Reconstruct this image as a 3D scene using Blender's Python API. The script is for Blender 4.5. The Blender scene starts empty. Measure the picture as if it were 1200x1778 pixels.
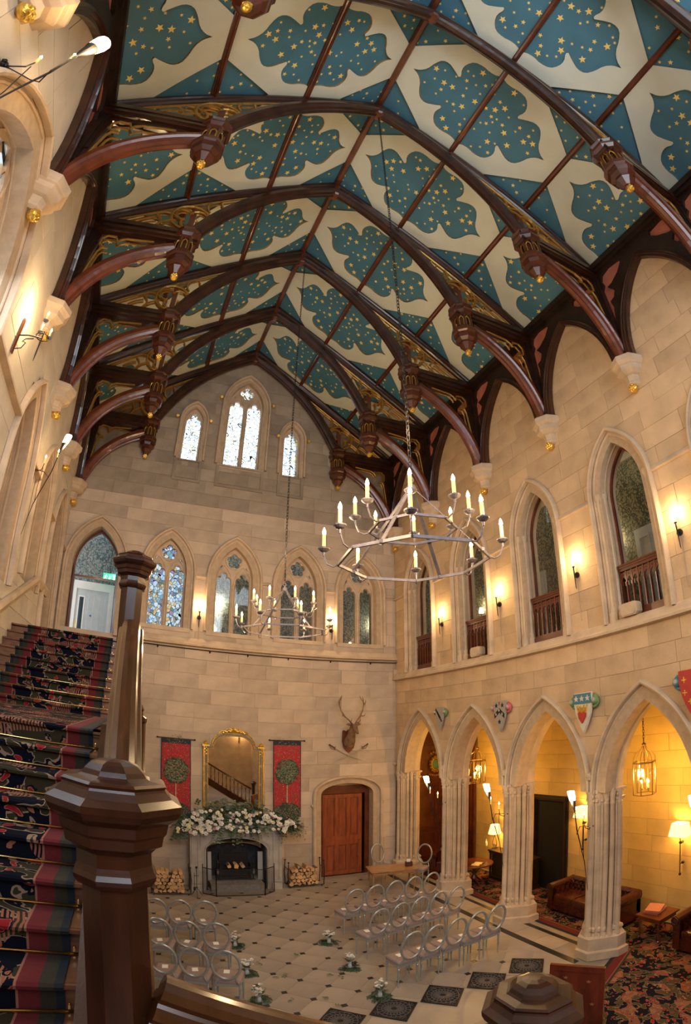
import bpy, math, random
from math import sin, cos, pi, sqrt, atan2, acos, radians
from mathutils import Vector, Matrix
from mathutils.geometry import tessellate_polygon
SC = bpy.context.scene
COL = SC.collection
random.seed(7)

# ---------------------------------------------------------------- camera
CX, CZ = 2.5837, 5.265
YAW, PITCH, ROLL = 0.387, 0.3861, 0.0033
cd = bpy.data.cameras.new('camera')
cam = bpy.data.objects.new('camera', cd)
COL.objects.link(cam)
cd.type = 'PANO'
cd.panorama_type = 'FISHEYE_LENS_POLYNOMIAL'
cd.sensor_fit = 'HORIZONTAL'
cd.sensor_width = 24.0
cd.fisheye_fov = 6.0
cd.fisheye_polynomial_k0 = 0.0
cd.fisheye_polynomial_k1 = -0.052972191652
cd.fisheye_polynomial_k2 = -2.3000356e-05
cd.fisheye_polynomial_k3 = -3.238882877e-05
cd.fisheye_polynomial_k4 = 1.58233565e-06
_cy, _sy, _cp, _sp, _cr, _sr = cos(YAW), sin(YAW), cos(PITCH), sin(PITCH), cos(ROLL), sin(ROLL)
_r = Vector((_cy, -_sy, 0)); _f = Vector((_sy*_cp, _cy*_cp, _sp)); _u = Vector((-_sy*_sp, -_cy*_sp, _cp))
_R = _r*_cr + _u*_sr; _U = _u*_cr - _r*_sr
cam.matrix_world = Matrix(((_R.x, _U.x, -_f.x, CX), (_R.y, _U.y, -_f.y, 0), (_R.z, _U.z, -_f.z, CZ), (0, 0, 0, 1)))
SC.camera = cam

# ---------------------------------------------------------------- world, daylight, exposure
SC.view_settings.view_transform = 'Standard'
SC.view_settings.look = 'None'
SC.view_settings.exposure = 0.35
SC.view_settings.gamma = 1.0
SC.view_settings.use_curve_mapping = False
world = bpy.data.worlds.new('overcast_sky'); SC.world = world
world.use_nodes = True
wn = world.node_tree.nodes; wl = world.node_tree.links
wn['Background'].inputs['Color'].default_value = (0.80, 0.90, 1.0, 1)
wn['Background'].inputs['Strength'].default_value = 2.2

def area(name, loc, target, sx, sy, power, color):
    d = bpy.data.lights.new(name, 'AREA'); d.shape = 'RECTANGLE'; d.size = sx; d.size_y = sy
    d.energy = power; d.color = color
    o = bpy.data.objects.new(name, d); COL.objects.link(o)
    o.location = loc
    o.rotation_euler = (Vector(target)-Vector(loc)).to_track_quat('-Z', 'Y').to_euler()
    return o
# the great window in the near wall of the hall, behind the photographer
area('near_window_daylight', (5.2, -5.7, 10.5), (5.4, 10, 6.5), 6.0, 6.0, 290, (0.90, 0.94, 1.0))
area('stair_window_daylight', (1.6, -3.6, 9.6), (0.9, 8, 5.6), 1.8, 3.6, 70, (0.72, 0.84, 1.0))
area('left_window_daylight', (0.35, 3.75, 9.4), (3.2, 6.2, 6.0), 1.8, 2.6, 90, (0.74, 0.86, 1.0))

def point(name, loc, power, color, radius=0.05, parent=None):
    d = bpy.data.lights.new(name, 'POINT'); d.energy = power; d.color = color; d.shadow_soft_size = radius
    o = bpy.data.objects.new(name, d); COL.objects.link(o); o.location = loc
    if parent: o.parent = parent
    return o

# ---------------------------------------------------------------- plan of the hall
W, D = 10.392, 14.954
BAY = 2.6
NEAR = -6.0            # near end of the hall, behind the photographer
ZR, ZE = 17.45, 14.0   # ridge, eaves
SL = (ZR-ZE)/5.2
GAL = 6.42             # gallery floor

# ---------------------------------------------------------------- helpers
def FE(a, b, c): return (a, D-c, b)          # end wall: a = x, b = z, c = out into the hall
def FR(a, b, c): return (W-c, a, b)          # right wall
def FL(a, b, c): return (c, a, b)            # left wall
def FZ(a, b, c): return (a, b, c)            # lying flat
def FT(y):
    return lambda a, b, c: (a, y-c, b)

SEPARATE = {'slip', 'finial', 'black_star', 'silver_drop', 'gold_cross', 'back_support', 'colonnette', 'shaft', 'jamb_shaft', 'steel_mount', 'black_bend', 'white_star', 'inlaid_star', 'eye', 'nostril'}
class MB:
    def __init__(s): s.v = []; s.f = []; s.m = []; s.smooth = False
    def add(s, vs, fs, mi=0):
        o = len(s.v); s.v.extend([tuple(v) for v in vs])
        s.f.extend([tuple(i+o for i in f) for f in fs]); s.m.extend([mi]*len(fs)); return s
    def box(s, x0, x1, y0, y1, z0, z1, mi=0):
        return s.add([(x, y, z) for z in (z0, z1) for y in (y0, y1) for x in (x0, x1)],
                     [(0, 2, 3, 1), (4, 5, 7, 6), (0, 1, 5, 4), (2, 6, 7, 3), (0, 4, 6, 2), (1, 3, 7, 5)], mi)
    def obox(s, F, a0, a1, b0, b1, c0, c1, mi=0):
        return s.add([F(a, b, c) for c in (c0, c1) for b in (b0, b1) for a in (a0, a1)],
                     [(0, 2, 3, 1), (4, 5, 7, 6), (0, 1, 5, 4), (2, 6, 7, 3), (0, 4, 6, 2), (1, 3, 7, 5)], mi)
    def beam(s, p, q, w, h, up=(0, 0, 1), mi=0):
        p = Vector(p); q = Vector(q); d = (q-p).normalized(); up = Vector(up)
        sd = d.cross(up)
        if sd.length < 1e-4: sd = d.cross(Vector((0, 1, 0)))
        sd.normalize(); u = sd.cross(d)
        vs = [e+sd*(i*w/2)+u*(j*h/2) for e in (p, q) for (i, j) in ((-1, -1), (1, -1), (1, 1), (-1, 1))]
        return s.add(vs, [(0, 1, 2, 3), (7, 6, 5, 4), (0, 4, 5, 1), (1, 5, 6, 2), (2, 6, 7, 3), (3, 7, 4, 0)], mi)
    def plate(s, F, loops, c0, c1, mi=0, side=None):
        """polygon (first loop) with holes (others) in frame F, from depth c0 to c1"""
        pl = [[Vector((a, b, 0)) for a, b in l] for l in loops]
        tris = tessellate_polygon(pl)
        flat = [p for l in loops for p in l]; n = len(flat)
        vs = [F(a, b, c0) for a, b in flat]+[F(a, b, c1) for a, b in flat]
        s.add(vs, [tuple(t) for t in tris]+[tuple(i+n for i in t[::-1]) for t in tris], mi)
        o = len(s.v)-2*n; k = 0; fs = []
        for l in loops:
            m = len(l)
            for i in range(m):
                a, b = k+i, k+(i+1) % m
                fs.append((a, b, b+n, a+n))
            k += m
        s.f.extend([tuple(i+o for i in f) for f in fs]); s.m.extend([mi if side is None else side]*len(fs))
        return s
    def lathe(s, prof, c=(0, 0, 0), n=12, mi=0, axis='z', rot=0.0, cap=True):
        vs = []; cx, cy, cz = c
        for r, h in prof:
            for i in range(n):
                t = 2*pi*i/n+rot
                if axis == 'z': vs.append((cx+r*cos(t), cy+r*sin(t), cz+h))
                elif axis == 'y': vs.append((cx+r*cos(t), cy+h, cz+r*sin(t)))
                else: vs.append((cx+h, cy+r*cos(t), cz+r*sin(t)))
        fs = []
        for k in range(len(prof)-1):
            for i in range(n):
                j = (i+1) % n
                fs.append((k*n+i, k*n+j, k*n+n+j, k*n+n+i))
        if cap:
            fs.append(tuple(range(n))[::-1]); fs.append(tuple((len(prof)-1)*n+i for i in range(n)))
        return s.add(vs, fs, mi)
    def tube(s, pts, r, n=6, mi=0, closed=False, cap=True, sq=None):
        pts = [Vector(p) for p in pts]; m = len(pts); rr = r if isinstance(r, (list, tuple)) else [r]*m
        vs = []; ref = None
        for i, p in enumerate(pts):
            if closed: t = pts[(i+1) % m]-pts[i-1]
            else: t = pts[min(i+1, m-1)]-pts[max(i-1, 0)]
            t.normalize()
            if ref is None:
                ref = Vector((0, 0, 1)) if abs(t.z) < .9 else Vector((1, 0, 0))
            a = t.cross(ref)
            if a.length < 1e-5: a = t.cross(Vector((0, 1, 0.3)))
            a.normalize(); b = a.cross(t); ref = b
            for k in range(n):
                th = 2*pi*k/n+(pi/4 if n == 4 else 0)
                vs.append(p+a*(rr[i]*cos(th))+b*(rr[i]*sin(th)))
        fs = []
        for i in range(m if closed else m-1):
            j = (i+1) % m
            for k in range(n):
                l = (k+1) % n
                fs.append((i*n+k, i*n+l, j*n+l, j*n+k))
        if cap and not closed: fs += [tuple(range(n))[::-1], tuple((m-1)*n+k for k in range(n))]
        return s.add(vs, fs, mi)
    def ball(s, c, r, n=8, m=5, mi=0, sz=1.0):
        prof = [(r*sin(pi*k/m)+1e-5, -r*sz*cos(pi*k/m)) for k in range(m+1)]
        return s.lathe(prof, c, n, mi, cap=False)
    def strip(s, rows, mi=0, closed=False):
        n = len(rows[0]); vs = [p for r in rows for p in r]; fs = []
        for i in range(len(rows)-1):
            for k in range(n if closed else n-1):
                l = (k+1) % n
                fs.append((i*n+k, i*n+l, (i+1)*n+l, (i+1)*n+k))
        return s.add(vs, fs, mi)
    def mesh(s, name):
        me = bpy.data.meshes.new(name); me.from_pydata(s.v, [], s.f)
        if any(s.m): me.polygons.foreach_set('material_index', s.m)
        if s.smooth: me.polygons.foreach_set('use_smooth', [True]*len(s.f))
        me.update(); return me
    def pieces(s):
        p = list(range(len(s.v)))
        def f(x):
            while p[x] != x: p[x] = p[p[x]]; x = p[x]
            return x
        for q in s.f:
            a = f(q[0])
            for i in q[1:]: p[f(i)] = a
        g = {}
        for q, m in zip(s.f, s.m): g.setdefault(f(q[0]), []).append((q, m))
        out = []
        for fs in g.values():
            ix = sorted({i for q, _ in fs for i in q}); mp = {k: n for n, k in enumerate(ix)}
            o = MB(); o.v = [s.v[i] for i in ix]; o.f = [tuple(mp[i] for i in q) for q, _ in fs]; o.m = [m for _, m in fs]; o.smooth = s.smooth; out.append(o)
        return out
    def build(s, name, mat, parent=None, loc=None, rz=None):
        if name in SEPARATE:
            ps = s.pieces()
            if len(ps) > 1:
                for q in ps: o = q.build1(name, mat, parent, loc, rz)
                return o
        return s.build1(name, mat, parent, loc, rz)
    def build1(s, name, mat, parent=None, loc=None, rz=None):
        me = s.mesh(name)
        for m in (mat if isinstance(mat, (list, tuple)) else [mat]): me.materials.append(m)
        return link(name, me, parent, loc, rz)

def link(name, me, parent=None, loc=None, rz=None):
    o = bpy.data.objects.new(name, me); COL.objects.link(o)
    if parent: o.parent = parent
    if loc is not None: o.location = loc
    if rz is not None: o.rotation_euler = (0, 0, rz)
    return o

def tag(o, label=None, cat=None, group=None, kind=None):
    if label: o['label'] = label
    if cat: o['category'] = cat
    if group: o['group'] = group
    if kind: o['kind'] = kind
    return o
def thing(name, label, cat, loc=(0, 0, 0), rz=0, group=None, kind=None):
    o = bpy.data.objects.new(name, None); COL.objects.link(o); o.location = loc; o.rotation_euler = (0, 0, rz)
    o.empty_display_size = .1
    return tag(o, label, cat, group, kind)
def copy_tree(o, loc=None, rz=None, parent=None, label=None, group=None):
    c = o.copy(); COL.objects.link(c)
    if parent: c.parent = parent
    if loc is not None: c.location = loc
    if rz is not None: c.rotation_euler = (0, 0, rz)
    if label: c['label'] = label
    if group: c['group'] = group
    for ch in list(o.children): copy_tree(ch, parent=c)
    return c

def arch(w, zs, za, n=0.0, cx=0.0, zb=None, N=10):
    """pointed arch outline offset outward by n, from the left foot over the apex to the right foot"""
    h = za-zs; c = (h*h-w*w)/(2*w); R = w+c+n
    t1 = acos(max(-1, min(1, c/R)))
    left = [(cx+c-R*cos(t1*i/N), zs+R*sin(t1*i/N)) for i in range(N+1)]
    right = [(2*cx-a, b) for a, b in left[-2::-1]]
    p = left+right
    if zb is not None: p = [(cx-w-n, zb)]+p+[(cx+w+n, zb)]
    return p
def tudor(w, zs, za, n=0.0, cx=0.0, zb=None, N=8):
    """depressed four-centred arch"""
    left = []
    for i in range(N+1):
        t = i/N; x = -w*cos(t*pi/2); z = zs+(za-zs)*sin(t*pi/2)**0.9
        left.append((x, z))
    left = [(x*(w+n)/w, zs+(z-zs)*(1+n/(za-zs)*.9)) for x, z in left]
    p = [(cx+x, z) for x, z in left]; p += [(2*cx-a, b) for a, b in p[-2::-1]]
    if zb is not None: p = [(cx-w-n, zb)]+p+[(cx+w+n, zb)]
    return p
def sweep(mb, F, pathf, prof, mi=0):
    """prof: (outward offset, depth) pairs, pathf(n) gives the outline at offset n"""
    rows = []
    for n, c in prof: rows.append([F(a, b, c) for a, b in pathf(n)])
    return mb.strip(rows, mi)
def ring(cx, cz, r, n=16, rot=0):
    return [(cx+r*cos(2*pi*i/n+rot), cz+r*sin(2*pi*i/n+rot)) for i in range(n)]
def foil(cx, cz, r, k=4, rot=0, n=7, lobe=0.52):
    """outline of a k-foil"""
    pts = []; rl = r*lobe if k < 5 else r*.42; d = r-rl
    for i in range(k):
        t0 = rot+2*pi*i/k
        half = pi/2+pi/k*.75
        for j in range(n+1):
            t = t0-half+2*half*j/n
            pts.append((cx+d*cos(t0)+rl*cos(t), cz+d*sin(t0)+rl*sin(t)))
    return pts
def rrand(a, b): return a+(b-a)*random.random()

# ---------------------------------------------------------------- materials
MATS = {}
def mat(name, col, rough=.6, metal=0.0, var=0.0, scale=4.0, bump=0.0, bscale=None, col2=None, coat=0.0, spec=None,
        emit=None, estr=0.0, stretch=None, detail=4, rand=0.0):
    if name in MATS: return MATS[name]
    m = bpy.data.materials.new(name); m.use_nodes = True; nt = m.node_tree; N = nt.nodes; L = nt.links
    b = N['Principled BSDF']
    b.inputs['Base Color'].default_value = (*col, 1); b.inputs['Roughness'].default_value = rough; b.inputs['Metallic'].default_value = metal
    if coat: b.inputs['Coat Weight'].default_value = coat; b.inputs['Coat Roughness'].default_value = .12
    if spec is not None: b.inputs['Specular IOR Level'].default_value = spec
    if emit: b.inputs['Emission Color'].default_value = (*emit, 1); b.inputs['Emission Strength'].default_value = estr
    if var or bump or rand:
        tc = N.new('ShaderNodeTexCoord'); mp = N.new('ShaderNodeMapping')
        L.new(tc.outputs['Object'], mp.inputs[0])
        if stretch: mp.inputs['Scale'].default_value = stretch
        nz = N.new('ShaderNodeTexNoise'); nz.inputs['Scale'].default_value = scale; nz.inputs['Detail'].default_value = detail
        L.new(mp.outputs[0], nz.inputs['Vector'])
    if var or rand:
        mx = N.new('ShaderNodeMix'); mx.data_type = 'RGBA'
        c2 = col2 or tuple(max(0, c*(1-var)) for c in col); c1 = col if col2 else tuple(min(1, c*(1+var)) for c in col)
        mx.inputs[6].default_value = (*c1, 1); mx.inputs[7].default_value = (*c2, 1)
        cr = N.new('ShaderNodeMapRange'); cr.inputs[1].default_value = .3; cr.inputs[2].default_value = .7
        L.new(nz.outputs['Fac'], cr.inputs[0])
        L.new(cr.outputs[0], mx.inputs[0]); out = mx.outputs[2]
        if rand:
            oi = N.new('ShaderNodeObjectInfo'); hs = N.new('ShaderNodeHueSaturation')
            r2 = N.new('ShaderNodeMapRange'); r2.inputs[3].default_value = 1-rand; r2.inputs[4].default_value = 1+rand
            L.new(oi.outputs['Random'], r2.inputs[0]); L.new(r2.outputs[0], hs.inputs['Value']); L.new(out, hs.inputs['Color'])
            out = hs.outputs[0]
        L.new(out, b.inputs['Base Color'])
    if bump:
        bp = N.new('ShaderNodeBump'); bp.inputs['Strength'].default_value = bump; bp.inputs['Distance'].default_value = .02
        src = nz
        if bscale:
            src = N.new('ShaderNodeTexNoise'); src.inputs['Scale'].default_value = bscale; src.inputs['Detail'].default_value = 3
            L.new(mp.outputs[0], src.inputs['Vector'])
        L.new(src.outputs['Fac'], bp.inputs['Height']); L.new(bp.outputs[0], b.inputs['Normal'])
    MATS[name] = m
    return m

STONE = mat('bath_stone', (.56, .39, .235), .85, var=.16, scale=1.5, bump=.25, bscale=26, rand=.10)
STONE2 = mat('moulded_stone', (.53, .395, .27), .8, var=.16, scale=3.0, bump=.2, bscale=20)
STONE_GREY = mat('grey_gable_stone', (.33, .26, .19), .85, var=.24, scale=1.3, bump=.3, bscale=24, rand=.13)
STONE_L = mat('pale_stair_stone', (.58, .50, .40), .85, var=.12, scale=1.4, bump=.2, bscale=26, rand=.05)
MORTAR = mat('stone_joint', (.46, .335, .22), .95, var=.1, scale=8)
OAK = mat('dark_polished_oak', (.040, .012, .005), .28, var=.45, scale=3, coat=.5, stretch=(1, 1, 1), bump=.06, bscale=60)
OAKR = mat('red_polished_oak', (.115, .026, .009), .28, var=.4, scale=3, coat=.5, bump=.05, bscale=50)
BLACKOAK = mat('black_oak', (.022, .010, .006), .4, var=.4, scale=4)
GOLD = mat('gilding', (.85, .52, .10), .32, metal=.85, var=.25, scale=20, bump=.3, bscale=40)
GOLDP = mat('gold_paint', (.50, .27, .06), .38, metal=.55, var=.2, scale=10)
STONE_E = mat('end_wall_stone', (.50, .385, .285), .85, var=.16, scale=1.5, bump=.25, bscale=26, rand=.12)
GILTEDGE = mat('gilt_brown_edge', (.50, .26, .06), .45, metal=.3, var=.3, scale=10)
BLUE = mat('ceiling_blue_paint', (.062, .200, .290), .6, var=.10, scale=2.0)
CREAM = mat('ceiling_cream_paint', (.70, .73, .62), .6, var=.05, scale=2.0)
STARG = mat('gold_leaf_star', (1.0, .76, .22), .45, metal=.1)
REDP = mat('red_panel_paint', (.50, .16, .10), .6, var=.15, scale=4)
IRON = mat('black_wrought_iron', (.025, .022, .022), .5, metal=.5, var=.3, scale=20)
GREYIRON = mat('grey_painted_iron', (.17, .15, .17), .5, metal=.4, var=.25, scale=14)
BRASS = mat('polished_brass', (.80, .56, .22), .22, metal=1.0)
CANDLE = mat('candle_tube', (.85, .62, .26), .5, emit=(1, .56, .14), estr=.45)
FLAME = mat('lit_flame_bulb', (1, .9, .7), .4, emit=(1, .80, .46), estr=16)
SHADEW = mat('lit_glass_shade', (1, .95, .85), .4, emit=(1, .86, .60), estr=7)
LSHADE = mat('lit_fabric_shade', (.9, .75, .4), .8, emit=(1, .70, .24), estr=1.8)
WHITE = mat('white_paint', (.78, .78, .76), .5, var=.04, scale=5)
GREYPAINT = mat('pale_grey_door_paint', (.50, .54, .56), .5, var=.05, scale=5)
# ================================================================ walls of ashlar blocks with moulded openings
class Opening:
    def __init__(s, cx, pathf, cut, zb):
        """pathf(n): outline at offset n; cut: offset at which the blocks stop; zb: foot"""
        s.cx = cx; s.pathf = pathf; s.zb = zb; s.cut = cut; s.cache = {}
    def half(s, z, n):
        if n not in s.cache:
            p = s.pathf(n); s.cache[n] = p[:len(p)//2+1]
        L = s.cache[n]
        if z < s.zb-1e-6 or z > L[-1][1]: return 0.0
        for (a0, b0), (a1, b1) in zip(L, L[1:]):
            if b0 <= z <= b1 and b1 > b0:
                return max(0, s.cx-(a0+(a1-a0)*(z-b0)/(b1-b0)))
        return s.cx-L[0][0]
    def box(s, n):
        p = s.pathf(n); return min(a for a, b in p), max(a for a, b in p), s.zb, max(b for a, b in p)
    def levels(s, n): return [b for a, b in s.pathf(n)]

def slice_block(a0, a1, b0, b1, ops, n=None):
    hit = [o for o in ops if (lambda q: q[0] < a1 and q[1] > a0 and q[2] < b1-1e-6 and q[3] > b0)(o.box(o.cut if n is None else n))]
    if not hit: return [[(a0, b0), (a1, b0), (a1, b1), (a0, b1)]]
    lv = {b0, b1}
    for o in hit:
        k = o.cut if n is None else n
        for z in o.levels(k)+[o.zb]:
            for e in ((-1e-4, 1e-4) if abs(z-o.zb) < 1e-6 else (0,)):
                if b0 < z+e < b1: lv.add(z+e)
    lv = sorted(lv)
    pieces = [[(a0, a1)]*len(lv)]
    for o in hit:
        k = o.cut if n is None else n
        h = [o.half(z, k) for z in lv]
        new = []
        for pc in pieces:
            new.append([(lo, min(hi, o.cx-hh)) for (lo, hi), hh in zip(pc, h)])
            new.append([(max(lo, o.cx+hh), hi) for (lo, hi), hh in zip(pc, h)])
            if all(hh == 0 for hh in h): new = new
        pieces = new
    out = []
    for pc in pieces:
        run = []
        for (lo, hi), z in list(zip(pc, lv))+[((0, 0), None)]:
            if z is not None and hi-lo > .004: run.append((lo, hi, z))
            else:
                if len(run) > 1 and run[-1][2]-run[0][2] > .004:
                    out.append([(lo_, z_) for lo_, _, z_ in run[::-1]]+[(hi_, z_) for _, hi_, z_ in run])
                run = []
    return out

BOXCACHE = {}
def block_part(F, poly, c0, c1, m, parent, name='stone_block'):
    mb = MB()
    xs = [p[0] for p in poly]; zs = [p[1] for p in poly]
    if len(poly) == 4 and len(set(round(x, 4) for x in xs)) == 2 and len(set(round(z, 4) for z in zs)) == 2:
        w = round(max(xs)-min(xs), 3); h = round(max(zs)-min(zs), 3); key = (F, w, h, c0, c1, m.name)
        if key not in BOXCACHE:
            o3 = Vector(F(0, 0, 0))
            G = lambda a, b, c: Vector(F(a, b, c))-o3
            mb.obox(G, 0, w, 0, h, c0, c1)
            me = mb.mesh(name); me.materials.append(m); BOXCACHE[key] = me
        o3 = Vector(F(min(xs), min(zs), 0))
        return link(name, BOXCACHE[key], parent, o3)
    mb.plate(F, [poly], c0, c1)
    return mb.build(name, m, parent)

def ashlar(parent, F, a0, a1, b0, b1, ops, m, course=.42, width=1.05, seed=1, keep=None, top=None, n=None, dep=.014, name='stone_block', limit=300):
    rnd = random.Random(seed); z = b0; row = 0; cnt = 0; g = .0028; rest = MB()
    ncr = max(1, round((b1-b0)/course)); ch = (b1-b0)/ncr
    for r in range(ncr):
        z0, z1 = b0+r*ch, b0+(r+1)*ch
        x = a0-(width*rnd.choice((.3, .5, .6)) if r % 2 else 0)
        while x < a1-.02:
            w = width*rnd.choice((.75, .9, 1.0, 1.0, 1.2))
            xa, xb = max(x, a0), min(x+w, a1)
            if a1-xb < .2: xb = a1
            x = xb if xb == a1 else x+w
            if xb-xa < .05: continue
            if top and top((xa+xb)/2) < z0: continue
            if keep and not keep((xa+xb)/2, (z0+z1)/2): continue
            d = dep+rnd.choice((0, 0, .004, -.004))
            for poly in slice_block(xa+g, xb-g, z0+g, z1-g, ops, n):
                if cnt < limit: block_part(F, poly, 0, d, m, parent, name)
                else: rest.plate(F, [poly], 0, d)
                cnt += 1
    if rest.v:
        tag(rest.build(name+'_remainder', m, parent), kind='stuff')
    return cnt

def backing(parent, F, bands, b0, b1, c0, c1, m, name='wall_core', n=0.0):
    """solid wall behind the blocks: bands = [(a0, a1, [openings])]"""
    mb = MB()
    for a0, a1, ops in bands:
        for poly in slice_block(a0, a1, b0, b1, ops, n): mb.plate(F, [poly], c0, c1)
    return mb.build(name, m, parent)

def moulding(n0, c0, n1, c1, k, h):
    """k rolls between two points of the arch section"""
    dn, dc = n1-n0, c1-c0; L = sqrt(dn*dn+dc*dc); un, uc = dn/L, dc/L; mn, mc = -uc, un
    out = []
    for i in range(k):
        for t, b in ((0, -.6), (.10, -1.5), (.18, -.1), (.36, .75), (.55, 1.0), (.74, .75), (.90, -.1), (.96, -1.5)):
            tt = (i+t)/k
            out.append((n0+dn*tt+mn*h*b, c0+dc*tt+mc*h*b))
    out.append((n1, c1)); return out
HOOD = lambda n: [(n, 0.0), (n+.004, .085), (n+.035, .10), (n+.06, .085), (n+.075, .045), (n+.08, -.01)]

# ---- floor line, ceiling line
floor = tag(bpy.data.objects.new('floor', None), 'pale stone floor of clipped square slabs with small black diamond insets', kind='structure'); COL.objects.link(floor)

# ================================================================ end wall
def setting(name, label=None):
    o = bpy.data.objects.new(name, None); COL.objects.link(o); o['kind'] = 'structure'
    if label: o['label'] = label
    return o
wall_end = setting('wall_end', 'far gable wall of buff ashlar with traceried windows above a fireplace')
EW = []            # lower windows of the end wall
for cx in (3.23, 5.22, 7.2, 9.17):
    EW.append(Opening(cx, (lambda cx: lambda n: arch(.56, 9.15, 10.16, n, cx, zb=7.55))(cx), .26, 7.55))
gdoor = Opening(1.06, lambda n: arch(.72, 9.0, 10.20, n, 1.06, zb=GAL), .26, GAL)
gw_c = Opening(5.12, lambda n: arch(.60, 15.0, 16.05, n, 5.12, zb=12.75), .22, 12.75)
gw_l = Opening(3.44, lambda n: arch(.31, 14.15, 14.68, n, 3.44, zb=12.75), .16, 12.75)
gw_r = Opening(6.78, lambda n: arch(.29, 14.10, 14.60, n, 6.78, zb=12.75), .16, 12.75)
edoor = Opening(8.78, lambda n: tudor(.84, 2.78, 3.16, n, 8.78, zb=0), .20, 0)
hearth = Opening(5.33, lambda n: tudor(.84, 1.05, 1.36, n, 5.33, zb=0), 0.0, 0)
roofline = lambda a: ZR-SL*abs(a-5.196)
ashlar(wall_end, FE, 0, W, 0, 7.14, [edoor, Opening(5.33, lambda n: [(4.2+n, 0), (4.2+n, 1.55), (5.33, 1.56), (6.46-n, 1.55), (6.46-n, 0)], 0, 0)], STONE_E, course=.42, seed=3, name='stone_block')
ashlar(wall_end, FE, 0, W, 7.14, 11.3, EW+[gdoor], STONE_E, course=.38, width=1.0, seed=4)
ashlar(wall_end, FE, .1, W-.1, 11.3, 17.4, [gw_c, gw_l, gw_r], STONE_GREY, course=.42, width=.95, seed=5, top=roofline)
backing(wall_end, FE, [(0, 3.8, []), (3.8, 7, [hearth]), (7, W, [edoor])], 0, 7.14, -.55, 0, MORTAR)
backing(wall_end, FE, [(0, 2.2, [gdoor])]+[(a-1.0, a+1.0, [o]) for a, o in ((3.2, EW[0]), (5.2, EW[1]), (7.2, EW[2]))]+[(8.2, W, [EW[3]])], GAL, 12.0, -.55, 0, MORTAR)
backing(wall_end, FE, [(0, 2.4, []), (2.4, 4.3, [gw_l]), (4.3, 6, [gw_c]), (6, 7.8, [gw_r]), (7.8, W, [])], 12.0, 17.6, -.55, 0, MORTAR)

def mould(F, op, k, nmax, depth, parent, h=.030, m=STONE2, hood=True, name='arch_moulding', cut=None):
    mb = MB()
    prof = [(0, -.5), (0, depth)]+moulding(0, depth, nmax, 0.03, k, h)
    if hood: prof += [(n, c+.03) for n, c in HOOD(nmax+.01)]
    else: prof += [(nmax+.01, -.01)]
    sweep(mb, F, op.pathf, prof)
    return mb.build(name, m, parent)

STUDGOLD = GOLD
def boss(F, a, b, c, r, parent, m=GOLD, name='label_stop'):
    mb = MB(); x, y, z = F(a, b, c)
    mb.ball((x, y, z), r, 10, 6)
    for i in range(6):
        t = 2*pi*i/6
        q = F(a+r*.62*cos(t), b+r*.62*sin(t), c+r*.62); mb.ball(q, r*.36, 6, 4)
    q = F(a, b, c+r*.8); mb.ball(q, r*.4, 6, 4)
    return mb.build(name, m, parent)

def two_light(F, op, cx, w, zb, zs, za, parent, glass_l, glass_r, glass_t, gate=True, depth=-.26, m=STONE2, quat=5, lead=True):
    """tracery plate with two cusped lights and a foiled eye, mullion, glass"""
    t = .09
    out = [(cx+(a-cx)*1.0, b) for a, b in op.pathf(0.02)]
    lw = (w-t*.55)/2+.015; loops = [out]; zls = zs-.10; zla = zls+lw*1.9
    def light(c, inset=0):
        hw = lw-.055+inset
        # trefoil-cusped head
        L = [(c-hw, zb+.05-inset)]
        L += [(c-hw, zls)]
        for i in range(5):
            a = pi+ (pi*.62)*-i/4; L.append((c-hw*.52+hw*.48*cos(a), zls+hw*.45+hw*.52*sin(a)+hw*.1))
        for i in range(6):
            a = radians(200)-radians(110)*i/5; L.append((c+hw*.46*cos(a), zls+hw*1.12+hw*.55*sin(a)))
        R = [(2*c-a, b) for a, b in L[::-1]]
        return L+R[1:]
    cl, cr_ = cx-w/2-.005, cx+w/2+.005
    zq = zla+.02+ (za-zla)*.33; rq = min(w*.42, (za-zla)*.62)
    loops += [light(cl), light(cr_), foil(cx, zq, rq, quat, rot=pi/2, n=6)]
    # small spandrel piercings
    for s in (-1, 1):
        px, pz = cx+s*w*.70, zls+(za-zls)*.46
        loops.append([(px-s*.04, pz-.06), (px+s*.03, pz-.02), (px-s*.03, pz+.08)])
    mb = MB(); mb.plate(F, loops, depth, depth-.10)
    # raised rolls round the lights and eye
    for lo, rr in ((light(cl, .015), .016), (light(cr_, .015), .016), (ring(cx, zq, rq*1.08, 20), .02)):
        mb.tube([F(a, b, depth+.01) for a, b in lo], rr, 5, closed=True)
    mb.tube([F(cx, zb, depth+.02), F(cx, zls, depth+.02)], .032, 6)
    sub = arch(w/2-.02, zls-.02, zla+.06, 0, cl, N=6)
    mb.tube([F(a, b, depth+.012) for a, b in sub], .02, 5); mb.tube([F(2*cx-a, b, depth+.012) for a, b in sub], .02, 5)
    o = mb.build('tracery', m, parent)
    res = []
    for c, g in ((cl, glass_l), (cr_, glass_r)):
        if g: 
            q = MB(); q.plate(F, [[(c-w/2, zb), (c+w/2, zb), (c+w/2, zla+.05), (c-w/2, zla+.05)]], depth-.05, depth-.06); res.append(q.build('pane', g, parent))
    if glass_t:
        q = MB(); q.plate(F, [ring(cx, zq, rq*1.02, 16)], depth-.05, depth-.06); res.append(q.build('pane', glass_t, parent))
    return res

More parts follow.
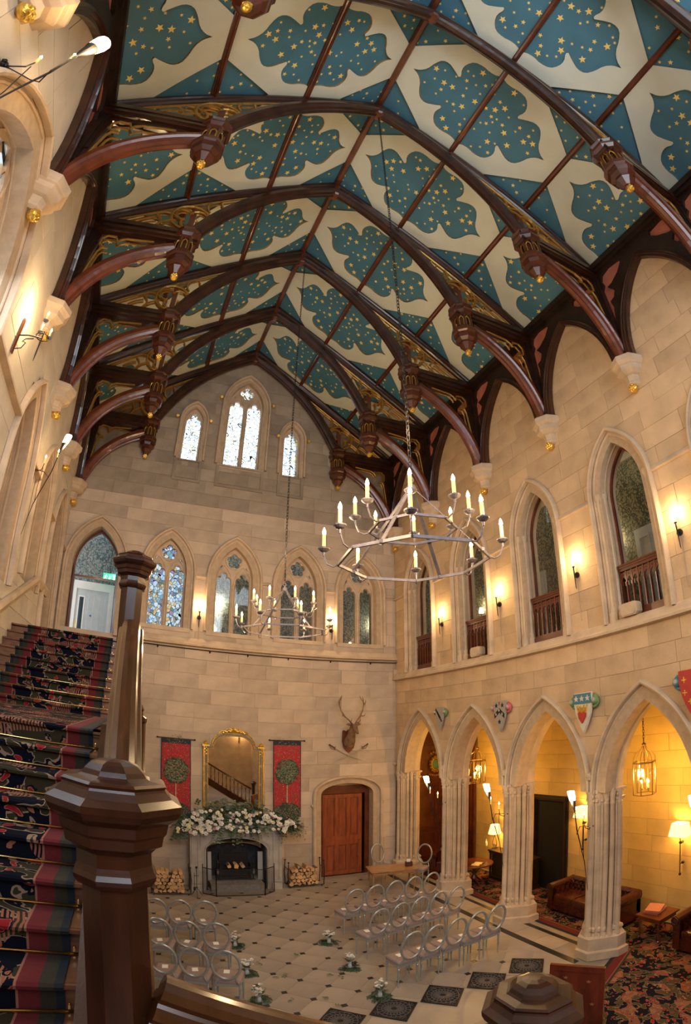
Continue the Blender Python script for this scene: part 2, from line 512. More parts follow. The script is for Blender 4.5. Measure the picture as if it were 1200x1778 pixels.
# glass: clear panes between corridor and hall; coloured leaded lights to the outside
def glass_mat(name, tint=(1, 1, 1), rough=.02):
    m = bpy.data.materials.new(name); m.use_nodes = True; nt = m.node_tree; nt.nodes.clear()
    o = nt.nodes.new('ShaderNodeOutputMaterial'); mx = nt.nodes.new('ShaderNodeMixShader'); t = nt.nodes.new('ShaderNodeBsdfTransparent')
    g = nt.nodes.new('ShaderNodeBsdfGlossy'); g.inputs['Roughness'].default_value = rough; t.inputs[0].default_value = (*tint, 1); mx.inputs[0].default_value = .06
    nt.links.new(t.outputs[0], mx.inputs[1]); nt.links.new(g.outputs[0], mx.inputs[2]); nt.links.new(mx.outputs[0], o.inputs[0]); return m
GLASS = glass_mat('clear_glass')
def leaded(name, cols, scale=9.0, base=(.9, .95, 1), tr=.85, colour_above=-100.0, colour_below=1000.0):
    """leaded coloured glass: translucent pieces of colour between dark cames"""
    m = bpy.data.materials.new(name); m.use_nodes = True; nt = m.node_tree; N = nt.nodes; L = nt.links; N.clear()
    o = N.new('ShaderNodeOutputMaterial'); t = N.new('ShaderNodeBsdfTransparent'); d = N.new('ShaderNodeBsdfTranslucent'); mx = N.new('ShaderNodeMixShader'); mx.inputs[0].default_value = 1-tr
    tc = N.new('ShaderNodeTexCoord'); mp = N.new('ShaderNodeMapping'); mp.inputs['Scale'].default_value = (scale, .001, scale*.8); L.new(tc.outputs['Object'], mp.inputs[0])
    v = N.new('ShaderNodeTexVoronoi'); v.inputs['Scale'].default_value = 1; L.new(mp.outputs[0], v.inputs['Vector'])
    e = N.new('ShaderNodeTexVoronoi'); e.feature = 'DISTANCE_TO_EDGE'; e.inputs['Scale'].default_value = 1; L.new(mp.outputs[0], e.inputs['Vector'])
    cr = N.new('ShaderNodeValToRGB'); cr.color_ramp.interpolation = 'CONSTANT'
    el = cr.color_ramp.elements; el[0].position = 0; el[0].color = (*cols[0], 1); el[1].position = 1/len(cols); el[1].color = (*cols[1], 1)
    for i, c in enumerate(cols[2:]): q = el.new((i+2)/len(cols)); q.color = (*c, 1)
    sp = N.new('ShaderNodeSeparateColor'); L.new(v.outputs['Color'], sp.inputs[0]); L.new(sp.outputs[0], cr.inputs[0])
    lt = N.new('ShaderNodeMath'); lt.operation = 'GREATER_THAN'; lt.inputs[1].default_value = .035; L.new(e.outputs['Distance'], lt.inputs[0])
    m2 = N.new('ShaderNodeMix'); m2.data_type = 'RGBA'; m2.inputs[6].default_value = (.02, .02, .02, 1); L.new(lt.outputs[0], m2.inputs[0]); L.new(cr.outputs[0], m2.inputs[7])
    L.new(m2.outputs[2], t.inputs[0]); L.new(m2.outputs[2], d.inputs[0]); L.new(t.outputs[0], mx.inputs[1]); L.new(d.outputs[0], mx.inputs[2]); L.new(mx.outputs[0], o.inputs[0])
    return m
STAINED = leaded('stained_glass', [(.48, .54, .60), (.38, .38, .46), (.56, .60, .64), (.60, .48, .30), (.40, .35, .42), (.34, .44, .47), (.56, .60, .62), (.30, .33, .31), (.42, .38, .33), (.54, .56, .50), (.50, .56, .6), (.58, .6, .6)], 12)
GABLEGLASS = leaded('pale_leaded_glass', [(.95, .97, 1), (.8, .88, .95), (1, 1, 1), (.95, .97, 1), (.95, .9, .7), (.9, .96, 1)], 10)

def window(no, F, op, cx, w, zb, zs, za, gl, gr, gt, k, nmax, depth, label=None, quat=5, hoodb=None):
    o = setting('window_%d' % no, label)
    mould(F, op, k, nmax, depth, o)
    two_light(F, op, cx, w, zb, zs, za, o, gl, gr, gt, depth=depth, quat=quat)
    sill = MB(); sill.plate(F, [[(cx-w-nmax, zb-.10), (cx+w+nmax, zb-.10), (cx+w+nmax, zb+.02), (cx-w-nmax, zb+.02)]], .05, -.5); sill.build('sill', STONE2, o)
    return o
n = 1
for i, (op, cx) in enumerate(zip(EW, (3.23, 5.22, 7.2, 9.17))):
    g = STAINED if i == 0 else GLASS
    window(n, FE, op, cx, .56, 7.55, 9.15, 10.16, g, g, g, 3, .20, -.20,
           ['traceried window of stained glass beside the upper doorway', 'two-light traceried window, second from the upper doorway',
            'two-light traceried window behind the far chandelier', 'two-light traceried window nearest the right corner'][i]); n += 1
wc = window(n, FE, gw_c, 5.12, .60, 12.75, 15.0, 16.05, GABLEGLASS, GABLEGLASS, GABLEGLASS, 2, .16, -.16, 'tall two-light leaded window high in the gable', quat=4); n += 1
for op, cx, w_, zs_, za_, lb in ((gw_l, 3.44, .31, 14.15, 14.68, 'left narrow lancet window high in the gable'), (gw_r, 6.78, .29, 14.10, 14.60, 'right narrow lancet window high in the gable')):
    o = setting('window_%d' % n, lb); n += 1
    mould(FE, op, 2, .10, -.14, o)
    mb = MB(); h_ = w_*.80
    lo = [(cx-h_, 12.8), (cx-h_, zs_-.05)]
    for i in range(6): a = pi-pi*.6*i/5; lo.append((cx-h_*.48+h_*.5*cos(a), zs_+.05+h_*.5*sin(a)))
    for i in range(4): a = radians(190)-radians(100)*i/3; lo.append((cx+h_*.45*cos(a), zs_+h_*.95+h_*.5*sin(a)))
    lo += [(2*cx-a, b) for a, b in lo[::-1]][1:]
    mb.plate(FE, [[(a, b) for a, b in op.pathf(.02)], lo], -.14, -.22); mb.build('tracery', STONE2, o)
    q = MB(); q.plate(FE, [[(cx-w_, 12.75), (cx+w_, 12.75), (cx+w_, za_), (cx-w_, za_)]], -.18, -.19); q.build('pane', GABLEGLASS, o)
# hood label stops: gilded rosettes beside the gable windows, and sunk panels below the sills
for a, b in ((4.22, 15.2), (6.02, 15.2), (2.86, 14.2), (3.98, 14.2), (6.26, 14.1), (7.32, 14.1)):
    boss(FE, a, b, .08, .062, wall_end, GOLD)
mb = MB()
for cx, w_ in ((5.12, .72), (3.44, .40), (6.78, .38)):
    mb.plate(FE, [[(cx-w_-.05, 12.0), (cx+w_+.05, 12.0), (cx+w_+.05, 12.72), (cx-w_-.05, 12.72)], [(cx-w_+.04, 12.08), (cx+w_-.04, 12.08), (cx+w_-.04, 12.68), (cx-w_+.04, 12.68)]], .03, .06)
mb.build('sill_panel', STONE_GREY, wall_end)
# string course of the gallery, with the label band between the window hoods and the thin pipe
def band(F, a0, a1, z0, parent, prof=((0, 0), (.10, .02), (.10, .06), (.06, .09), (.05, .13), (.03, .17), (0, .20)), m=STONE2, name='string_course', s=1.0):
    mb = MB(); rows = [[F(a, z0+b*s, c*s+.02) for a in (a0, a1)] for c, b in prof]
    mb.strip(rows); mb.add([F(a0, z0+b*s, c*s+.02) for c, b in prof], [tuple(range(len(prof)))]); mb.add([F(a1, z0+b*s, c*s+.02) for c, b in prof], [tuple(range(len(prof)))[::-1]])
    return mb.build(name, m, parent)
band(FE, 1.8, W, 7.06, wall_end, s=1.25)
for a0, a1 in ((4.02, 4.42), (6.02, 6.40), (8.0, 8.36), (9.98, W)):
    band(FE, a0, a1, 9.10, wall_end, s=.5, name='label_band')
mb = MB(); mb.tube([FE(1.9, 7.0, .07), FE(W, 7.0, .07)], .014, 6)
for x in (3.1, 4.6, 5.7, 6.9, 8.2, 9.5): mb.tube([FE(x, 7.0, .07), FE(x, 6.94, .03)], .02, 5)
tag(mb.build('heating_pipe', IRON), 'thin dark pipe clipped under the string course of the far wall', 'pipe')
mould(FE, gdoor, 3, .20, -.22, wall_end)

# ---- corridor behind the upper windows of the end wall, papered
def damask(name, c1, c2, sc=15.0):
    m = bpy.data.materials.new(name); m.use_nodes = True; nt = m.node_tree; N = nt.nodes; L = nt.links; b = N['Principled BSDF']; b.inputs['Roughness'].default_value = .7
    tc = N.new('ShaderNodeTexCoord'); mp = N.new('ShaderNodeMapping'); mp.inputs['Scale'].default_value = (sc, sc, sc*.8); L.new(tc.outputs['Object'], mp.inputs[0])
    nz = N.new('ShaderNodeTexNoise'); nz.inputs['Scale'].default_value = 1.4; L.new(mp.outputs[0], nz.inputs[0])
    vm = N.new('ShaderNodeVectorMath'); vm.operation = 'MULTIPLY_ADD'; vm.inputs[1].default_value = (.9, .9, .9); L.new(nz.outputs['Color'], vm.inputs[0]); L.new(mp.outputs[0], vm.inputs[2])
    v = N.new('ShaderNodeTexVoronoi'); v.feature = 'SMOOTH_F1'; v.inputs['Scale'].default_value = 1; L.new(vm.outputs[0], v.inputs['Vector'])
    w = N.new('ShaderNodeMath'); w.operation = 'MULTIPLY'; w.inputs[1].default_value = 16; L.new(v.outputs['Distance'], w.inputs[0])
    s = N.new('ShaderNodeMath'); s.operation = 'SINE'; L.new(w.outputs[0], s.inputs[0])
    g = N.new('ShaderNodeMapRange'); g.inputs[1].default_value = -.1; g.inputs[2].default_value = .25; L.new(s.outputs[0], g.inputs[0])
    mx = N.new('ShaderNodeMix'); mx.data_type = 'RGBA'; mx.inputs[6].default_value = (*c1, 1); mx.inputs[7].default_value = (*c2, 1); L.new(g.outputs[0], mx.inputs[0]); L.new(mx.outputs[2], b.inputs['Base Color'])
    return m
PAPER = damask('damask_wallpaper', (.27, .25, .15), (.06, .075, .055))
PAPERB = damask('teal_damask_wallpaper', (.26, .31, .30), (.07, .11, .12))
corr = setting('wall_corridor', 'papered wall of the corridor behind the upper windows')
mb = MB(); mb.box(4.2, W+2.6, D+1.75, D+1.85, GAL, 11.2); mb.build('papered_wall', PAPERB, corr)
mb = MB(); mb.box(-.1, 2.2, D+1.55, D+1.65, GAL, 11.2); mb.build('papered_wall', PAPERB, corr)
mb = MB(); mb.box(-.2, W+2.6, D+.5, D+1.85, GAL-.15, GAL); mb.build('corridor_floor', OAK, corr)
mb = MB(); mb.box(4.2, W+2.6, D+.5, D+1.85, 11.2, 11.3); mb.box(-.2, 2.2, D+.5, D+1.85, 11.2, 11.3); mb.build('corridor_ceiling', WHITE, corr)
for x, pw in ((1.0, 5), (5.4, 8), (7.6, 6), (9.6, 6)): point('corridor_fill_glow', (x, D+1.0, 10.6), pw, (.95, .93, .9) if x > 2 else (.85, .92, 1), .12)  # fill lights added to brighten the corridor, no lamps hang here
mb = MB(); mb.box(4.12, 4.2, D+.55, D+1.85, GAL, 11.3); mb.box(2.2, 2.28, D+.55, D+1.85, GAL, 11.3); mb.build('corridor_partition', WHITE, corr)
# ================================================================ right wall: arcade below, gallery windows above
wall_right = setting('wall_right', 'right wall of buff ashlar with pointed arcade below and gallery arches above')
YC = [13.42-BAY*i for i in range(6)]                 # bay centres
YC_ARC = YC
AW, AZS, AZA = .96, 3.45, 5.13
arc = [Opening(y, (lambda y: lambda n: arch(AW, AZS, AZA, n, y, zb=0, N=12))(y), .32, 0) for y in YC]
upw = [Opening(y-.08, (lambda y: lambda n: arch(.53, 9.02, 10.0, n, y, zb=6.62, N=10))(y-.08), .30, 6.62) for y in YC]
ashlar(wall_right, FR, -1.0, D-.02, 3.45, 6.42, arc, STONE, course=.37, width=.95, seed=11, n=.31)
ashlar(wall_right, FR, -1.0, D-.02, 6.62, 13.9, upw, STONE, course=.40, width=.95, seed=12, n=.28)
backing(wall_right, FR, [(y-BAY/2, y+BAY/2, [o]) for y, o in zip(YC, arc)]+[(14.72, D+.5, [])], 3.45, 6.5, -.50, 0, MORTAR, n=.02)
backing(wall_right, FR, [(y-BAY/2, y+BAY/2, [o]) for y, o in zip(YC, upw)]+[(14.72, D+.5, [])], 6.42, 14.2, -.40, 0, MORTAR, n=.02)
mb = MB()
APROF = [(0, -.52), (0, -.36), (.02, -.33)]+moulding(.03, -.32, .27, .02, 4, .036)+[(n, c+.02) for n, c in HOOD(.262)]
for y, o in zip(YC, arc):
    m1 = MB(); sweep(m1, FR, (lambda y: lambda n: arch(AW, AZS, AZA, n, y, N=14))(y), APROF)
    m1.build('arcade_arch_moulding', STONE2, wall_right)
for i, y in enumerate(YC[:5]):
    boss(FR, y-BAY/2, 3.78, .06, .085, wall_right, STONE2)
boss(FR, D-.06, 3.72, .06, .07, wall_right, STONE2)
# piers
def pier_plan(s, off=0.0, half=None):
    L = [(.34+off, -.52-off), (.34+off, -.36)]
    P = [(0, -.36), (.02, -.33)]+moulding(.03, -.32, .27, .02, 4, .036)+[(.31, .04)]
    L += [(.34-n+off*.7, c+off*.7) for n, c in P[1:]]
    return L
def pier(y, half=0):
    m1 = MB()
    def ring_at(z, off, simple=False):
        if simple:
            q = [(.36+off, -.52-off), (.36+off, -.34), (.09+off*.6, .08+off), ]
        else: q = pier_plan(1, off)
        full = q+[(-a, c) for a, c in q[::-1]]
        if half > 0: full = [(min(a, D-y), c) for a, c in full]
        return [FR(y+a, z, c) for a, c in full]
    rows = [ring_at(z, o) for z, o in ((.50, 0), (3.26, 0))]
    m1.strip(rows, closed=True)
    # capital band with carved frieze, base mouldings
    rows = [ring_at(z, o) for z, o in ((3.24, 0), (3.26, .035), (3.30, .04), (3.31, .01), (3.42, .015), (3.43, .05), (3.48, .055), (3.50, 0))]
    m1.strip(rows, closed=True)
    rows = [ring_at(z, o) for z, o in ((.66, 0), (.63, .04), (.58, .05), (.54, .03), (.50, .05), (.46, .075))]
    m1.strip(rows, closed=True)
    rows = [ring_at(z, o, True) for z, o in ((0, .12), (.16, .12), (.19, .08), (.44, .08), (.48, .03))]
    m1.strip(rows, closed=True)
    o = m1.build('pier', STONE2, wall_right)
    # attached shafts with ring capitals and bases
    m2 = MB()
    for s in (-1, 1):
        for (a, c, r) in ((.285, -.26, .05), (.205, -.165, .052), (.115, -.065, .052), (.345, -.40, .055)):
            x, yy, _ = FR(y+s*a, 0, c)
            m2.lathe([(r*1.5, .46), (r*1.55, .50), (r*1.2, .53), (r*1.35, .58), (r, .63), (r, 3.18), (r*1.25, 3.2), (r, 3.23), (r*1.1, 3.3), (r*1.5, 3.42), (r*1.55, 3.47)], (x, yy, 0), 10, cap=False)
    x, yy, _ = FR(y, 0, .03)
    m2.lathe([(.10, .46), (.10, .50), (.075, .53), (.085, .58), (.058, .63), (.058, 3.18), (.075, 3.2), (.06, 3.23), (.065, 3.3), (.09, 3.42), (.095, 3.47)], (x, yy, 0), 10, cap=False)
    m2.smooth = True
    q = m2.build('shaft', STONE2, o)
    m3 = MB()                                        # leaf frieze on the capital
    for s in (-1, 1):
        for t in range(9):
            f = t/8; a = .34-.30*f; c = -.34+.38*f
            m3.ball(FR(y+s*(a+.03), 3.365, c+.03), .022, 6, 4, sz=1.5)
    m3.build('carved_frieze', STONE2, o)
    return o
for y in [yy-BAY/2 for yy in YC]: pier(y)
pier(D-.24, 1)
# upper window mouldings, shafts, sill
NW = 8
for i, (y, o) in enumerate(zip(YC, upw)):
    y = y-.08
    if i > 4: continue
    e = setting('window_%d' % (NW+i), ['gallery arch nearest the far corner', 'second gallery arch from the far corner', 'third gallery arch from the far corner', 'large gallery arch with a stone box on its sill', 'gallery arch at the right edge'][i])
    mould(FR, o, 3, .22, -.22, e, h=.032)
    m1 = MB()
    for s in (-1, 1):
        for a, c in ((.66, -.03), (.58, -.14)):
            x, yy, _ = FR(y+s*a, 0, c); r = .05
            m1.lathe([(r*1.9, 6.62), (r*1.9, 6.80), (r*1.3, 6.84), (r*1.5, 6.90), (r, 6.95), (r, 8.92), (r*1.3, 8.95), (r, 8.98), (r*1.2, 9.04), (r*1.7, 9.10), (r*1.8, 9.16)], (x, yy, 0), 10, cap=False)
    m1.smooth = True; m1.build('jamb_shaft', STONE2, e)
    m1 = MB(); sweep(m1, FR, (lambda y: lambda n: arch(.53, 9.02, 10.0, n, y, zb=6.62, N=10))(y), [(0, -.30), (-.045, -.30), (-.045, -.36), (0, -.36)])
    m1.build('frame', OAKR, e)
    m1 = MB(); m1.plate(FR, [arch(.53, 9.02, 10.0, 0, y, zb=7.6, N=10)], -.33, -.335); m1.build('pane', GLASS, e)
band(FR, -1, D, 6.42, wall_right, s=1.2)
mb = MB(); mb.obox(FR, D-.10, D, 6.5, 6.78, 0, .12); mb.build('string_return', STONE2, wall_right)
for i, y in enumerate(YC[:5]):
    band(FR, y-.08-BAY+.80, y-.08-.80, 9.02, wall_right, s=.6, name='label_band')
band(FR, YC[0]+.72, D, 9.02, wall_right, s=.6, name='label_band')
# gallery behind the upper arches
gal = setting('wall_gallery', 'papered back wall of the upper gallery')
mb = MB(); mb.box(12.7, 12.8, -3, D+1.8, GAL, 11.2); mb.build('papered_wall', PAPER, gal)
mb = MB(); mb.box(12.62, 12.7, -3, D+.5, 10.75, 10.95); mb.box(12.56, 12.7, -3, D+.5, 10.95, 11.15); mb.build('cornice', mat('cornice_buff', (.42, .38, .28), .6), gal)
mb = MB(); mb.box(W+.4, 12.8, -3, D+.5, 5.85, 6.42); mb.build('gallery_floor', OAK, gal)
mb = MB(); mb.box(W+.4, 12.8, -3, D+.5, 11.15, 11.25); mb.build('gallery_ceiling', WHITE, gal)
for y0, y1 in ((10.3, 11.5), (5.9, 7.0)):
    mb = MB(); mb.plate(lambda a, b, c: (12.7-c, a, b), [[(y0, GAL), (y1, GAL), (y1, 9.0), (y0, 9.0)]], 0, .04)
    for k in (0, 1):
        for z0, z1 in ((GAL+.2, 7.5), (7.65, 8.8)):
            a = y0+.1+k*(y1-y0)/2; bw = (y1-y0)/2-.2
            mb.plate(lambda a, b, c: (12.7-c, a, b), [[(a, z0), (a+bw, z0), (a+bw, z1), (a, z1)], [(a+.05, z0+.05), (a+bw-.05, z0+.05), (a+bw-.05, z1-.05), (a+.05, z1-.05)]], .04, .06)
    mb.build('panelled_door', GREYPAINT, gal)

# balustrades in the gallery arches
def balustrade(y, i, label):
    t = thing('gallery_balustrade', label, 'balustrade', (W+.20, y, 6.62), group='wooden balustrades in the gallery arches')
    F = lambda a, b, c: (-c, a, b)
    hw = .50
    mb = MB(); mb.obox(F, -hw, hw, 0, .16, -.06, .06); mb.obox(F, -hw, hw, .16, .20, -.04, .04); mb.build('bottom_rail', OAKR, t)
    mb = MB(); mb.obox(F, -hw, hw, .94, .99, -.05, .05); mb.obox(F, -hw, hw, .99, 1.03, -.07, .07); mb.obox(F, -hw, hw, 1.03, 1.06, -.09, .09); mb.build('top_rail', OAKR, t)
    nb = 7; 
    for k in range(nb+1):
        a = -hw+2*hw*k/nb; m1 = MB(); m1.obox(F, a-.016, a+.016, .20, .94, -.025, .025); m1.tube([F(a, .2, .03), F(a, .72, .03)], .014, 5); m1.build('baluster', OAKR, t)
    m1 = MB()
    for k in range(nb):
        a = -hw+2*hw*(k+.5)/nb; w_ = hw/nb-.010
        q = arch(w_, .70, .83, 0, a, N=4)
        m1.plate(F, [[(a-w_, .92), (a-w_, .66)]+q+[(a+w_, .66), (a+w_, .92)]], -.015, .015)
        for s in (-1, 1): m1.obox(F, a+s*w_*.55-.008, a+s*w_*.55+.008, .66, .74, -.01, .01)
        m1.tube([F(a+.018*cos(q_*pi/4), .875+.018*sin(q_*pi/4), .02) for q_ in range(8)], .005, 4, closed=True)
    m1.build('pierced_tracery', OAKR, t)
    return t
BL = ['red-brown oak balustrade in the gallery arch nearest the far corner', 'red-brown oak balustrade in the second gallery arch from the far corner', 'red-brown oak balustrade in the third gallery arch, opposite the near chandelier', 'red-brown oak balustrade behind the large stone-coloured box at the right', 'red-brown oak balustrade at the right edge of the photo']
for i in range(4): balustrade(YC[i]-.08, i, BL[i])
for y, lb in ((YC[1]-.05-.18, 'pale stone-coloured loudspeaker box on the sill of the second gallery arch'), (YC[3]+.12, 'pale stone-coloured loudspeaker box on the sill of the large gallery arch')):
    mb = MB(); r = .05
    q = [(-.20+r, 0), (.20-r, 0), (.20, r), (.20, .24-r), (.20-r, .24), (-.20+r, .24), (-.20, .24-r), (-.20, r)]
    mb.plate(lambda a, b, c: (-c, a, b), [q], -.10, .08)
    mb.plate(lambda a, b, c: (-c, a, b), [[(a*.85, .12+(b-.12)*.85) for a, b in q]], .08, .10)
    tag(mb.build('loudspeaker', STONE2, None, (W-.02, y, 6.665)), lb, 'loudspeaker', 'stone-coloured loudspeakers on the gallery sills')

# lounge wall behind the arcade
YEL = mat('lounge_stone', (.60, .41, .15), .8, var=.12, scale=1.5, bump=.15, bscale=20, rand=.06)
lounge = setting('wall_lounge', 'back wall of the passage behind the arcade')
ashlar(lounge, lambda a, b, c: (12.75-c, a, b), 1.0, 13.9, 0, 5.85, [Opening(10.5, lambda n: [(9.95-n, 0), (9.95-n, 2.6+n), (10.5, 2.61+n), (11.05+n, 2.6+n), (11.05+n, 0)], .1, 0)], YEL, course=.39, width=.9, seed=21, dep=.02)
mb = MB(); mb.box(12.75, 12.9, -3, D+.5, 0, 5.9); mb.build('wall_core', MORTAR, lounge)
mb = MB(); mb.box(12.62, 12.70, 13.9, D+.4, 0, 5.85); mb.build('panelled_wall', OAKR, lounge)
mb = MB(); mb.box(W, 12.9, D+.4, D+.5, 0, 5.85); mb.build('panelled_wall', OAKR, lounge)
for k in range(3):
    for z0, z1 in ((.2, 1.1), (1.25, 2.9), (3.05, 4.0), (4.15, 5.6)):
        mb = MB(); a0 = W+.30+k*.75; G = lambda a, b, c: (a, D+.4-c, b)
        mb.plate(G, [[(a0, z0), (a0+.66, z0), (a0+.66, z1), (a0, z1)], [(a0+.07, z0+.07), (a0+.59, z0+.07), (a0+.59, z1-.07), (a0+.07, z1-.07)]], 0, .035); mb.build('panel_frame', OAKR, lounge)
for k in range(1):
    for z0, z1 in ((.2, 1.1), (1.25, 2.9), (3.05, 4.0), (4.15, 5.6)):
        mb = MB(); a0 = 14.0+k*1.05; G = lambda a, b, c: (12.6-c, a, b)
        mb.plate(G, [[(a0, z0), (a0+.9, z0), (a0+.9, z1), (a0, z1)], [(a0+.08, z0+.08), (a0+.82, z0+.08), (a0+.82, z1-.08), (a0+.08, z1-.08)]], 0, .035); mb.build('panel_frame', OAKR, lounge)
mb = MB(); mb.box(W+.1, 12.9, -3, D+.5, 5.75, 5.85); mb.build('passage_ceiling', mat('passage_ceiling_paint', (.62, .45, .22), .8), lounge)
dr = setting('door_3', 'dark doorway in the passage behind the arcade')
mb = MB(); G = lambda a, b, c: (12.75-c, a, b)
mb.plate(G, [[(9.82, 0), (11.18, 0), (11.18, 2.75), (9.82, 2.75)], [(9.97, .01), (11.03, .01), (11.03, 2.6), (9.97, 2.6)]], -.02, .07)
mb.plate(G, [[(9.88, .0), (11.12, 0), (11.12, 2.69), (9.88, 2.69)], [(9.93, .01), (11.07, .01), (11.07, 2.64), (9.93, 2.64)]], .07, .10); mb.build('frame', BLACKOAK, dr)
mb = MB(); mb.box(12.735, 12.745, 9.97, 11.03, 0, 2.6); mb.build('painted_shade_panel', mat('unlit_interior', (.006, .004, .003), .9), dr)  # solid near-black panel, the doorway's shade put into its colour
# near pieces of the hall outside the picture
wall_near = setting('wall_near', None)
mb = MB()
mb.box(-.3, 2.2, NEAR-.3, NEAR, 0, 13); mb.box(8.2, W+.3, NEAR-.3, NEAR, 0, 13); mb.box(2.2, 8.2, NEAR-.3, NEAR, 0, 7.4); mb.build('wall_core', STONE, wall_near)
mb = MB(); mb.box(W, W+.3, NEAR, -1.0, 0, 14); mb.box(W+.3, 12.9, -3.1, -3, 0, 6); mb.build('wall_core', STONE, wall_right)
for y in (12.2, 9.6, 6.9, 4.2): point('gallery_glow', (11.9, y, 10.6), 6, (1, .80, .5), .12)  # row of bare point lights under the gallery ceiling, no fixtures modelled
# ================================================================ left wall
wall_left = setting('wall_left', 'left wall of pale ashlar beside the staircase')
lcs = [(8.28, .60, 8.85, 10.15, 6.95), (10.82, .62, 9.0, 10.15, 7.35), (13.30, .62, 9.0, 10.1, GAL)]
lops = [Opening(y, (lambda y, w, a, b, c: lambda n: arch(w, a, b, n, y, zb=c))(y, w, a, b, c), .36, c) for y, w, a, b, c in lcs]
big = Opening(3.75, lambda n: arch(1.2, 9.3, 11.0, n, 3.75, zb=7.4), .40, 7.4)
ashlar(wall_left, FL, -1.0, D, 2.6, 13.9, lops+[big], STONE_L, course=.45, width=1.1, seed=31, n=.34)
backing(wall_left, FL, [(NEAR, 2.0, []), (2.0, 5.6, [big])]+[(5.6, 9.55, [lops[0]]), (9.55, 12.1, [lops[1]]), (12.1, D+.5, [lops[2]])], 0, 14.2, -.5, 0, MORTAR, n=.02)
for i, (o, q) in enumerate(zip(lops, lcs)):
    e = setting('window_%d' % (20+i), ['blind arch in the left wall above the stairs, nearest the camera', 'middle blind arch in the left wall', 'blind arch in the left wall next to the far corner'][i])
    mould(FL, o, 4, .26, -.26, e, h=.03)
    mb = MB(); y, w, a, b, c = q
    mb.plate(FL, [arch(w, a, b, .02, y, zb=c)], -.36, -.46); mb.build('blind_panel', STONE_L, e)
    mb = MB()
    for s in (-1, 1):
        mb.plate(FL, [arch(w*.44, a-.1, a+.62, .03, y+s*w*.5, zb=c), arch(w*.44, a-.1, a+.62, -.03, y+s*w*.5, zb=c+.02)], -.36, -.30)
    mb.build('tracery', STONE2, e)
e = setting('window_19', 'large traceried window in the left wall near the top left corner')
mould(FL, big, 4, .34, -.30, e, h=.035)
two_light(FL, big, 3.75, 1.2, 7.4, 9.3, 11.0, e, GABLEGLASS, GABLEGLASS, GABLEGLASS, depth=-.30, quat=4)
for a0, a1 in ((5.35, 7.38), (9.18, 9.92), (11.72, 12.40), (14.2, D)):
    band(FL, a0, a1, 9.25, wall_left, s=1.1, name='label_band')
# raking string over the stair, pale painted dado below
def raking(y0, z0, y1, z1, w, t, name, m, parent, c=0.03):
    mb = MB(); mb.add([FL(y0, z0, c), FL(y1, z1, c), FL(y1, z1, c+t), FL(y0, z0, c+t), FL(y0, z0-w, c), FL(y1, z1-w, c), FL(y1, z1-w, c+t*.6), FL(y0, z0-w, c+t*.6), FL(y0, z0-w*.4, c+t*1.2), FL(y1, z1-w*.4, c+t*1.2)],
        [(0, 1, 2, 3), (3, 2, 9, 8), (8, 9, 6, 7), (7, 6, 5, 4), (0, 3, 8, 7, 4), (1, 5, 6, 9, 2)])
    return mb.build(name, m, parent)
raking(6.6, 5.68, 11.6, 7.72, .20, .09, 'raking_string', STONE2, wall_left)
raking(11.6, 7.72, 13.0, 7.72, .20, .09, 'raking_string', STONE2, wall_left)

# ================================================================ corbels under the roof trusses (stone, gilded boss)
def corbel(F, a, parent, z=11.33):
    mb = MB(); rows = []
    prof = [(.33, .02), (.37, -.02), (.37, -.13), (.34, -.16), (.33, -.18), (.30, -.20), (.30, -.30), (.22, -.36), (.165, -.38), (.16, -.45), (.15, -.50), (.165, -.53), (.15, -.57), (.10, -.60)]
    for r, h in prof:
        rows.append([F(a+r*cos(t)*1.02, z+h, r*max(0, sin(t))*1.15) for t in [pi*(k/4) if 0 <= k <= 4 else 0 for k in (0, 1, 2, 3, 4)]])
    mb.strip(rows); mb.add(rows[0], [(0, 1, 2, 3, 4)]); mb.add(rows[-1], [(4, 3, 2, 1, 0)])
    o = mb.build('corbel', STONE2, parent)
    boss(F, a, z-.64, .10, .095, o, GOLD, 'gilded_boss')
    return o
TY = [D-.14]+[D-BAY*k for k in range(1, 7)]         # roof trusses
for i, y in enumerate(TY):
    yy = D-.30 if i == 0 else y
    corbel(FR, yy, wall_right); corbel(FL, yy, wall_left)
# ================================================================ ceiling
ceiling = setting('ceiling', 'open timber roof with painted starry panels')
SLEN = sqrt(5.2**2+(ZR-ZE)**2); PT = SLEN/3.0
def slope(side, y0):
    ux = cos(atan2(ZR-ZE, 5.2)); uz = -sin(atan2(ZR-ZE, 5.2))
    def F(a, b, c):   # a along y from truss y0 towards the camera, b down the slope, c into the room
        x = 5.196+side*(b*ux+c*uz); z = ZR+b*uz-c*ux
        return (x, y0-a, z)
    return F
HALF = [(.10, 0), (.13, .05), (.137, .13), (.124, .22), (.139, .32), (.20, .376), (.26, .388), (.318, .352), (.335, .372), (.303, .443), (.272, .53), (.284, .61), (.347, .663), (.427, .70), (.477, .76), (.5, .835)]
def smooth(p, it=1):
    for _ in range(it):
        q = [p[0]]
        for a, b in zip(p, p[1:]): q += [((a[0]*3+b[0])/4, (a[1]*3+b[1])/4), ((a[0]+b[0]*3)/4, (a[1]+b[1]*3)/4)]
        p = q+[p[-1]]
    return p
h1 = smooth(HALF[:9]); h2 = smooth(HALF[8:])
HALF_S = h1+h2[1:]
FOIL = HALF_S+[(1-a, b) for a, b in HALF_S[::-1][1:]]
def star_loop(cx, cy, r, n=6, rot=0.0):
    return [(cx+(r if k % 2 == 0 else r*.45)*cos(rot+pi*k/n), cy+(r if k % 2 == 0 else r*.45)*sin(rot+pi*k/n)) for k in range(2*n)]
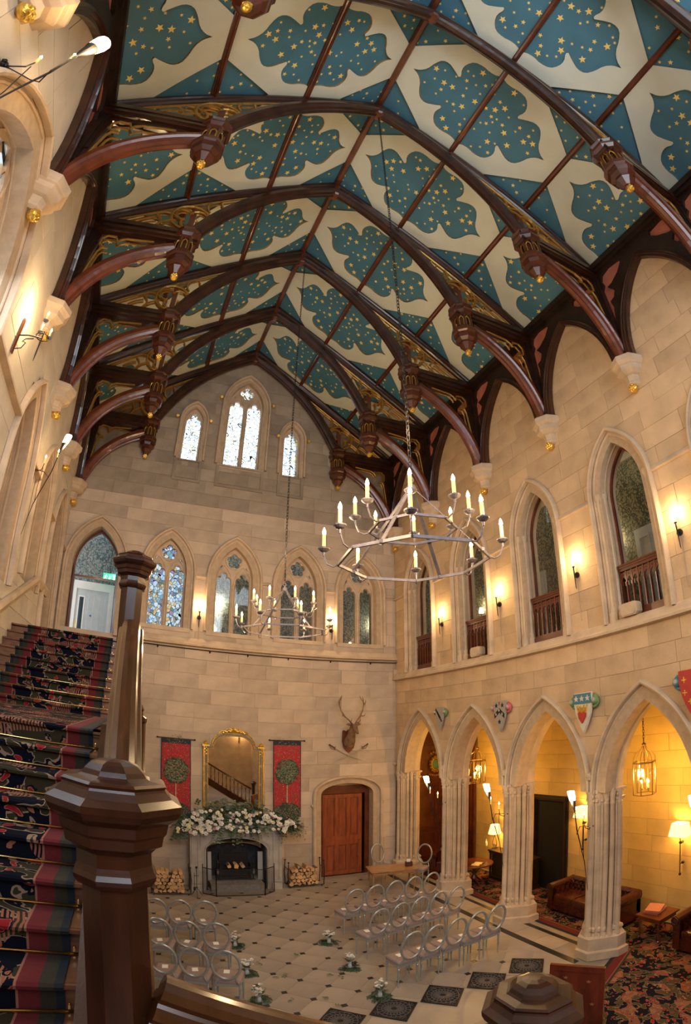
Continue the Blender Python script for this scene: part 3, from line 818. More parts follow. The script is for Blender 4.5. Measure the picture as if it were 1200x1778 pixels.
def inside(p, loop):
    x, y = p; c = False
    for (x0, y0), (x1, y1) in zip(loop, loop[1:]+loop[:1]):
        if (y0 > y) != (y1 > y) and x < (x1-x0)*(y-y0)/(y1-y0)+x0: c = not c
    return c
def panel_meshes(flip, L, seed):
    """local: a in 0..L along y, b in 0..PT down slope; foil sits on b = 0 (flip) or b = PT"""
    fb = (lambda b: b*PT) if flip else (lambda b: PT-b*PT)
    I = lambda a, b, c: (a, b, c)
    g = .07
    foil_l = [(g+a*(L-2*g), fb(b)) for a, b in FOIL]
    foil_l = [(a, min(max(b, 0.0), PT)) for a, b in foil_l]
    x0, x1 = g*.5, L-g*.5; y_f, y_t = fb(0), fb(1)
    t1 = [(x0, fb(.38)), (g+.34*(L-2*g), y_t)]
    fret = [(x0, y_f)]+foil_l+[(x1, y_f), (x1, fb(.38)), (L-(g+.34*(L-2*g)), y_t), (g+.34*(L-2*g), y_t), (x0, fb(.38))]
    tri = [[(x0, fb(.38)), (g+.34*(L-2*g), y_t), (x0, y_t)], [(x1, fb(.38)), (L-(g+.34*(L-2*g)), y_t), (x1, y_t)]]
    a = MB(); a.add([(0, 0, -.01), (L, 0, -.01), (L, PT, -.01), (0, PT, -.01), (0, 0, .005), (L, 0, .005), (L, PT, .005), (0, PT, .005)], [(0, 1, 2, 3), (7, 6, 5, 4), (0, 4, 5, 1), (1, 5, 6, 2), (2, 6, 7, 3), (3, 7, 4, 0)])
    b = MB(); b.plate(I, [fret], .005, .05, 0, 1)
    rnd = random.Random(seed); st = MB(); placed = []
    for rr, num in ((.078, 8), (.052, 11), (.036, 22)):
        for _ in range(900):
            if num == 0: break
            p = (rnd.uniform(.1, L-.1), rnd.uniform(.05, PT-.05))
            infoil = inside(p, foil_l); intri = any(inside(p, t) for t in tri)
            if not (infoil or intri): continue
            if intri and rr > .06: continue
            loops = foil_l if infoil else (tri[0] if inside(p, tri[0]) else tri[1])
            if not all(inside((p[0]+1.2*rr*cos(k*pi/4), p[1]+1.2*rr*sin(k*pi/4)), loops) for k in range(8)): continue
            if any((p[0]-q[0])**2+(p[1]-q[1])**2 < (rr+q[2]+.035)**2 for q in placed): continue
            placed.append((p[0], p[1], rr)); num -= 1
            lp = star_loop(p[0], p[1], rr, 5 if rr > .045 else 6, rnd.random()*pi)
            n0 = len(lp); vs = [(p[0], p[1], .012)]+[(u, v, .0055) for u, v in lp]
            st.add(vs, [(0, 1+(k+1) % n0, 1+k) for k in range(n0)])
    return a, b, st
PM = {}
for flip in (0, 1):
    for L in (BAY,):
        for v in range(3):
            a, b, st = panel_meshes(flip, L, 50+flip*10+v)
            ms = []
            for q, nm, mm in ((a, 'roof_panel', [BLUE]), (b, 'cream_fretwork', [CREAM, GILTEDGE]), (st, 'gold_stars', [STARG])):
                me = q.mesh(nm)
                for x in mm: me.materials.append(x)
                ms.append(me)
            PM[(flip, v)] = ms
rn = random.Random(5)
for k in range(0, 7):
    y0 = D-BAY*k
    for side in (-1, 1):
        F = slope(side, y0)
        for row, flip in ((0, 0), (1, 1), (2, 0)):
            ms = PM[(flip, rn.randrange(3))]
            o0 = Vector(F(0, row*PT, 0)); ax = Vector(F(1, row*PT, 0))-o0; ay = Vector(F(0, row*PT+1, 0))-o0; az = Vector(F(0, row*PT, 1))-o0
            M = Matrix(((ax.x, ay.x, az.x, o0.x), (ax.y, ay.y, az.y, o0.y), (ax.z, ay.z, az.z, o0.z), (0, 0, 0, 1)))
            p = link('roof_panel', ms[0], ceiling); p.matrix_world = M
            f = link('cream_fretwork', ms[1], p); s = link('gold_stars', ms[2], p); s['kind'] = 'stuff'
# ridge, purlins, wall plates
YN = D-BAY*7
def moulded_bar(F, a0, a1, b, hw, dep, m, name, parent=ceiling):
    """bar running along a, centred at b on the slope, stepped section"""
    mb = MB(); prof = [(-hw, 0), (-hw, dep*.35), (-hw*.72, dep*.45), (-hw*.72, dep*.7), (-hw*.35, dep*.8), (-hw*.35, dep), (hw*.35, dep), (hw*.35, dep*.8), (hw*.72, dep*.7), (hw*.72, dep*.45), (hw, dep*.35), (hw, 0)]
    rows = [[F(a, b+p, q) for a in (a0, a1)] for p, q in prof]; mb.strip(rows)
    return mb.build(name, m, parent)
for side in (-1, 1):
    F = slope(side, D)
    for j in (1, 2): moulded_bar(F, 0, BAY*7, j*PT, .062, .15, OAKR, 'purlin')
    moulded_bar(F, 0, BAY*7, SLEN-.06, .10, .16, OAK, 'wall_plate')
mb = MB(); rows = [[(5.196+p, y, ZR+q) for y in (YN, D)] for p, q in ((-.10, -.02), (-.07, -.14), (-.04, -.18), (.04, -.18), (.07, -.14), (.10, -.02))]; mb.strip(rows); mb.build('ridge_beam', OAKR, ceiling)
# roof shell above, keeps daylight out
mb = MB()
for side in (-1, 1):
    F = slope(side, D+.6); mb.add([F(0, -.1, -.06), F(BAY*8.5, -.1, -.06), F(BAY*8.5, SLEN+.6, -.06), F(0, SLEN+.6, -.06)], [(0, 1, 2, 3)])
mb.build('roof_boarding', BLACKOAK, ceiling)

# ================================================================ hammer-beam trusses
OAKD = mat('pendant_oak', (.075, .018, .007), .3, var=.4, scale=3, coat=.4)
def arc_pts(p, q, bulge, n=12):
    """circular-ish arc between two 2D points bulging to the left of p->q"""
    px, py = p; qx, qy = q; dx, dy = qx-px, qy-py; L = sqrt(dx*dx+dy*dy); nx, ny = -dy/L, dx/L
    return [(px+dx*t+nx*bulge*4*t*(1-t), py+dy*t+ny*bulge*4*t*(1-t)) for t in [i/n for i in range(n+1)]]
def rib(F, pts, hw, dep, m, name, parent, hl=None):
    """moulded rib following a 2D path in the truss plane: width across the path dep, thickness hw each side of the plane"""
    prof = [(-.5, -.45), (-.42, -.75), (-.28, -.75), (-.20, -1), (.0, -1), (.12, -.8), (.30, -.62), (.40, -.3), (.5, -.22), (.5, .22), (.40, .3), (.30, .62), (.12, .8), (.0, 1), (-.20, 1), (-.28, .75), (-.42, .75), (-.5, .45)]
    rows = []
    n = len(pts)
    for i in range(n):
        a = pts[max(i-1, 0)]; b = pts[min(i+1, n-1)]; dx, dy = b[0]-a[0], b[1]-a[1]; L = sqrt(dx*dx+dy*dy); nx, ny = -dy/L, dx/L
        rows.append([F(pts[i][0]+nx*u*dep, pts[i][1]+ny*u*dep, v*hw) for u, v in prof])
    mb = MB(); mb.strip(rows, closed=True); k = len(prof)
    mb.add(rows[0], [tuple(range(k))]); mb.add(rows[-1], [tuple(range(k))[::-1]])
    return mb.build(name, m, parent)
def make_truss():
    t = thing('roof_truss', 'x', 'roof truss', (0, 0, 0), group='hammer-beam roof trusses')
    F = lambda a, b, c: (a, -c, b)
    X = 5.196
    for s in (-1, 1):
        P = lambda x, z: (X+s*(x-X), z)
        sg = lambda b: b*s
        rib(F, [P(X, ZR-.14), P(W, ZE-.14)], .11, .26*-s, OAK, 'principal_rafter', t)
        # hammer beam, level, from the wall to the pendant
        mb = MB(); mb.obox(F, *sorted((P(8.1, 0)[0], P(W-.04, 0)[0])), 13.50, 13.82, -.13, .13); mb.obox(F, *sorted((P(8.1, 0)[0], P(W-.04, 0)[0])), 13.58, 13.64, -.17, .17); mb.obox(F, *sorted((P(8.1, 0)[0], P(W-.04, 0)[0])), 13.74, 13.86, -.16, .16); mb.build('hammer_beam', OAK, t)
        rib(F, arc_pts(P(8.36, 13.62), P(X+.03, 17.02), sg(-.42), 16), .14, .33*s, OAKR if 0 else OAK, 'arched_brace', t)
        rib(F, arc_pts(P(W-.12, 11.34), P(8.52, 13.30), sg(-.34), 14), .15, .32*s, OAKR, 'lower_arched_brace', t)
        mb = MB(); mb.obox(F, *sorted((P(W-.22, 0)[0], P(W-.02, 0)[0])), 11.34, ZE-.1, -.12, .12); mb.obox(F, *sorted((P(W-.28, 0)[0], P(W-.02, 0)[0])), 12.4, ZE-.1, -.08, .08); mb.build('wall_post', BLACKOAK, t)
        # pendant
        m1 = MB(); px = P(8.34, 0)[0]
        k = 8; rt = pi/8
        m1.lathe([(.12, 14.05), (.18, 13.95), (.27, 13.9), (.30, 13.84), (.26, 13.80), (.30, 13.74), (.31, 13.66), (.26, 13.60), (.22, 13.58), (.155, 13.55), (.145, 13.24), (.20, 13.22), (.25, 13.20), (.285, 13.14), (.285, 13.05), (.25, 13.02), (.265, 12.96), (.24, 12.88), (.17, 12.82), (.175, 12.76), (.12, 12.68), (.08, 12.62)], (px, 0, 0), 8, rot=rt)
        pend = m1.build('pendant', OAKD, t)
        m1 = MB()
        for j in range(8):
            th = rt+pi/8+2*pi*j/8; c_, s_ = cos(th), sin(th); r0 = .185
            G = lambda a, b, c: (px+(r0+c)*c_-a*s_, (r0+c)*s_+a*c_, b)
            m1.tube([G(a, b, 0) for a, b in arch(.05, 13.42, 13.52, 0, 0, zb=13.23, N=4)], .014, 4)
        m1.build('gilded_arcading', GOLD, pend)
        m1 = MB()
        for j in range(8):
            th = rt+2*pi*j/8; m1.beam((px+(.215)*cos(th), .215*sin(th), 13.20), (px+.215*cos(th), .215*sin(th), 13.60), .036, .036)
        m1.build('colonnette', OAKD, pend)
        boss(F, px, 12.56, 0, .075, pend, GOLD, 'gilded_boss')
        # upper spandrel tracery: ring with trefoil, running bars
        mu = MB(); A = lambda a, b: F(P(a, 0)[0], b, 0)
        r_ = .025
        hyp = lambda x: ZR-SL*(x-X)-.36
        cxr, czr, rr = 8.40, 14.42, .42
        for dy in (-.045, .045):
            T = lambda a, b, dy=dy: F(P(a, 0)[0], b, dy)
            mu.tube([T(7.0, hyp(7.0)-.06), T(9.85, hyp(9.85)-.06)], r_, 5)
            mu.tube([T(8.62, 13.90), T(9.85, 13.90)], r_, 5)
            mu.tube([T(cxr+rr*cos(2*pi*i/20), czr+rr*sin(2*pi*i/20)) for i in range(20)], .036, 6, closed=True)
            mu.tube([T(a, b) for a, b in foil(cxr, czr, rr*.88, 3, rot=-pi/2, n=8, lobe=.5)], .027, 5, closed=True)
            mu.tube([T(a, b) for a, b in arc_pts((8.70, 14.25), (9.10, 13.92), .07, 5)], r_, 5)
            mu.tube([T(a, b) for a, b in arc_pts((8.70, 14.36), (9.02, 14.48), .06, 5)], r_, 5)
            mu.tube([T(a, b) for a, b in arc_pts((9.12, 14.36), (9.06, 13.95), -.09, 5)], r_, 5)
            mu.tube([T(a, b) for a, b in arc_pts((9.10, 14.2), (9.45, 13.98), .03, 5)], r_, 5)
            mu.tube([T(a, b) for a, b in arc_pts((8.08, 14.62), (7.75, 15.0), .07, 5)], r_, 5)
            mu.tube([T(a, b) for a, b in arc_pts((8.04, 14.75), (8.05, 15.15), -.07, 5)], r_, 5)
            mu.tube([T(7.78, 14.98), T(7.84, 15.2)], r_, 5)
        mu.build('gilded_tracery', GOLDP, t)
        mu = MB(); mu.obox(F, *sorted((P(8.30, 0)[0], P(8.42, 0)[0])), 13.9, 14.86, -.05, .05); mu.build('king_strut', OAKR, t)
        # lower spandrel tracery: trefoil-headed frame above the lower brace
        mu = MB()
        for dy in (-.06, .06):
            T = lambda a, b, dy=dy: F(P(a, 0)[0], b, dy)
            mu.tube([T(8.95, 13.40), T(9.50, 13.36), T(9.62, 13.30), T(9.68, 13.20)], .024, 5)
            mu.tube([T(9.66, 13.22), T(9.72, 13.36), T(9.90, 13.38), T(10.0, 13.28), T(10.0, 13.10), T(9.90, 13.02)], .024, 5)
            mu.tube([T(9.80, 13.0), T(9.92, 13.0), T(9.98, 12.88), T(10.08, 12.1)], .024, 5)
        mu.build('gilded_tracery', GOLDP, t)
        mu = MB(); mu.plate(F, [[P(8.7, 13.52), P(8.9, 13.36), P(9.5, 13.40), P(9.72, 13.44), P(10.04, 13.40), P(10.06, 13.0), P(10.12, 12.0), P(10.2, 12.0), P(10.2, 13.52)]], -.05, .05); mu.build('spandrel_board', OAK, t)
    mb = MB(); mb.lathe([(.10, 17.3), (.10, 16.98), (.13, 16.96), (.14, 16.86), (.10, 16.82)], (X, 0, 0), 8, rot=pi/8); mb.build('ridge_boss', OAKR, t)
    return t
tr = make_truss()
TL = ['hammer-beam roof truss against the far gable wall', 'second hammer-beam roof truss from the gable wall', 'hammer-beam roof truss above the far chandelier chain', 'fourth hammer-beam roof truss from the gable wall', 'hammer-beam roof truss from which the near chandelier chain hangs', 'roof truss second nearest the camera, crossing the top of the photo', 'roof truss nearest the camera, at the top corners of the photo']
for i, y in enumerate(TY):
    o = tr if i == 0 else copy_tree(tr)
    o.location = (0, y, 0); o['label'] = TL[i]
# longitudinal wall arches between the posts
def wall_arch(F, y0, y1):
    yc = (y0+y1)/2; hw = abs(y1-y0)/2-.12
    def half(off):   # arch from (corbel) up to apex
        return arch(hw-off, 11.34, 13.34-off*.6, 0, yc, N=10)
    a_in = half(.16); a_out = half(.0)
    mb = MB(); rows = []
    P_ = [half(d) for d in (0, .0, .05, .06, .10, .11, .16, .16)]
    for pth, c in zip(P_, (.02, .20, .22, .19, .19, .15, .14, .02)): rows.append([F(a, b, c) for a, b in pth])
    mb.strip(rows); o = mb.build('wall_arch_rib', OAK, ceiling)
    mb = MB(); top = ZE-.1
    loop = [(yc-hw, 11.34)]+a_out[1:-1]+[(yc+hw, 11.34), (yc+hw+.1, 11.4), (yc+hw+.1, top), (yc-hw-.1, top), (yc-hw-.1, 11.4)]
    holes = []
    for s in (-1, 1):
        h = [(yc+s*q*hw/1.18, z) for q, z in ((1.22, 12.0), (1.06, 12.62), (1.09, 12.80), (.96, 12.84), (.88, 12.98), (.97, 13.12), (1.02, 13.18), (.88, 13.20), (.62, 13.34), (.46, 13.50), (.50, 13.62), (.84, 13.66), (1.06, 13.60), (1.13, 13.46), (1.10, 13.32), (1.20, 13.18), (1.24, 12.9))]
        holes.append(h if s > 0 else h[::-1])
    mb.plate(F, [loop]+holes, .05, .13); mb.build('wall_arch_spandrel', BLACKOAK, ceiling)
    mb = MB(); mb.plate(F, [[(yc-hw, 12.0), (yc-hw*.98, 12.0)]+[(yc-hw+.02, 12.1)]+half(-.03)[6:-6]+[(yc+hw, 12.1), (yc+hw, top), (yc-hw, top)]], .045, .055); mb.build('red_panel', REDP, ceiling)
for F in (FR, FL):
    for i in range(len(TY)-1):
        wall_arch(F, TY[i+1], TY[i] if i else D-.1)
    mb = MB(); mb.obox(F, YN, D, ZE-.28, ZE-.02, 0, .20); mb.obox(F, YN, D, ZE-.20, ZE-.08, .20, .25); mb.build('wall_plate', BLACKOAK, ceiling)
# ================================================================ floor
SLABM = mat('floor_limestone', (.33, .275, .225), .40, var=.16, scale=1.2, bump=.05, bscale=12, rand=.12)
BLK = mat('black_marble', (.02, .018, .02), .3, rand=.1)
mb = MB(); mb.box(-.2, 13, -3, D+.6, -.2, -.012); mb.build('floor_bed', mat('floor_joint', (.24, .205, .165), .9), floor)
# clipped square slabs laid diagonally, small black squares at their corners
EX, EY = .405, .372; OX, OY = 5.80, 8.61
d = .13; g = .004
def uvw(u, v, c): return ((u+v)*EX, (v-u)*EY, c)
oc = [(d, g), (1-d, g), (1-g, d), (1-g, 1-d), (1-d, 1-g), (d, 1-g), (g, 1-d), (g, d)]
q = MB(); q.plate(uvw, [oc], -.02, 0); me_slab = q.mesh('floor_slab'); me_slab.materials.append(SLABM)
dd = d-.012; q = MB(); q.plate(uvw, [[(-dd, 0), (0, -dd), (dd, 0), (0, dd)]], -.02, 0); me_d = q.mesh('black_inset'); me_d.materials.append(BLK)
GR = []                                            # iron gratings, set diagonally along the near edge
for k in range(5): GR.append((5.55+.93*k, 7.42))
def in_grating(x, y): return any(abs(x-gx)+abs(y-gy) < .50 for gx, gy in GR)
spots = []
for i in range(-25, 26):
    for j in range(-25, 26):
        x, y = OX+(i+j)*EX, OY+(j-i)*EY
        if .35 < x < 9.98-2*EX and 6.9 < y-EY and y+EY < D-.01: spots.append((x, y))
spots.sort(key=lambda p: (p[0]-CX)**2+p[1]**2)
rest = MB(); cnt = 0
for x, y in spots:
    if cnt < 300: link('floor_slab', me_slab, floor, (x, y, rrand(-.001, .001))); cnt += 1
    else: rest.plate(lambda a, b, c: tuple(Vector(uvw(a, b, c))+Vector((x, y, 0))), [oc], -.02, 0)
    if not in_grating(x, y): link('black_inset', me_d, floor, (x, y, 0))
if rest.v: tag(rest.build('floor_slab_remainder', SLABM, floor), kind='stuff')
mb = MB(); mb.box(.3, 9.98, 6.3, D, -.021, -.0075); mb.build('edge_slab', SLABM, floor)
mb = MB(); mb.box(9.98, 10.12, 6.9, D, -.02, .001); mb.build('black_border', BLK, floor)
for k in range(13):
    y = 7.0+k*.62; mb = MB(); mb.box(10.13, 10.62, y, y+.61, -.02, 0); mb.build('border_slab', SLABM, floor)
mb = MB(); mb.box(10.63, 10.74, 6.9, D, -.02, .001); mb.build('black_border', BLK, floor)
mb = MB(); mb.box(-.1, .34, 5, D, -.02, 0); mb.box(7.8, 9.7, D-.01, D+.6, -.02, 0); mb.build('edge_slab', SLABM, floor)
mb = MB(); mb.box(-.3, 13, NEAR-.3, 6.4, -.02, 0);  mb.box(10.74, 13, 6.3, D+.4, -.02, 0); mb.build('edge_floor', SLABM, floor)
# gratings
for k, (gx, gy) in enumerate(GR):
    t = thing('floor_grating', ['pierced iron floor grating, leftmost of the diagonal row by the carpet', 'pierced iron floor grating, second from the left of the diagonal row by the carpet', 'pierced iron floor grating, middle of the diagonal row by the carpet', 'pierced iron floor grating, second from the right of the diagonal row by the carpet', 'pierced iron floor grating, rightmost of the diagonal row, beside the tilted mahogany board'][k],
              'floor grating', (gx, gy, .002), pi/4, 'iron floor gratings')
    h = .31
    mb = MB(); mb.box(-h, h, -h, h, 0, .004); mb.build('backing', mat('grating_shadow', (.012, .011, .012), .8), t)
    mb = MB(); mb.plate(FZ, [[(-h, -h), (h, -h), (h, h), (-h, h)], [(-h+.035, -h+.035), (h-.035, -h+.035), (h-.035, h-.035), (-h+.035, h-.035)]], .004, .012); 
    mb.build('frame', IRON, t)
    mb = MB(); GRM = mat('worn_cast_iron', (.17, .16, .17), .45, metal=.4)
    for r_, n_ in ((.055, 16), (.20, 28), (.275, 32)): mb.tube([(r_*cos(2*pi*i/n_), r_*sin(2*pi*i/n_), .010) for i in range(n_)], .006, 4, closed=True)
    for i in range(20):
        th = 2*pi*i/20
        for u in (-.05, .05): mb.tube([(.06*cos(th), .06*sin(th), .010), (.13*cos(th+u*2), .13*sin(th+u*2), .010), (.195*cos(th), .195*sin(th), .010)], .006, 4)
        mb.tube([(.20*cos(th+.08), .20*sin(th+.08), .010), (.25*cos(th+.16), .25*sin(th+.16), .010), (.27*cos(th+.08), .27*sin(th+.08), .010)], .005, 4)
    for sx in (-1, 1):
        for sy in (-1, 1):
            for r_ in (.05, .09): mb.tube([(sx*(h-.04-r_*cos(a)), sy*(h-.04-r_*sin(a)), .010) for a in [i*pi/8 for i in range(5)]], .006, 4)
    mb.build('pierced_scrollwork', GRM, t)

# ================================================================ patterned carpet
def carpet_mat(name, uv=False, sc=1.0, base=(.07, .055, .026), dark=(.005, .006, .014), red=(.30, .016, .018), pink=(.38, .15, .09)):
    m = bpy.data.materials.new(name); m.use_nodes = True; nt = m.node_tree; N = nt.nodes; L = nt.links; b = N['Principled BSDF']; b.inputs['Roughness'].default_value = .95; b.inputs['Specular IOR Level'].default_value = .1
    tc = N.new('ShaderNodeTexCoord'); mp = N.new('ShaderNodeMapping'); mp.inputs['Scale'].default_value = (sc, sc, sc); L.new(tc.outputs['UV' if uv else 'Object'], mp.inputs[0])
    nz = N.new('ShaderNodeTexNoise'); nz.inputs['Scale'].default_value = 2.2; nz.inputs['Detail'].default_value = 1; L.new(mp.outputs[0], nz.inputs['Vector'])
    wp = N.new('ShaderNodeVectorMath'); wp.operation = 'MULTIPLY_ADD'; wp.inputs[1].default_value = (.35, .35, 0); L.new(nz.outputs['Color'], wp.inputs[0]); L.new(mp.outputs[0], wp.inputs[2])
    nf = N.new('ShaderNodeTexNoise'); nf.inputs['Scale'].default_value = 11; nf.inputs['Detail'].default_value = 1; L.new(mp.outputs[0], nf.inputs['Vector'])
    w2 = N.new('ShaderNodeVectorMath'); w2.operation = 'MULTIPLY_ADD'; w2.inputs[1].default_value = (.11, .11, 0); L.new(nf.outputs['Color'], w2.inputs[0]); L.new(wp.outputs[0], w2.inputs[2])
    def math_(op, a, b_=None, v=None):
        q = N.new('ShaderNodeMath'); q.operation = op
        L.new(a, q.inputs[0])
        if b_ is not None: L.new(b_, q.inputs[1])
        if v is not None: q.inputs[1].default_value = v
        return q.outputs[0]
    def mixc(f, a, c):
        q = N.new('ShaderNodeMix'); q.data_type = 'RGBA'; L.new(f, q.inputs[0])
        if isinstance(a, tuple): q.inputs[6].default_value = (*a, 1)
        else: L.new(a, q.inputs[6])
        if isinstance(c, tuple): q.inputs[7].default_value = (*c, 1)
        else: L.new(c, q.inputs[7])
        return q.outputs[2]
    # olive leaf masses over navy, with fine pale outlines
    n2 = N.new('ShaderNodeTexNoise'); n2.inputs['Scale'].default_value = 3.0; n2.inputs['Detail'].default_value = 2.5; n2.inputs['Distortion'].default_value = .8; L.new(mp.outputs[0], n2.inputs['Vector'])
    leaf = math_('GREATER_THAN', n2.outputs['Fac'], v=.52)
    edge = math_('LESS_THAN', math_('ABSOLUTE', math_('SUBTRACT', n2.outputs['Fac'], v=.52)), v=.012)
    c = mixc(leaf, dark, base); c = mixc(edge, c, (.22, .15, .10))
    # scrolls
    wv = N.new('ShaderNodeTexWave'); wv.inputs['Scale'].default_value = 9; wv.inputs['Distortion'].default_value = 6; wv.inputs['Detail'].default_value = 0; wv.inputs['Detail Scale'].default_value = .6; L.new(mp.outputs[0], wv.inputs['Vector'])
    n3 = N.new('ShaderNodeTexNoise'); n3.inputs['Scale'].default_value = 1.9; n3.inputs['Detail'].default_value = 0; L.new(mp.outputs[0], n3.inputs['Vector'])
    scr = math_('MULTIPLY', math_('GREATER_THAN', wv.outputs['Fac'], v=.5), math_('GREATER_THAN', n3.outputs['Fac'], v=.60))
    c = mixc(scr, c, pink)
    # red flower heads outlined in pink
    v = N.new('ShaderNodeTexVoronoi'); v.inputs['Scale'].default_value = 6.5; v.inputs['Randomness'].default_value = .9; L.new(w2.outputs[0], v.inputs['Vector'])
    sp = N.new('ShaderNodeSeparateColor'); L.new(v.outputs['Color'], sp.inputs[0])
    on = math_('GREATER_THAN', sp.outputs[0], v=.45)
    c = mixc(math_('MULTIPLY', on, math_('LESS_THAN', v.outputs['Distance'], v=.40)), c, dark)
    c = mixc(math_('MULTIPLY', on, math_('LESS_THAN', v.outputs['Distance'], v=.33)), c, pink)
    c = mixc(math_('MULTIPLY', on, math_('LESS_THAN', v.outputs['Distance'], v=.28)), c, red)
    c = mixc(math_('MULTIPLY', on, math_('LESS_THAN', v.outputs['Distance'], v=.09)), c, (.16, .01, .03))
    L.new(c, b.inputs['Base Color']); return m
CARP = carpet_mat('floral_carpet', sc=1.9, dark=(.008, .008, .014))
CRED = mat('carpet_red_border', (.10, .005, .007), .95, var=.12, scale=60)
COL_ = mat('carpet_olive_border', (.022, .018, .010), .95, var=.2, scale=60)
CPINK = mat('carpet_pink_line', (.24, .09, .06), .95)
CNAVY = mat('carpet_navy_line', (.004, .009, .016), .95)
rug = thing('carpet', 'floral red, olive and navy carpet with a red border, along the arcade passage', 'carpet', (0, 0, 0))
mb = MB(); c0 = .001
L1 = [(10.92, D+.3), (10.92, 6.62), (9.6, 6.10), (6.2, 6.35), (3.0, 6.35), (3.0, 2.6), (12.62, 2.6), (12.62, D+.3)]
mb.plate(FZ, [L1], c0, .012); mb.build('patterned_field', CARP, rug)
def border(pts, off0, off1, z, m, nm):
    mb = MB()
    def offs(o):
        out = []
        for i, p in enumerate(pts):
            a = Vector(pts[max(i-1, 0)]); b = Vector(pts[min(i+1, len(pts)-1)]); q = Vector(p)
            d1 = (q-a).normalized() if i else (b-q).normalized(); d2 = (b-q).normalized() if i < len(pts)-1 else d1
            n1 = Vector((-d1.y, d1.x)); n2 = Vector((-d2.y, d2.x)); n = (n1+n2).normalized(); k = o/max(.3, n.dot(n1)); out.append(q+n*k)
        return out
    A, B = offs(off0), offs(off1)
    mb.strip([[(p.x, p.y, z) for p in A], [(p.x, p.y, z) for p in B]]); mb.build(nm, m, rug)
EDGE = L1[:5]
border(EDGE, -.02, .05, .0135, CNAVY, 'edge_line'); border(EDGE, .05, .21, .0135, CRED, 'red_border'); border(EDGE, .21, .225, .014, CPINK, 'pink_line'); border(EDGE, .225, .27, .0135, COL_, 'olive_line')
# ================================================================ staircase
stair = setting('staircase', 'carpeted oak staircase climbing the left wall to the gallery door')
RUN_L = []
# profile of the nosings (y, z) from the top down
TOPY, H1, G1 = 10.02, .1655, .285
steps = [(TOPY-G1*i, GAL-H1*i) for i in range(9)]           # upper flight; the last is the half landing's upper edge
LZ = 5.00; steps_low = [(4.30-.265*i, LZ-.1605*i) for i in range(9)]
STX0, STX1 = .02, 2.28
TREADM = mat('stair_oak', (.16, .065, .028), .35, var=.4, scale=5, coat=.3, stretch=(1, 1, 6))
mb = MB(); mb.box(0, 2.3, 5, TOPY, 0, 4.7)
def flight(ss, xr, nm):
    for i, (y, z) in enumerate(ss):
        yb = y+(G1 if ss is steps else .265)
        mb = MB(); mb.box(STX0, xr, y, yb+.03, z-.035, z); mb.box(STX0, xr, y-.02, y, z-.028, z-.006); mb.build('tread', TREADM, stair)
        mb = MB(); mb.box(STX0, xr, y+.02, y+.04, z-.17, z-.035); mb.build('riser', TREADM, stair)
flight(steps[:9], 2.20, 'a'); flight(steps_low[:8], STX1+.06, 'b')
mb = MB(); mb.box(STX0, 2.35, 4.30, TOPY-G1*8+.05, LZ-.05, LZ); mb.build('half_landing', TREADM, stair)
mb = MB(); mb.box(0, 2.35, TOPY+.02, D+.6, GAL-.05, GAL); mb.build('top_landing', TREADM, stair)
LAND = LZ-.1605*8
mb = MB(); mb.box(0, 3.0, -2.5, 4.30-.265*8+.3, LAND-.05, LAND); mb.build('lower_landing', TREADM, stair)
# enclosing string and under-stair wall
mb = MB()
U = [(TOPY+.1, GAL+.06), (TOPY-G1*8, LZ+.06), (4.36, LZ+.06), (4.30-.265*8, LAND+.06), (-2.5, LAND+.06), (-2.5, LAND-.36), (4.30-.265*8+.2, LAND-.36), (4.5, LZ-.36), (TOPY-G1*8+.2, LZ-.36), (TOPY+.1, GAL-.40)]
mb.plate(lambda a, b, c: (2.30+c, a, b), [U], 0, .14); mb.build('outer_string', OAK, stair)
mb = MB(); mb.box(1.8, 2.28, 4.4, D, 0, 4.6); 
# carpet runner, uv = (x, distance walked)
SC_ = carpet_mat('stair_carpet', uv=True, sc=1.25, dark=(.003, .004, .009), base=(.030, .025, .013), red=(.22, .012, .014), pink=(.24, .09, .055))
def runner(path, x0, x1, m, z, nm, parent, parts=None):
    me = bpy.data.meshes.new(nm); vs = []; fs = []; uvs = []; s = 0; n = 6
    ps = []
    for i, (y, zz) in enumerate(path):
        if i: s += sqrt((y-path[i-1][0])**2+(zz-path[i-1][1])**2)
        ps.append((y, zz, s))
    for y, zz, s in ps: vs += [(x0, y, zz), (x1, y, zz)]
    for i in range(len(ps)-1): fs.append((2*i, 2*i+1, 2*i+3, 2*i+2))
    me.from_pydata(vs, [], fs); uv = me.uv_layers.new(name='uv')
    for f in me.polygons:
        for li in f.loop_indices:
            v = me.loops[li].vertex_index; uv.data[li].uv = (vs[v][0], ps[v//2][2])
    me.materials.append(m); return link(nm, me, parent)
def path_of(ss, g, up, extra_top, extra_bot=None, e=.012):
    P = [extra_top]
    for y, z in ss: 
        P += [(y-.004, z+e), (y-.036, z+e), (y-.050, z-.002), (y-.044, z-.022), (y-.004, z-.040), (y+.012-.004, z-.145)]
        P += [(y-.004, z-H1+e+.002)]
    if extra_bot: P.append(extra_bot)
    return P
run = thing('stair_carpet', 'floral stair carpet in navy, olive and red held by brass rods', 'stair carpet', (0, 0, 0))
pa = path_of(steps[:9], G1, 1, (TOPY+1.2, GAL+.012)); pb = path_of(steps_low[:8], .265, 1, (pa[-1][0]-.3, LZ+.012), (-2.4, LAND+.012))
full = pa+pb
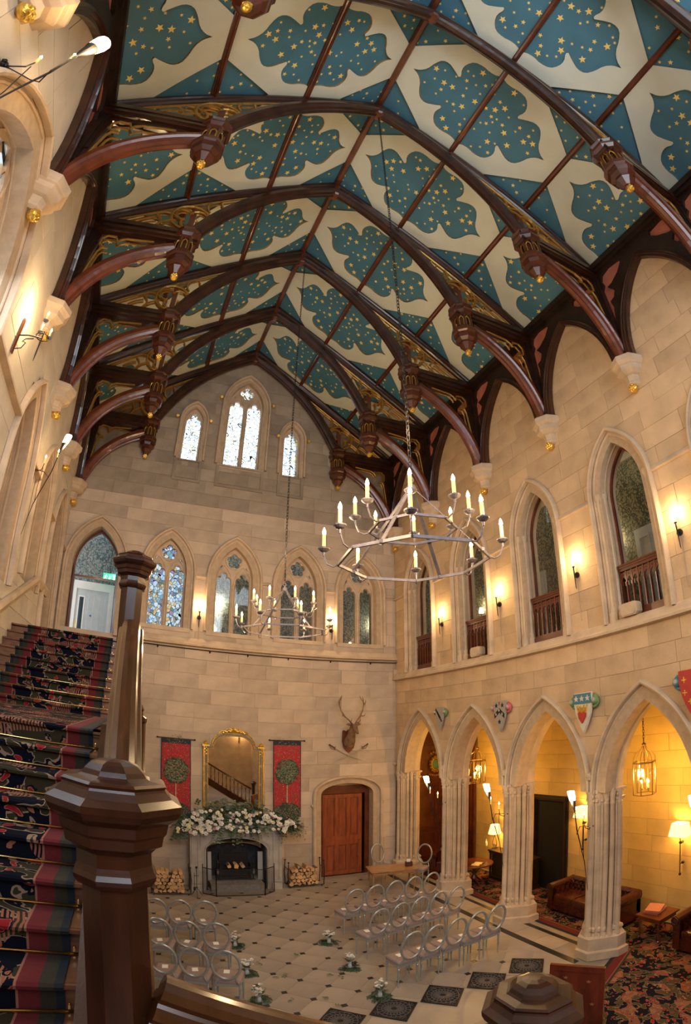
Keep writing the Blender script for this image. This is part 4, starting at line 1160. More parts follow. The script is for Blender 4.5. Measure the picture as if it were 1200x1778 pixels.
for x0, x1, m, nm in ((.36, .42, CNAVY, 'edge_line'), (.42, .52, COL_, 'olive_border'), (.52, .64, CRED, 'red_border'), (.64, .652, CPINK, 'pink_line'), (.652, 1.80, SC_, 'patterned_field'), (1.80, 1.812, CPINK, 'pink_line'), (1.812, 1.93, CRED, 'red_border'), (1.93, 2.02, COL_, 'olive_border'), (2.02, 2.06, CNAVY, 'edge_line')):
    runner(pa, x0, x1, m, 0, nm, run)
for x0, x1, m, nm in ((.36, .42, CNAVY, 'edge_line'), (.42, .52, COL_, 'olive_border'), (.52, .64, CRED, 'red_border'), (.64, .652, CPINK, 'pink_line'), (.652, 2.02, SC_, 'patterned_field'), (2.02, 2.032, CPINK, 'pink_line'), (2.032, 2.13, CRED, 'red_border'), (2.13, 2.20, COL_, 'olive_border'), (2.20, 2.24, CNAVY, 'edge_line')):
    runner(pb, x0, x1, m, 0, nm, run)
def rod(y, z, x0, x1, label):
    t = thing('stair_rod', label, 'stair rod', (0, y, z), group='brass stair rods')
    mb = MB(); mb.tube([(x0, 0, 0), (x1, 0, 0)], .0095, 8)
    for x, s in ((x0, -1), (x1, 1)): mb.lathe([(.004, 0), (.011, .008*s), (.009, .02*s), (.004, .034*s)] if s > 0 else [(.004, 0), (.011, -.008), (.009, -.02), (.004, -.034)], (x, 0, 0), 8, axis='x')
    mb.smooth = True; mb.build('bar', BRASS, t)
    for x in (x0+.05, x1-.05):
        mb = MB(); mb.lathe([(.012, -.005), (.017, 0), (.012, .005)], (x, 0, 0), 10, axis='x'); mb.box(x-.005, x+.005, -.004, .016, -.035, .035); mb.ball((x, .004, .038), .007, 6, 4); mb.ball((x, .004, -.038), .007, 6, 4); mb.build('bracket', BRASS, t)
ordn = ['first', 'second', 'third', 'fourth', 'fifth', 'sixth', 'seventh', 'eighth', 'ninth']
for i, (y, z) in enumerate(steps[:9]): rod(y-.016, z-H1+.02, .30, 2.13, 'brass rod of the upper flight, %s step from the gallery' % ordn[i])
for i, (y, z) in enumerate(steps_low[:8]): rod(y-.016, z-.1605+.02, .30, 2.31, 'brass rod of the lower flight, %s step below the half landing' % ordn[i])

# newel posts, octagonal with a stepped and domed cap
def newel(label, x, y, z0, ztop, s=1.0, rot=pi/8):
    t = thing('newel_post', label, 'newel post', (x, y, z0), group='octagonal oak newel posts')
    h = ztop-z0; mb = MB(); k = 8
    mb.lathe([(.115*s, 0), (.115*s, .25), (.10*s, .28), (.087*s, .30), (.087*s, h-.31)], (0, 0, 0), 8, rot=rot); mb.build('shaft', OAKN, t)
    mb = MB(); mb.lathe([(.100*s, h-0.3225), (.108*s, h-0.3096), (.112*s, h-0.2967), (.105*s, h-0.2838), (.100*s, h-0.2666), (.100*s, h-0.2322), (.112*s, h-0.2193), (.128*s, h-0.2107), (.133*s, h-0.1849), (.140*s, h-0.1763), (.146*s, h-0.1505), (.168*s, h-0.1333), (.178*s, h-0.1161), (.180*s, h-0.0989), (.155*s, h-0.0843), (.140*s, h-0.0671), (.136*s, h-0.0602)], (0, 0, 0), 8, rot=rot); mb.build('capital', OAKN, t)
    mb = MB(); mb.lathe([(.136*s, h-0.0619), (.140*s, h-0.0533), (.132*s, h-0.0473), (.098*s, h-0.0430), (.088*s, h-0.0378), (.080*s, h-0.0258), (.064*s, h-0.0103), (.045*s, h-0.0034), (.022*s, h), (.001, h+.001)], (0, 0, 0), 8, rot=rot); mb.build('domed_top', OAKN, t)
    return t
OAKN = mat('varnished_newel_oak', (.036, .0105, .004), .30, var=.5, scale=2.2, coat=.25, spec=.3, bump=.05, bscale=50, stretch=(6, 6, 1))
newel('large newel post with octagonal domed cap in the left foreground', 2.53, 1.36, LAND, 5.115, 1.0)
t2 = newel('tall newel post at the half landing with a stepped octagonal cap against the far wall', 2.48, 4.34, LZ-.3, 6.52, 1.14)
newel('newel post cap at the bottom right corner, seen from above', 3.70, 1.20, 2.9, 4.36, .92)
mb = MB(); mb.lathe([(.035, 4.2), (.05, 4.25), (.05, 5.10), (.06, 5.12), (.06, 5.15), (.03, 5.17), (.025, 5.2), (.035, 5.22), (.02, 5.26)], (2.615, 4.5, 0), 8)
tag(mb.build('newel_drop', OAKN), 'slim turned oak post with a small finial behind the tall handrail', 'post')
# moulded handrails
def handrail(name, label, p, q, w=.15, h=.13, m=None):
    p = Vector(p); q = Vector(q); d = (q-p).normalized(); up = Vector((0, 0, 1)); sd = d.cross(up).normalized(); u = sd.cross(d)
    half = [(0, .50), (.16, .48), (.30, .38), (.36, .22), (.30, .10), (.36, .04), (.46, -.02), (.50, -.14), (.44, -.24), (.34, -.28), (.40, -.36), (.40, -.46), (.30, -.5), (0, -.5)]
    prof = half+[(-a, b) for a, b in half[::-1][1:-1]]
    mb = MB(); rows = [[e+sd*(a*w)+u*(b*h) for a, b in prof] for e in (p, q)]
    mb.strip(rows, closed=True); k = len(prof); mb.add(rows[0], [tuple(range(k))]); mb.add(rows[1], [tuple(range(k))[::-1]])
    return mb
HR = mat('glossy_handrail_oak', (.055, .019, .006), .2, var=.35, scale=2.5, coat=.6, spec=.35, stretch=(8, 1, 1))
def baluster_mesh(h):
    mb = MB(); mb.lathe([(.028, 0), (.028, .12), (.018, .14), (.026, .17), (.030, .24), (.020, .34), (.014, .5), (.018, h-.24), (.024, h-.20), (.016, h-.17), (.026, h-.14), (.026, h)], (0, 0, 0), 8)
    me = mb.mesh('baluster'); me.materials.append(OAK); return me
BM = baluster_mesh(.82)
def rail(label, p, q, nb, drop=.84, w=.15, h=.13):
    t = thing('handrail', label, 'handrail', (0, 0, 0))
    handrail('', '', p, q, w, h).build('moulded_rail', HR, t)
    for i in range(nb):
        f = (i+.5)/nb; P = Vector(p).lerp(Vector(q), f); link('baluster', BM, t, (P.x, P.y, P.z-drop-.05))
    return t
rail('glossy moulded handrail rising from the foreground newel to the tall newel', (2.53, 1.45, 4.12), (2.505, 4.22, 5.86), 10, .86, .205, .15)
rail('moulded handrail running down to the right from the foreground newel', (2.62, 1.29, 4.485), (3.66, 1.22, 4.02), 6, .86, .13, .14)
rail('upper handrail behind the tall newel, seen end on', (2.42, 4.9, 5.86), (2.30, 10.1, 7.38), 14, .86, .10, .09)
# third flight, down from the landing to the hall floor along the near end
N3 = 22; H3 = (LAND-.012)/(N3+1); X3 = 3.0
for i in range(N3):
    x = X3+.265*i; z = LAND-H3*(i+1)
    mb = MB(); mb.box(x-.02, x+.285, -.35, 1.18, z-.035, z); mb.build('tread', TREADM, stair)
    mb = MB(); mb.box(x-.02, x, -.35, 1.18, z, z+H3-.03); mb.build('riser', TREADM, stair)
mb = MB(); mb.plate(lambda a, b, c: (a, 1.18+c, b), [[(2.95, LAND+.06), (X3+.265*N3, .10), (X3+.265*N3, .012), (X3+.265*N3-.5, .012), (2.95, LAND-.4)]], 0, .12); mb.build('outer_string', OAK, stair)
rail('long handrail and balusters of the third flight, down to the hall floor', (3.80, 1.24, 3.92), (X3+.265*N3, 1.24, .98), 24, .86, .11, .10)
newel('newel post at the foot of the third flight', X3+.265*N3+.12, 1.24, .013, 1.45, .95)
# landing edge for the lower flight beyond the photographer's landing
mb = MB(); mb.box(2.28, 3.0, -2.5, 1.1, LAND-.30, LAND-.05); mb.build('landing_fascia', OAK, stair)
# gallery door at the head of the stairs
d1 = setting('door_1', 'white panelled fire door at the head of the stairs')
gx = .42
G = lambda a, b, c: (a, D+1.5-c, b)
mb = MB(); mb.plate(G, [[(.25, GAL), (1.62, GAL), (1.62, GAL+2.4), (.25, GAL+2.4)], [(.40, GAL+.01), (1.47, GAL+.01), (1.47, GAL+2.15), (.40, GAL+2.15)]], 0, .06); mb.build('frame', WHITE, d1)
mb = MB(); mb.plate(G, [[(.40, GAL+.02), (1.47, GAL+.02), (1.47, GAL+2.15), (.40, GAL+2.15)], [(.52, GAL+.35), (.66, GAL+.35), (.66, GAL+1.9), (.52, GAL+1.9)]], 0, .03); mb.build('leaf', GREYPAINT, d1)
mb = MB()
for x in (.82, 1.0, 1.18, 1.36): mb.obox(G, x-.004, x+.004, GAL+.3, GAL+1.95, .03, .034)
mb.plate(G, [[(.48, GAL+.31), (.70, GAL+.31), (.70, GAL+1.94), (.48, GAL+1.94)], [(.52, GAL+.35), (.66, GAL+.35), (.66, GAL+1.9), (.52, GAL+1.9)]], .03, .04); mb.build('beading', WHITE, d1)
mb = MB(); mb.obox(G, .52, .66, GAL+.35, GAL+1.9, .005, .012); mb.build('vision_panel', mat('dark_glass', (.03, .06, .08), .08), d1)
mb = MB(); mb.lathe([(.035, 0), (.035, .006)], (.93, D+1.464, GAL+1.35), 14, axis='y'); mb.build('blue_sign_disc', mat('blue_sign', (.05, .15, .5), .5), d1)
mb = MB(); mb.obox(G, .43, .49, GAL+.75, GAL+1.15, .03, .036); mb.build('push_plate', BRASS, d1)
mb = MB(); mb.plate(FE, [arch(.72, 9.0, 10.20, 0, 1.06, zb=8.70), arch(.66, 9.0, 10.12, 0, 1.06, zb=8.76)], -.40, -.52)
mb.plate(FE, [[(.34, GAL), (.42, GAL), (.42, 8.74), (.34, 8.74)]], -.38, -.52); mb.plate(FE, [[(1.70, GAL), (1.78, GAL), (1.78, 8.74), (1.70, 8.74)]], -.38, -.52); mb.build('arched_oak_frame', OAKR, d1)
mb = MB(); mb.plate(FE, [arch(.66, 9.0, 10.12, 0, 1.06, zb=8.76)], -.45, -.455); mb.build('fanlight', GLASS, d1)
# emergency exit sign hanging behind the fanlight
ex = thing('exit_sign', 'green lit running-man emergency exit sign over the white door', 'exit sign', (1.45, D+.95, 8.82))
mb = MB(); mb.box(-.20, .20, -.02, .02, 0, .24); mb.build('casing', mat('exit_green', (.02, .45, .22), .4, emit=(.03, .75, .36), estr=1.1), ex)
SGN = mat('exit_white', (.9, 1, .95), .4, emit=(.85, 1, .92), estr=1.6)
mb = MB(); G = lambda a, b, c: (a, -.02-c, b)
mb.plate(G, [[(.12, .04), (.18, .04), (.18, .20), (.12, .20)]], .001, .004)                    # doorway
mb.plate(G, [[(-.005, .20), (.015, .20), (.015, .10), (.045, .10), (.005, .045), (-.035, .10), (-.005, .10)]], .001, .004)   # arrow down
mb.plate(G, [ring(-.105, .175, .018, 8)], .001, .004)
for a, b in (((-.11, .15), (-.125, .10)), ((-.11, .15), (-.075, .135)), ((-.075, .135), (-.06, .155)), ((-.112, .15), (-.15, .14)), ((-.15, .14), (-.16, .115)), ((-.125, .10), (-.09, .085)), ((-.09, .085), (-.085, .05)), ((-.125, .10), (-.15, .07)), ((-.15, .07), (-.18, .065))):
    mb.beam(G(a[0], a[1], .003), G(b[0], b[1], .003), .012, .003, up=(0, 1, 0))
mb.build('pictogram', SGN, ex)
mb = MB(); mb.tube([(0, 0, .24), (0, 0, 2.37)], .008, 5); mb.build('suspension_rod', IRON, ex)
# ================================================================ chandeliers
def flame_meshes():
    mb = MB(); mb.lathe([(.001, 0), (.011, .006), (.016, .02), (.013, .04), (.006, .058), (.001, .068)], (0, 0, 0), 8, cap=False); mb.smooth = True
    me = mb.mesh('bulb'); me.materials.append(FLAME); return me
BULB = flame_meshes()
mb = MB(); mb.lathe([(.015, 0), (.015, .11)], (0, 0, 0), 8); CANM = mb.mesh('candle'); CANM.materials.append(CANDLE)
mb = MB(); mb.lathe([(.008, -.06), (.010, -.03), (.030, -.02), (.046, -.005), (.048, .004), (.030, .002), (.016, .02)], (0, 0, 0), 12); CUPM = mb.mesh('drip_cup'); CUPM.materials.append(GREYIRON)
def chain(parent, x, y, z0, z1, lk=.085):
    n = int((z1-z0)/(lk*.78)); mb = MB()
    for i in range(n):
        z = z0+(i+.5)*(z1-z0)/n; h = lk/2; w = .019; rot = pi/2*(i % 2)+.3
        pts = [(w*cos(t)*cos(rot), w*cos(t)*sin(rot), z+(h-w)*(1 if sin(t) >= 0 else -1)+w*sin(t)) for t in [2*pi*k/8 for k in range(8)]]
        mb.tube([(x+a, y+b, c) for a, b, c in pts], .0055, 4, closed=True)
    o = mb.build('chain', IRON, parent); return o
def chandelier(label, x, y, zl, rot, cy, cz):
    t = thing('chandelier', label, 'chandelier', (x, y, zl), group='iron candle chandeliers')
    R1, R2, ZU, ZA = .79, .46, .34, .84
    def v(r, k, z, n=8): th = 2*pi*k/n+rot; return Vector((r*cos(th), r*sin(th), z))
    mb = MB()
    for k in range(8): mb.beam(v(R1, k, 0), v(R1, k+1, 0), .022, .030)
    for k in range(8): mb.ball(v(R1, k, 0), .02, 6, 4)
    mb.build('lower_ring', GREYIRON, t)
    mb = MB()
    for k in range(8): mb.beam(v(R2, k, ZU), v(R2, k+1, ZU), .020, .026)
    mb.build('upper_ring', GREYIRON, t)
    for k in range(4):
        mb = MB(); a = (v(R1, 2*k, 0)+v(R1, 2*k+1, 0))/2; b = Vector((0, 0, ZA)); d = (a-b).normalized()
        mb.beam(b+d*.03, a, .042, .008, up=a.normalized()); mb.box(a.x-.025, a.x+.025, a.y-.02, a.y+.02, -.018, .018); mb.build('strap', GREYIRON, t)
    mb = MB(); mb.lathe([(.03, ZA-.06), (.05, ZA-.04), (.05, ZA), (.02, ZA+.02), (.012, ZA+.05)], (0, 0, 0), 10); mb.tube([(.03*cos(a), 0, ZA+.08+.03*sin(a)) for a in [2*pi*i/10 for i in range(10)]], .007, 5, closed=True); mb.build('hub', GREYIRON, t)
    for R, z, off in ((R1, 0, 0), (R2, ZU, 0)):
        for k in range(8):
            p = v(R, k, z); o = Vector((p.x, p.y, 0)).normalized()
            q = [p, p+o*.05+Vector((0, 0, -.02)), p+o*.11+Vector((0, 0, .01)), p+o*.14+Vector((0, 0, .08)), p+o*.15+Vector((0, 0, .13))]
            mb = MB(); mb.tube(q, .009, 5); arm = mb.build('arm', GREYIRON, t)
            e = q[-1]+Vector((0, 0, .05))
            for nm, me_, dz in (('drip_cup', CUPM, 0), ('candle', CANM, .01), ('bulb', BULB, .15)):
                q_ = link(nm, me_, arm, e+Vector((0, 0, dz))); q_.scale = (1.35, 1.35, 1.3)
    chain(t, 0, 0, ZA+.10, 16.84-zl)
    point('chandelier_glow', (0, 0, 1.6), 60, (1, .70, .38), .3, t)
    for k in range(4):
        p = v(1.12, 2*k+.5, .36); point('candle_glow', p, 50, (1, .68, .34), .05, t)
    return t
chandelier('large near iron chandelier of sixteen electric candles on a long chain', 5.22, 4.60, 6.86, .25, 0, 0)
chandelier('far iron chandelier of sixteen electric candles before the end wall windows', 5.30, 9.75, 6.92, .05, 0, 0)

# ================================================================ wall lights
def wall_torch(F, a, b, label, group, power=22):
    """single candle on an iron spike held by a round boss"""
    x, y, z = F(a, b, 0); t = thing('wall_sconce', label, 'wall light', (x, y, z), group=group)
    o3 = Vector((x, y, z)); G = lambda p, q, c: tuple(Vector(F(a+p, b+q, c))-o3)
    mb = MB(); mb.tube([G(0, -.03, .0), G(0, -.03, .05)], .06, 12); mb.tube([G(0, -.03, .05), G(0, -.03, .07)], .035, 10); mb.build('back_plate', IRON, t)
    mb = MB(); mb.tube([G(0, -.32, .09), G(0, -.28, .10), G(0, .12, .12)], [.004, .010, .016], 6); mb.tube([G(0, -.03, .04), G(0, -.03, .11)], .012, 6); mb.lathe([(.008, .11), (.03, .125), (.032, .135), (.016, .15)], G(0, 0, .12)[:2]+(0,), 10); mb.build('stem', IRON, t)
    c = G(0, .14, .12); link('candle', CANM, t, c); link('bulb', BULB, t, (c[0], c[1], c[2]+.10))
    mb = MB(); mb.tube([G(0, -.1, .022), G(0.02, -.6, .022), G(0.0, -.95, .022)], .007, 5); mb.build('conduit', STONE2, t)
    point('sconce_glow', G(0, .30, .18), power, (1, .66, .32), .04, t)
    return t
for y, lb in ((12.17, 'single candle sconce on the gallery wall nearest the far corner'), (9.60, 'single candle sconce on the gallery wall between the second and third arches'), (7.0, 'single candle sconce on the gallery wall left of the large arch'), (4.40, 'single candle sconce on the gallery wall at the right edge')):
    wall_torch(FR, y, 7.80, lb, 'candle sconces on the gallery wall')
for x, lb in ((4.24, 'single candle sconce on the end wall between the stained glass and the next window'), (8.22, 'single candle sconce on the end wall to the right of the far chandelier')):
    wall_torch(FE, x, 7.95, lb, 'candle sconces on the end wall')

def horn_torch(F, a, b, label, group, mir=1, power=17, sc=1.0, lean=1.0):
    """pair of candles with a tall flared horn shade, wires running down to a point"""
    x, y, z = F(a, b, 0); t = thing('horn_sconce', label, 'wall light', (x, y, z), group=group)
    o3 = Vector((x, y, z)); G = lambda p, q, c: tuple(Vector(F(a+p*mir*sc, b+q*sc, c*sc))-o3)
    mb = MB(); mb.tube([G(0, 0, 0), G(0, 0, .04)], .05, 8)
    for i in range(8): th = i*pi/4; mb.ball(G(.045*cos(th), .045*sin(th), .035), .022, 6, 4)
    mb.ball(G(0, 0, .05), .03, 8, 5); mb.build('rosette', IRON, t)
    mb = MB(); 
    mb.tube([G(0, 0, .04), G(-.03, -.05, .12), G(-.02, 0, .22), G(0, .14, .24)], .008, 5)
    mb.tube([G(0, 0, .05), G(.10, .02, .25), G(.05, -.10, .38), G(-.02, .0, .44), G(0, .30, .48)], .007, 5)
    mb.tube([G(0, .40, .50), G(0, .0, .43), G(0, -.7, .20), G(0, -1.45, .06)], [.012, .012, .009, .004], 5)
    mb.tube([G(0, .06, .24), G(.04, -.35, .20), G(.0, -.62, .22)], .006, 5)
    mb.build('wrought_stem', IRON, t)
    mb = MB(); c = Vector(G(0, .40, .50)); d = (Vector(G(0, .62, .56))-c)
    n_ = 12; rows = []
    for f, r in ((0, .015), (.4, .035), (.85, .05), (1.0, .062)):
        p = c+d*f; rows.append([(p.x+r*cos(2*pi*i/n_)*sc, p.y+r*sin(2*pi*i/n_)*sc, p.z) for i in range(n_)])
    mb.strip(rows, closed=True); mb.build('horn', IRON, t)
    mb = MB(); rows = []
    for f, r in ((1.0, .058), (1.3, .066), (1.65, .072), (1.85, .068)):
        p = c+d*f; rows.append([(p.x+r*cos(2*pi*i/n_)*sc, p.y+r*sin(2*pi*i/n_)*sc, p.z) for i in range(n_)])
    mb.strip(rows, closed=True); mb.add(rows[-1], [tuple(range(n_))]); mb.smooth = True; mb.build('lit_glass', SHADEW, t)
    for q in (G(0, .15, .24), G(0, .31, .48)):
        link('candle', CANM, t, q); link('bulb', BULB, t, (q[0], q[1], q[2]+.11))
    point('sconce_glow', G(0, .55, .62), power, (1, .66, .30), .05, t)
    return t
PC = [yy-BAY/2 for yy in YC]
for i, lb in enumerate(('pair of iron torches with a horn shade on the pier nearest the far corner', 'pair of iron torches with a horn shade on the second pier from the far corner', 'pair of iron torches with a horn shade on the third pier, left of the lantern', 'pair of iron torches with a horn shade on the pier at the right edge')):
    horn_torch(FR, PC[i], 2.78, lb, 'horn torches on the arcade piers')
horn_torch(FL, 9.35, 9.25, 'iron torch with three lit shades on the left wall above the stairs', 'horn torches on the left wall', sc=1.0, power=36)
horn_torch(FL, 2.35, 10.3, 'iron torch with three lit shades at the top left corner', 'horn torches on the left wall', sc=1.2, power=40)
# scrolled bracket with three candles
t = thing('bracket_sconce', 'scrolled iron bracket with three candles high on the left wall', 'wall light', FL(6.15, 9.9, 0))
mb = MB(); mb.box(.03, .05, -.04, .04, -.32, .30); mb.build('back_plate', OAKR, t)
mb = MB(); mb.tube([(.05, 0, 0), (.2, 0, .02), (.42, 0, 0)], .011, 6); mb.tube([(.05, 0, -.25), (.16, 0, -.22), (.20, 0, -.12), (.14, 0, -.10), (.18, 0, -.05), (.30, 0, -.03)], .009, 5)
mb.tube([(.42, 0, .12), (.42, 0, -.30), (.42, 0, -.42)], [.014, .012, .003], 6); mb.tube([(.42+.10*cos(a), .10*sin(a), .02) for a in [2*pi*i/12 for i in range(12)]], .008, 5, closed=True); mb.build('scrolled_arm', IRON, t)
for k in range(3):
    a = 2*pi*k/3+.4; q = (.42+.10*cos(a), .10*sin(a), .05+.1*k); link('drip_cup', CUPM, t, q); link('candle', CANM, t, q); link('bulb', BULB, t, (q[0], q[1], q[2]+.11))
point('sconce_glow', (.30, 0, .45), 40, (1, .68, .34), .06, t)

t2_ = copy_tree(t, (9.55, NEAR-.03, 3.5), -pi/2*-1, label='scrolled iron bracket with three candles reflected in the gilt mirror')
# lanterns in the passage
def lantern(y, label, x=11.6):
    t = thing('lantern', label, 'lantern', (x, y, 3.18), group='glazed brass lanterns in the passage')
    LB = mat('aged_brass', (.25, .16, .07), .35, metal=.9)
    r = .235; n = 6; H = .66
    mb = MB()
    V = [(r*cos(2*pi*k/n+.3), r*sin(2*pi*k/n+.3)) for k in range(n)]
    for k in range(n):
        a, b = V[k], V[(k+1) % n]
        mb.beam((*a, 0), (*a, H), .016, .016); mb.beam((*a, 0), (*b, 0), .016, .016); mb.beam((*a, H), (*b, H), .03, .03)
    mb.build('frame', LB, t)
    for k in range(n):
        a, b = V[k], V[(k+1) % n]; mb = MB(); mb.add([(*a, 0), (*b, 0), (*b, H), (*a, H)], [(0, 1, 2, 3)]); mb.build('pane', GLASS, t)
    mb = MB()
    for k in range(n):
        a = V[k]; mb.tube([(a[0], a[1], H), (a[0]*.98, a[1]*.98, H+.10), (a[0]*.72, a[1]*.72, H+.20), (a[0]*.30, a[1]*.30, H+.27), (a[0]*.1, a[1]*.1, H+.36)], .006, 5)
    mb.lathe([(.02, H+.34), (.05, H+.36), (.05, H+.38), (.015, H+.40), (.01, H+.44)], (0, 0, 0), 8); mb.build('crown', LB, t)
    mb = MB(); mb.lathe([(.012, .10), (.02, .12), (.012, .15), (.010, H+.35)], (0, 0, 0), 6)
    for k in range(4): a = 2*pi*k/4; mb.tube([(0, 0, .12), (.06*cos(a), .06*sin(a), .09), (.10*cos(a), .10*sin(a), .13)], .006, 4)
    mb.build('candelabrum', LB, t)
    for k in range(4):
        a = 2*pi*k/4; link('candle', CANM, t, (.10*cos(a), .10*sin(a), .13)); link('bulb', BULB, t, (.10*cos(a), .10*sin(a), .24))
    chain(t, 0, 0, H+.44, 5.75-3.18, .07)
    point('lantern_glow', (0, 0, .38), 110, (1, .56, .10), .10, t)
    return t
lantern(6.55, 'large glazed lantern of lit candles hanging in the right-hand arch')
lantern(12.35, 'glazed lantern of lit candles half hidden behind the second pier')
# shaded wall lamps in the passage
def swing_lamp(y, z, label):
    t = thing('wall_lamp', label, 'wall lamp', (12.70, y, z), group='shaded wall lamps in the passage')
    mb = MB(); mb.tube([(-.14, 0, -.75), (-.14, 0, .10)], .012, 6); mb.ball((-.14, 0, -.78), .03, 8, 5); mb.lathe([(.035, -.10), (.035, 0)], (-.14+.10, 0, -.08), 8, axis='x'); mb.tube([(-.14, 0, -.08), (0, 0, -.08)], .010, 5); mb.tube([(-.14, 0, -.55), (0, 0, -.55)], .008, 5); mb.lathe([(.03, -.05), (.03, 0)], (-.0, 0, -.55), 8, axis='x'); mb.build('stem', IRON, t)
    mb = MB(); r0, r1 = .15, .21
    mb.add([(-.14+sx*r*.75, sy*r, h) for r, h in ((r1, .08), (r0, .36)) for sx, sy in ((-1, -1), (1, -1), (1, 1), (-1, 1))], [(0, 1, 5, 4), (1, 2, 6, 5), (2, 3, 7, 6), (3, 0, 4, 7)]); mb.build('shade', LSHADE, t)
    point('lamp_glow', (-.16, 0, .22), 22, (1, .60, .18), .08, t)
swing_lamp(6.30, 1.98, 'wall lamp with a square cream shade beside the right-hand pier, lit')
swing_lamp(9.15, 2.2, 'wall lamp with a cream shade mostly hidden behind the third pier')
# lamps in the gallery and the corridor
def bracket_lamp(F, a, b, c, label, cat='wall lamp', power=12):
    t = thing('wall_lamp', label, cat, F(a, b, c), group='small shaded lamps on the papered walls')
    mb = MB(); mb.tube([(0, 0, -.16), (0, 0, .02)], .01, 6); mb.ball((0, 0, -.16), .03, 6, 4); mb.build('stem', BRASS, t)
    mb = MB(); mb.lathe([(.085, .0), (.055, .17)], (0, 0, 0), 10, cap=False); mb.build('shade', mat('white_lit_shade', (1, .9, .7), .8, emit=(1, .84, .55), estr=6), t)
    point('lamp_glow', (0, 0, .22), power, (1, .78, .45), .05, t)
bracket_lamp(lambda a, b, c: (12.62-c, a, b), 7.62, 8.75, .10, 'small lit lamp on the papered wall seen through the large gallery arch')
bracket_lamp(lambda a, b, c: (12.62-c, a, b), 13.2, 8.4, .10, 'small lit lamp on the papered wall seen through the gallery arch nearest the corner')
bracket_lamp(lambda a, b, c: (a, D+1.70-c, b), 5.05, 8.55, .06, 'small lit lamp seen through the second window from the upper doorway', power=20)
bracket_lamp(lambda a, b, c: (a, D+1.70-c, b), 10.45, 8.3, .06, 'small lit lamp seen through the window nearest the right corner', power=20)

# ================================================================ end wall furnishings
# stone fireplace
fp = thing('fireplace', 'carved grey stone fireplace with a four-centred arch and panelled jambs', 'fireplace', (5.33, D-.16, 0))
FS = mat('grey_fireplace_stone', (.40, .36, .32), .75, var=.15, scale=4, bump=.15, bscale=20)
G = lambda a, b, c: (a, -c-.04, b*1.15)
mb = MB(); mb.plate(G, [[(-1.28, 0), (-.86, 0)]+tudor(.86, 1.02, 1.40, 0, 0)[1:-1]+[(.86, 0), (1.28, 0), (1.28, 1.62), (-1.28, 1.62)]], -.10, .30); mb.build('surround', FS, fp)
mb = MB(); sweep(mb, G, lambda n: tudor(.86, 1.02, 1.40, n, 0, zb=.12), [(0, .0), (0, .30), (.01, .33), (.03, .33), (.04, .30), (.07, .315), (.10, .30)]); mb.build('arch_moulding', FS, fp)
for x0, x1 in ((-1.24, -1.02), (1.02, 1.24)):
    mb = MB(); mb.plate(G, [[(x0, .2), (x1, .2), (x1, 1.5), (x0, 1.5)], [(x0+.05, .26), (x1-.05, .26), (x1-.05, 1.44), (x0+.05, 1.44)]], .30, .325); mb.obox(G, x0-.03, x1+.03, 0, .18, .30, .36); mb.build('jamb_panel', FS, fp)
mb = MB(); mb.plate(G, [[(-1.0, 1.06)]+tudor(.95, 1.06, 1.46, 0, 0)+[(1.0, 1.06), (1.0, 1.56), (-1.0, 1.56)]], .30, .32)
for s in (-1, 1): mb.tube([G(s*.86+.05*cos(2*pi*k/10), 1.42+.05*sin(2*pi*k/10), .325) for k in range(10)], .008, 4, closed=True)
mb.build('spandrel_panel', FS, fp)
mb = MB(); rows = [[G(a, b, c) for a in (-1.34-c_, 1.34+c_)] for b, c, c_ in ((1.60, .30, 0), (1.64, .36, .03), (1.68, .37, .04), (1.70, .42, .07), (1.76, .43, .08), (1.76, 0, .08))]
mb.strip(rows); mb.obox(G, -1.40, 1.40, 1.69, 1.75, -.10, .42); mb.build('mantel_shelf', FS, fp)
SOOT = mat('sooty_firebrick', (.035, .035, .04), .9, var=.4, scale=8)
mb = MB(); mb.box(-.88, .88, .0, .5, 0, .01); mb.box(-.88, -.80, -.3, .5, 0, 1.5); mb.box(.80, .88, -.3, .5, 0, 1.5); mb.box(-.88, .88, .42, .5, 0, 1.5); mb.box(-.88, .88, -.0, .5, 1.42, 1.5); mb.build('firebox', SOOT, fp)
mb = MB(); mb.box(-.74, .74, -.50, .50, 0, .22); mb.build('hearth_step', mat('hearth_fire_tile', (.30, .28, .26), .7, var=.2, scale=12), fp)
SLATE = mat('pale_slip_stone', (.45, .44, .42), .6)
mb = MB(); mb.box(-.84, -.66, -.02, .05, .2, 1.10); mb.box(.66, .84, -.02, .05, .2, 1.10); mb.build('slip', SLATE, fp)
# fire basket
fb = thing('fire_basket', 'black cast iron fire basket holding cut logs inside the fireplace', 'fire basket', (5.33, D-.14, .22))
mb = MB()
for z in (.12, .18, .24, .30, .36, .42): mb.box(-.42, .42, -.16, -.14, z, z+.02)
for x in (-.50, .50):
    mb.lathe([(.05, 0), (.05, .05), (.025, .08), (.025, .55), (.045, .58), (.03, .64), (.005, .68)], (x, -.16, 0), 8)
mb.box(-.42, .42, .15, .18, .05, .8); mb.box(-.45, -.42, -.15, .18, .05, .5); mb.box(.42, .45, -.15, .18, .05, .5); mb.box(-.42, .42, -.15, .18, .08, .10); mb.build('grate', IRON, fb)
mb = MB()
for x in (-.50, .50): mb.lathe([(.03, .24), (.035, .26), (.03, .36), (.034, .40)], (x, -.205, 0), 8); mb.box(x-.05, x+.05, -.22, -.16, 0, .05)
mb.build('steel_mount', mat('bright_steel', (.6, .6, .65), .2, metal=1), fb)
WOODL = mat('split_log_face', (.52, .31, .15), .8, var=.22, scale=9, bump=.2, bscale=30, rand=.25)
BARK = mat('log_bark', (.12, .075, .045), .95, var=.3, scale=12, bump=.4, bscale=25)
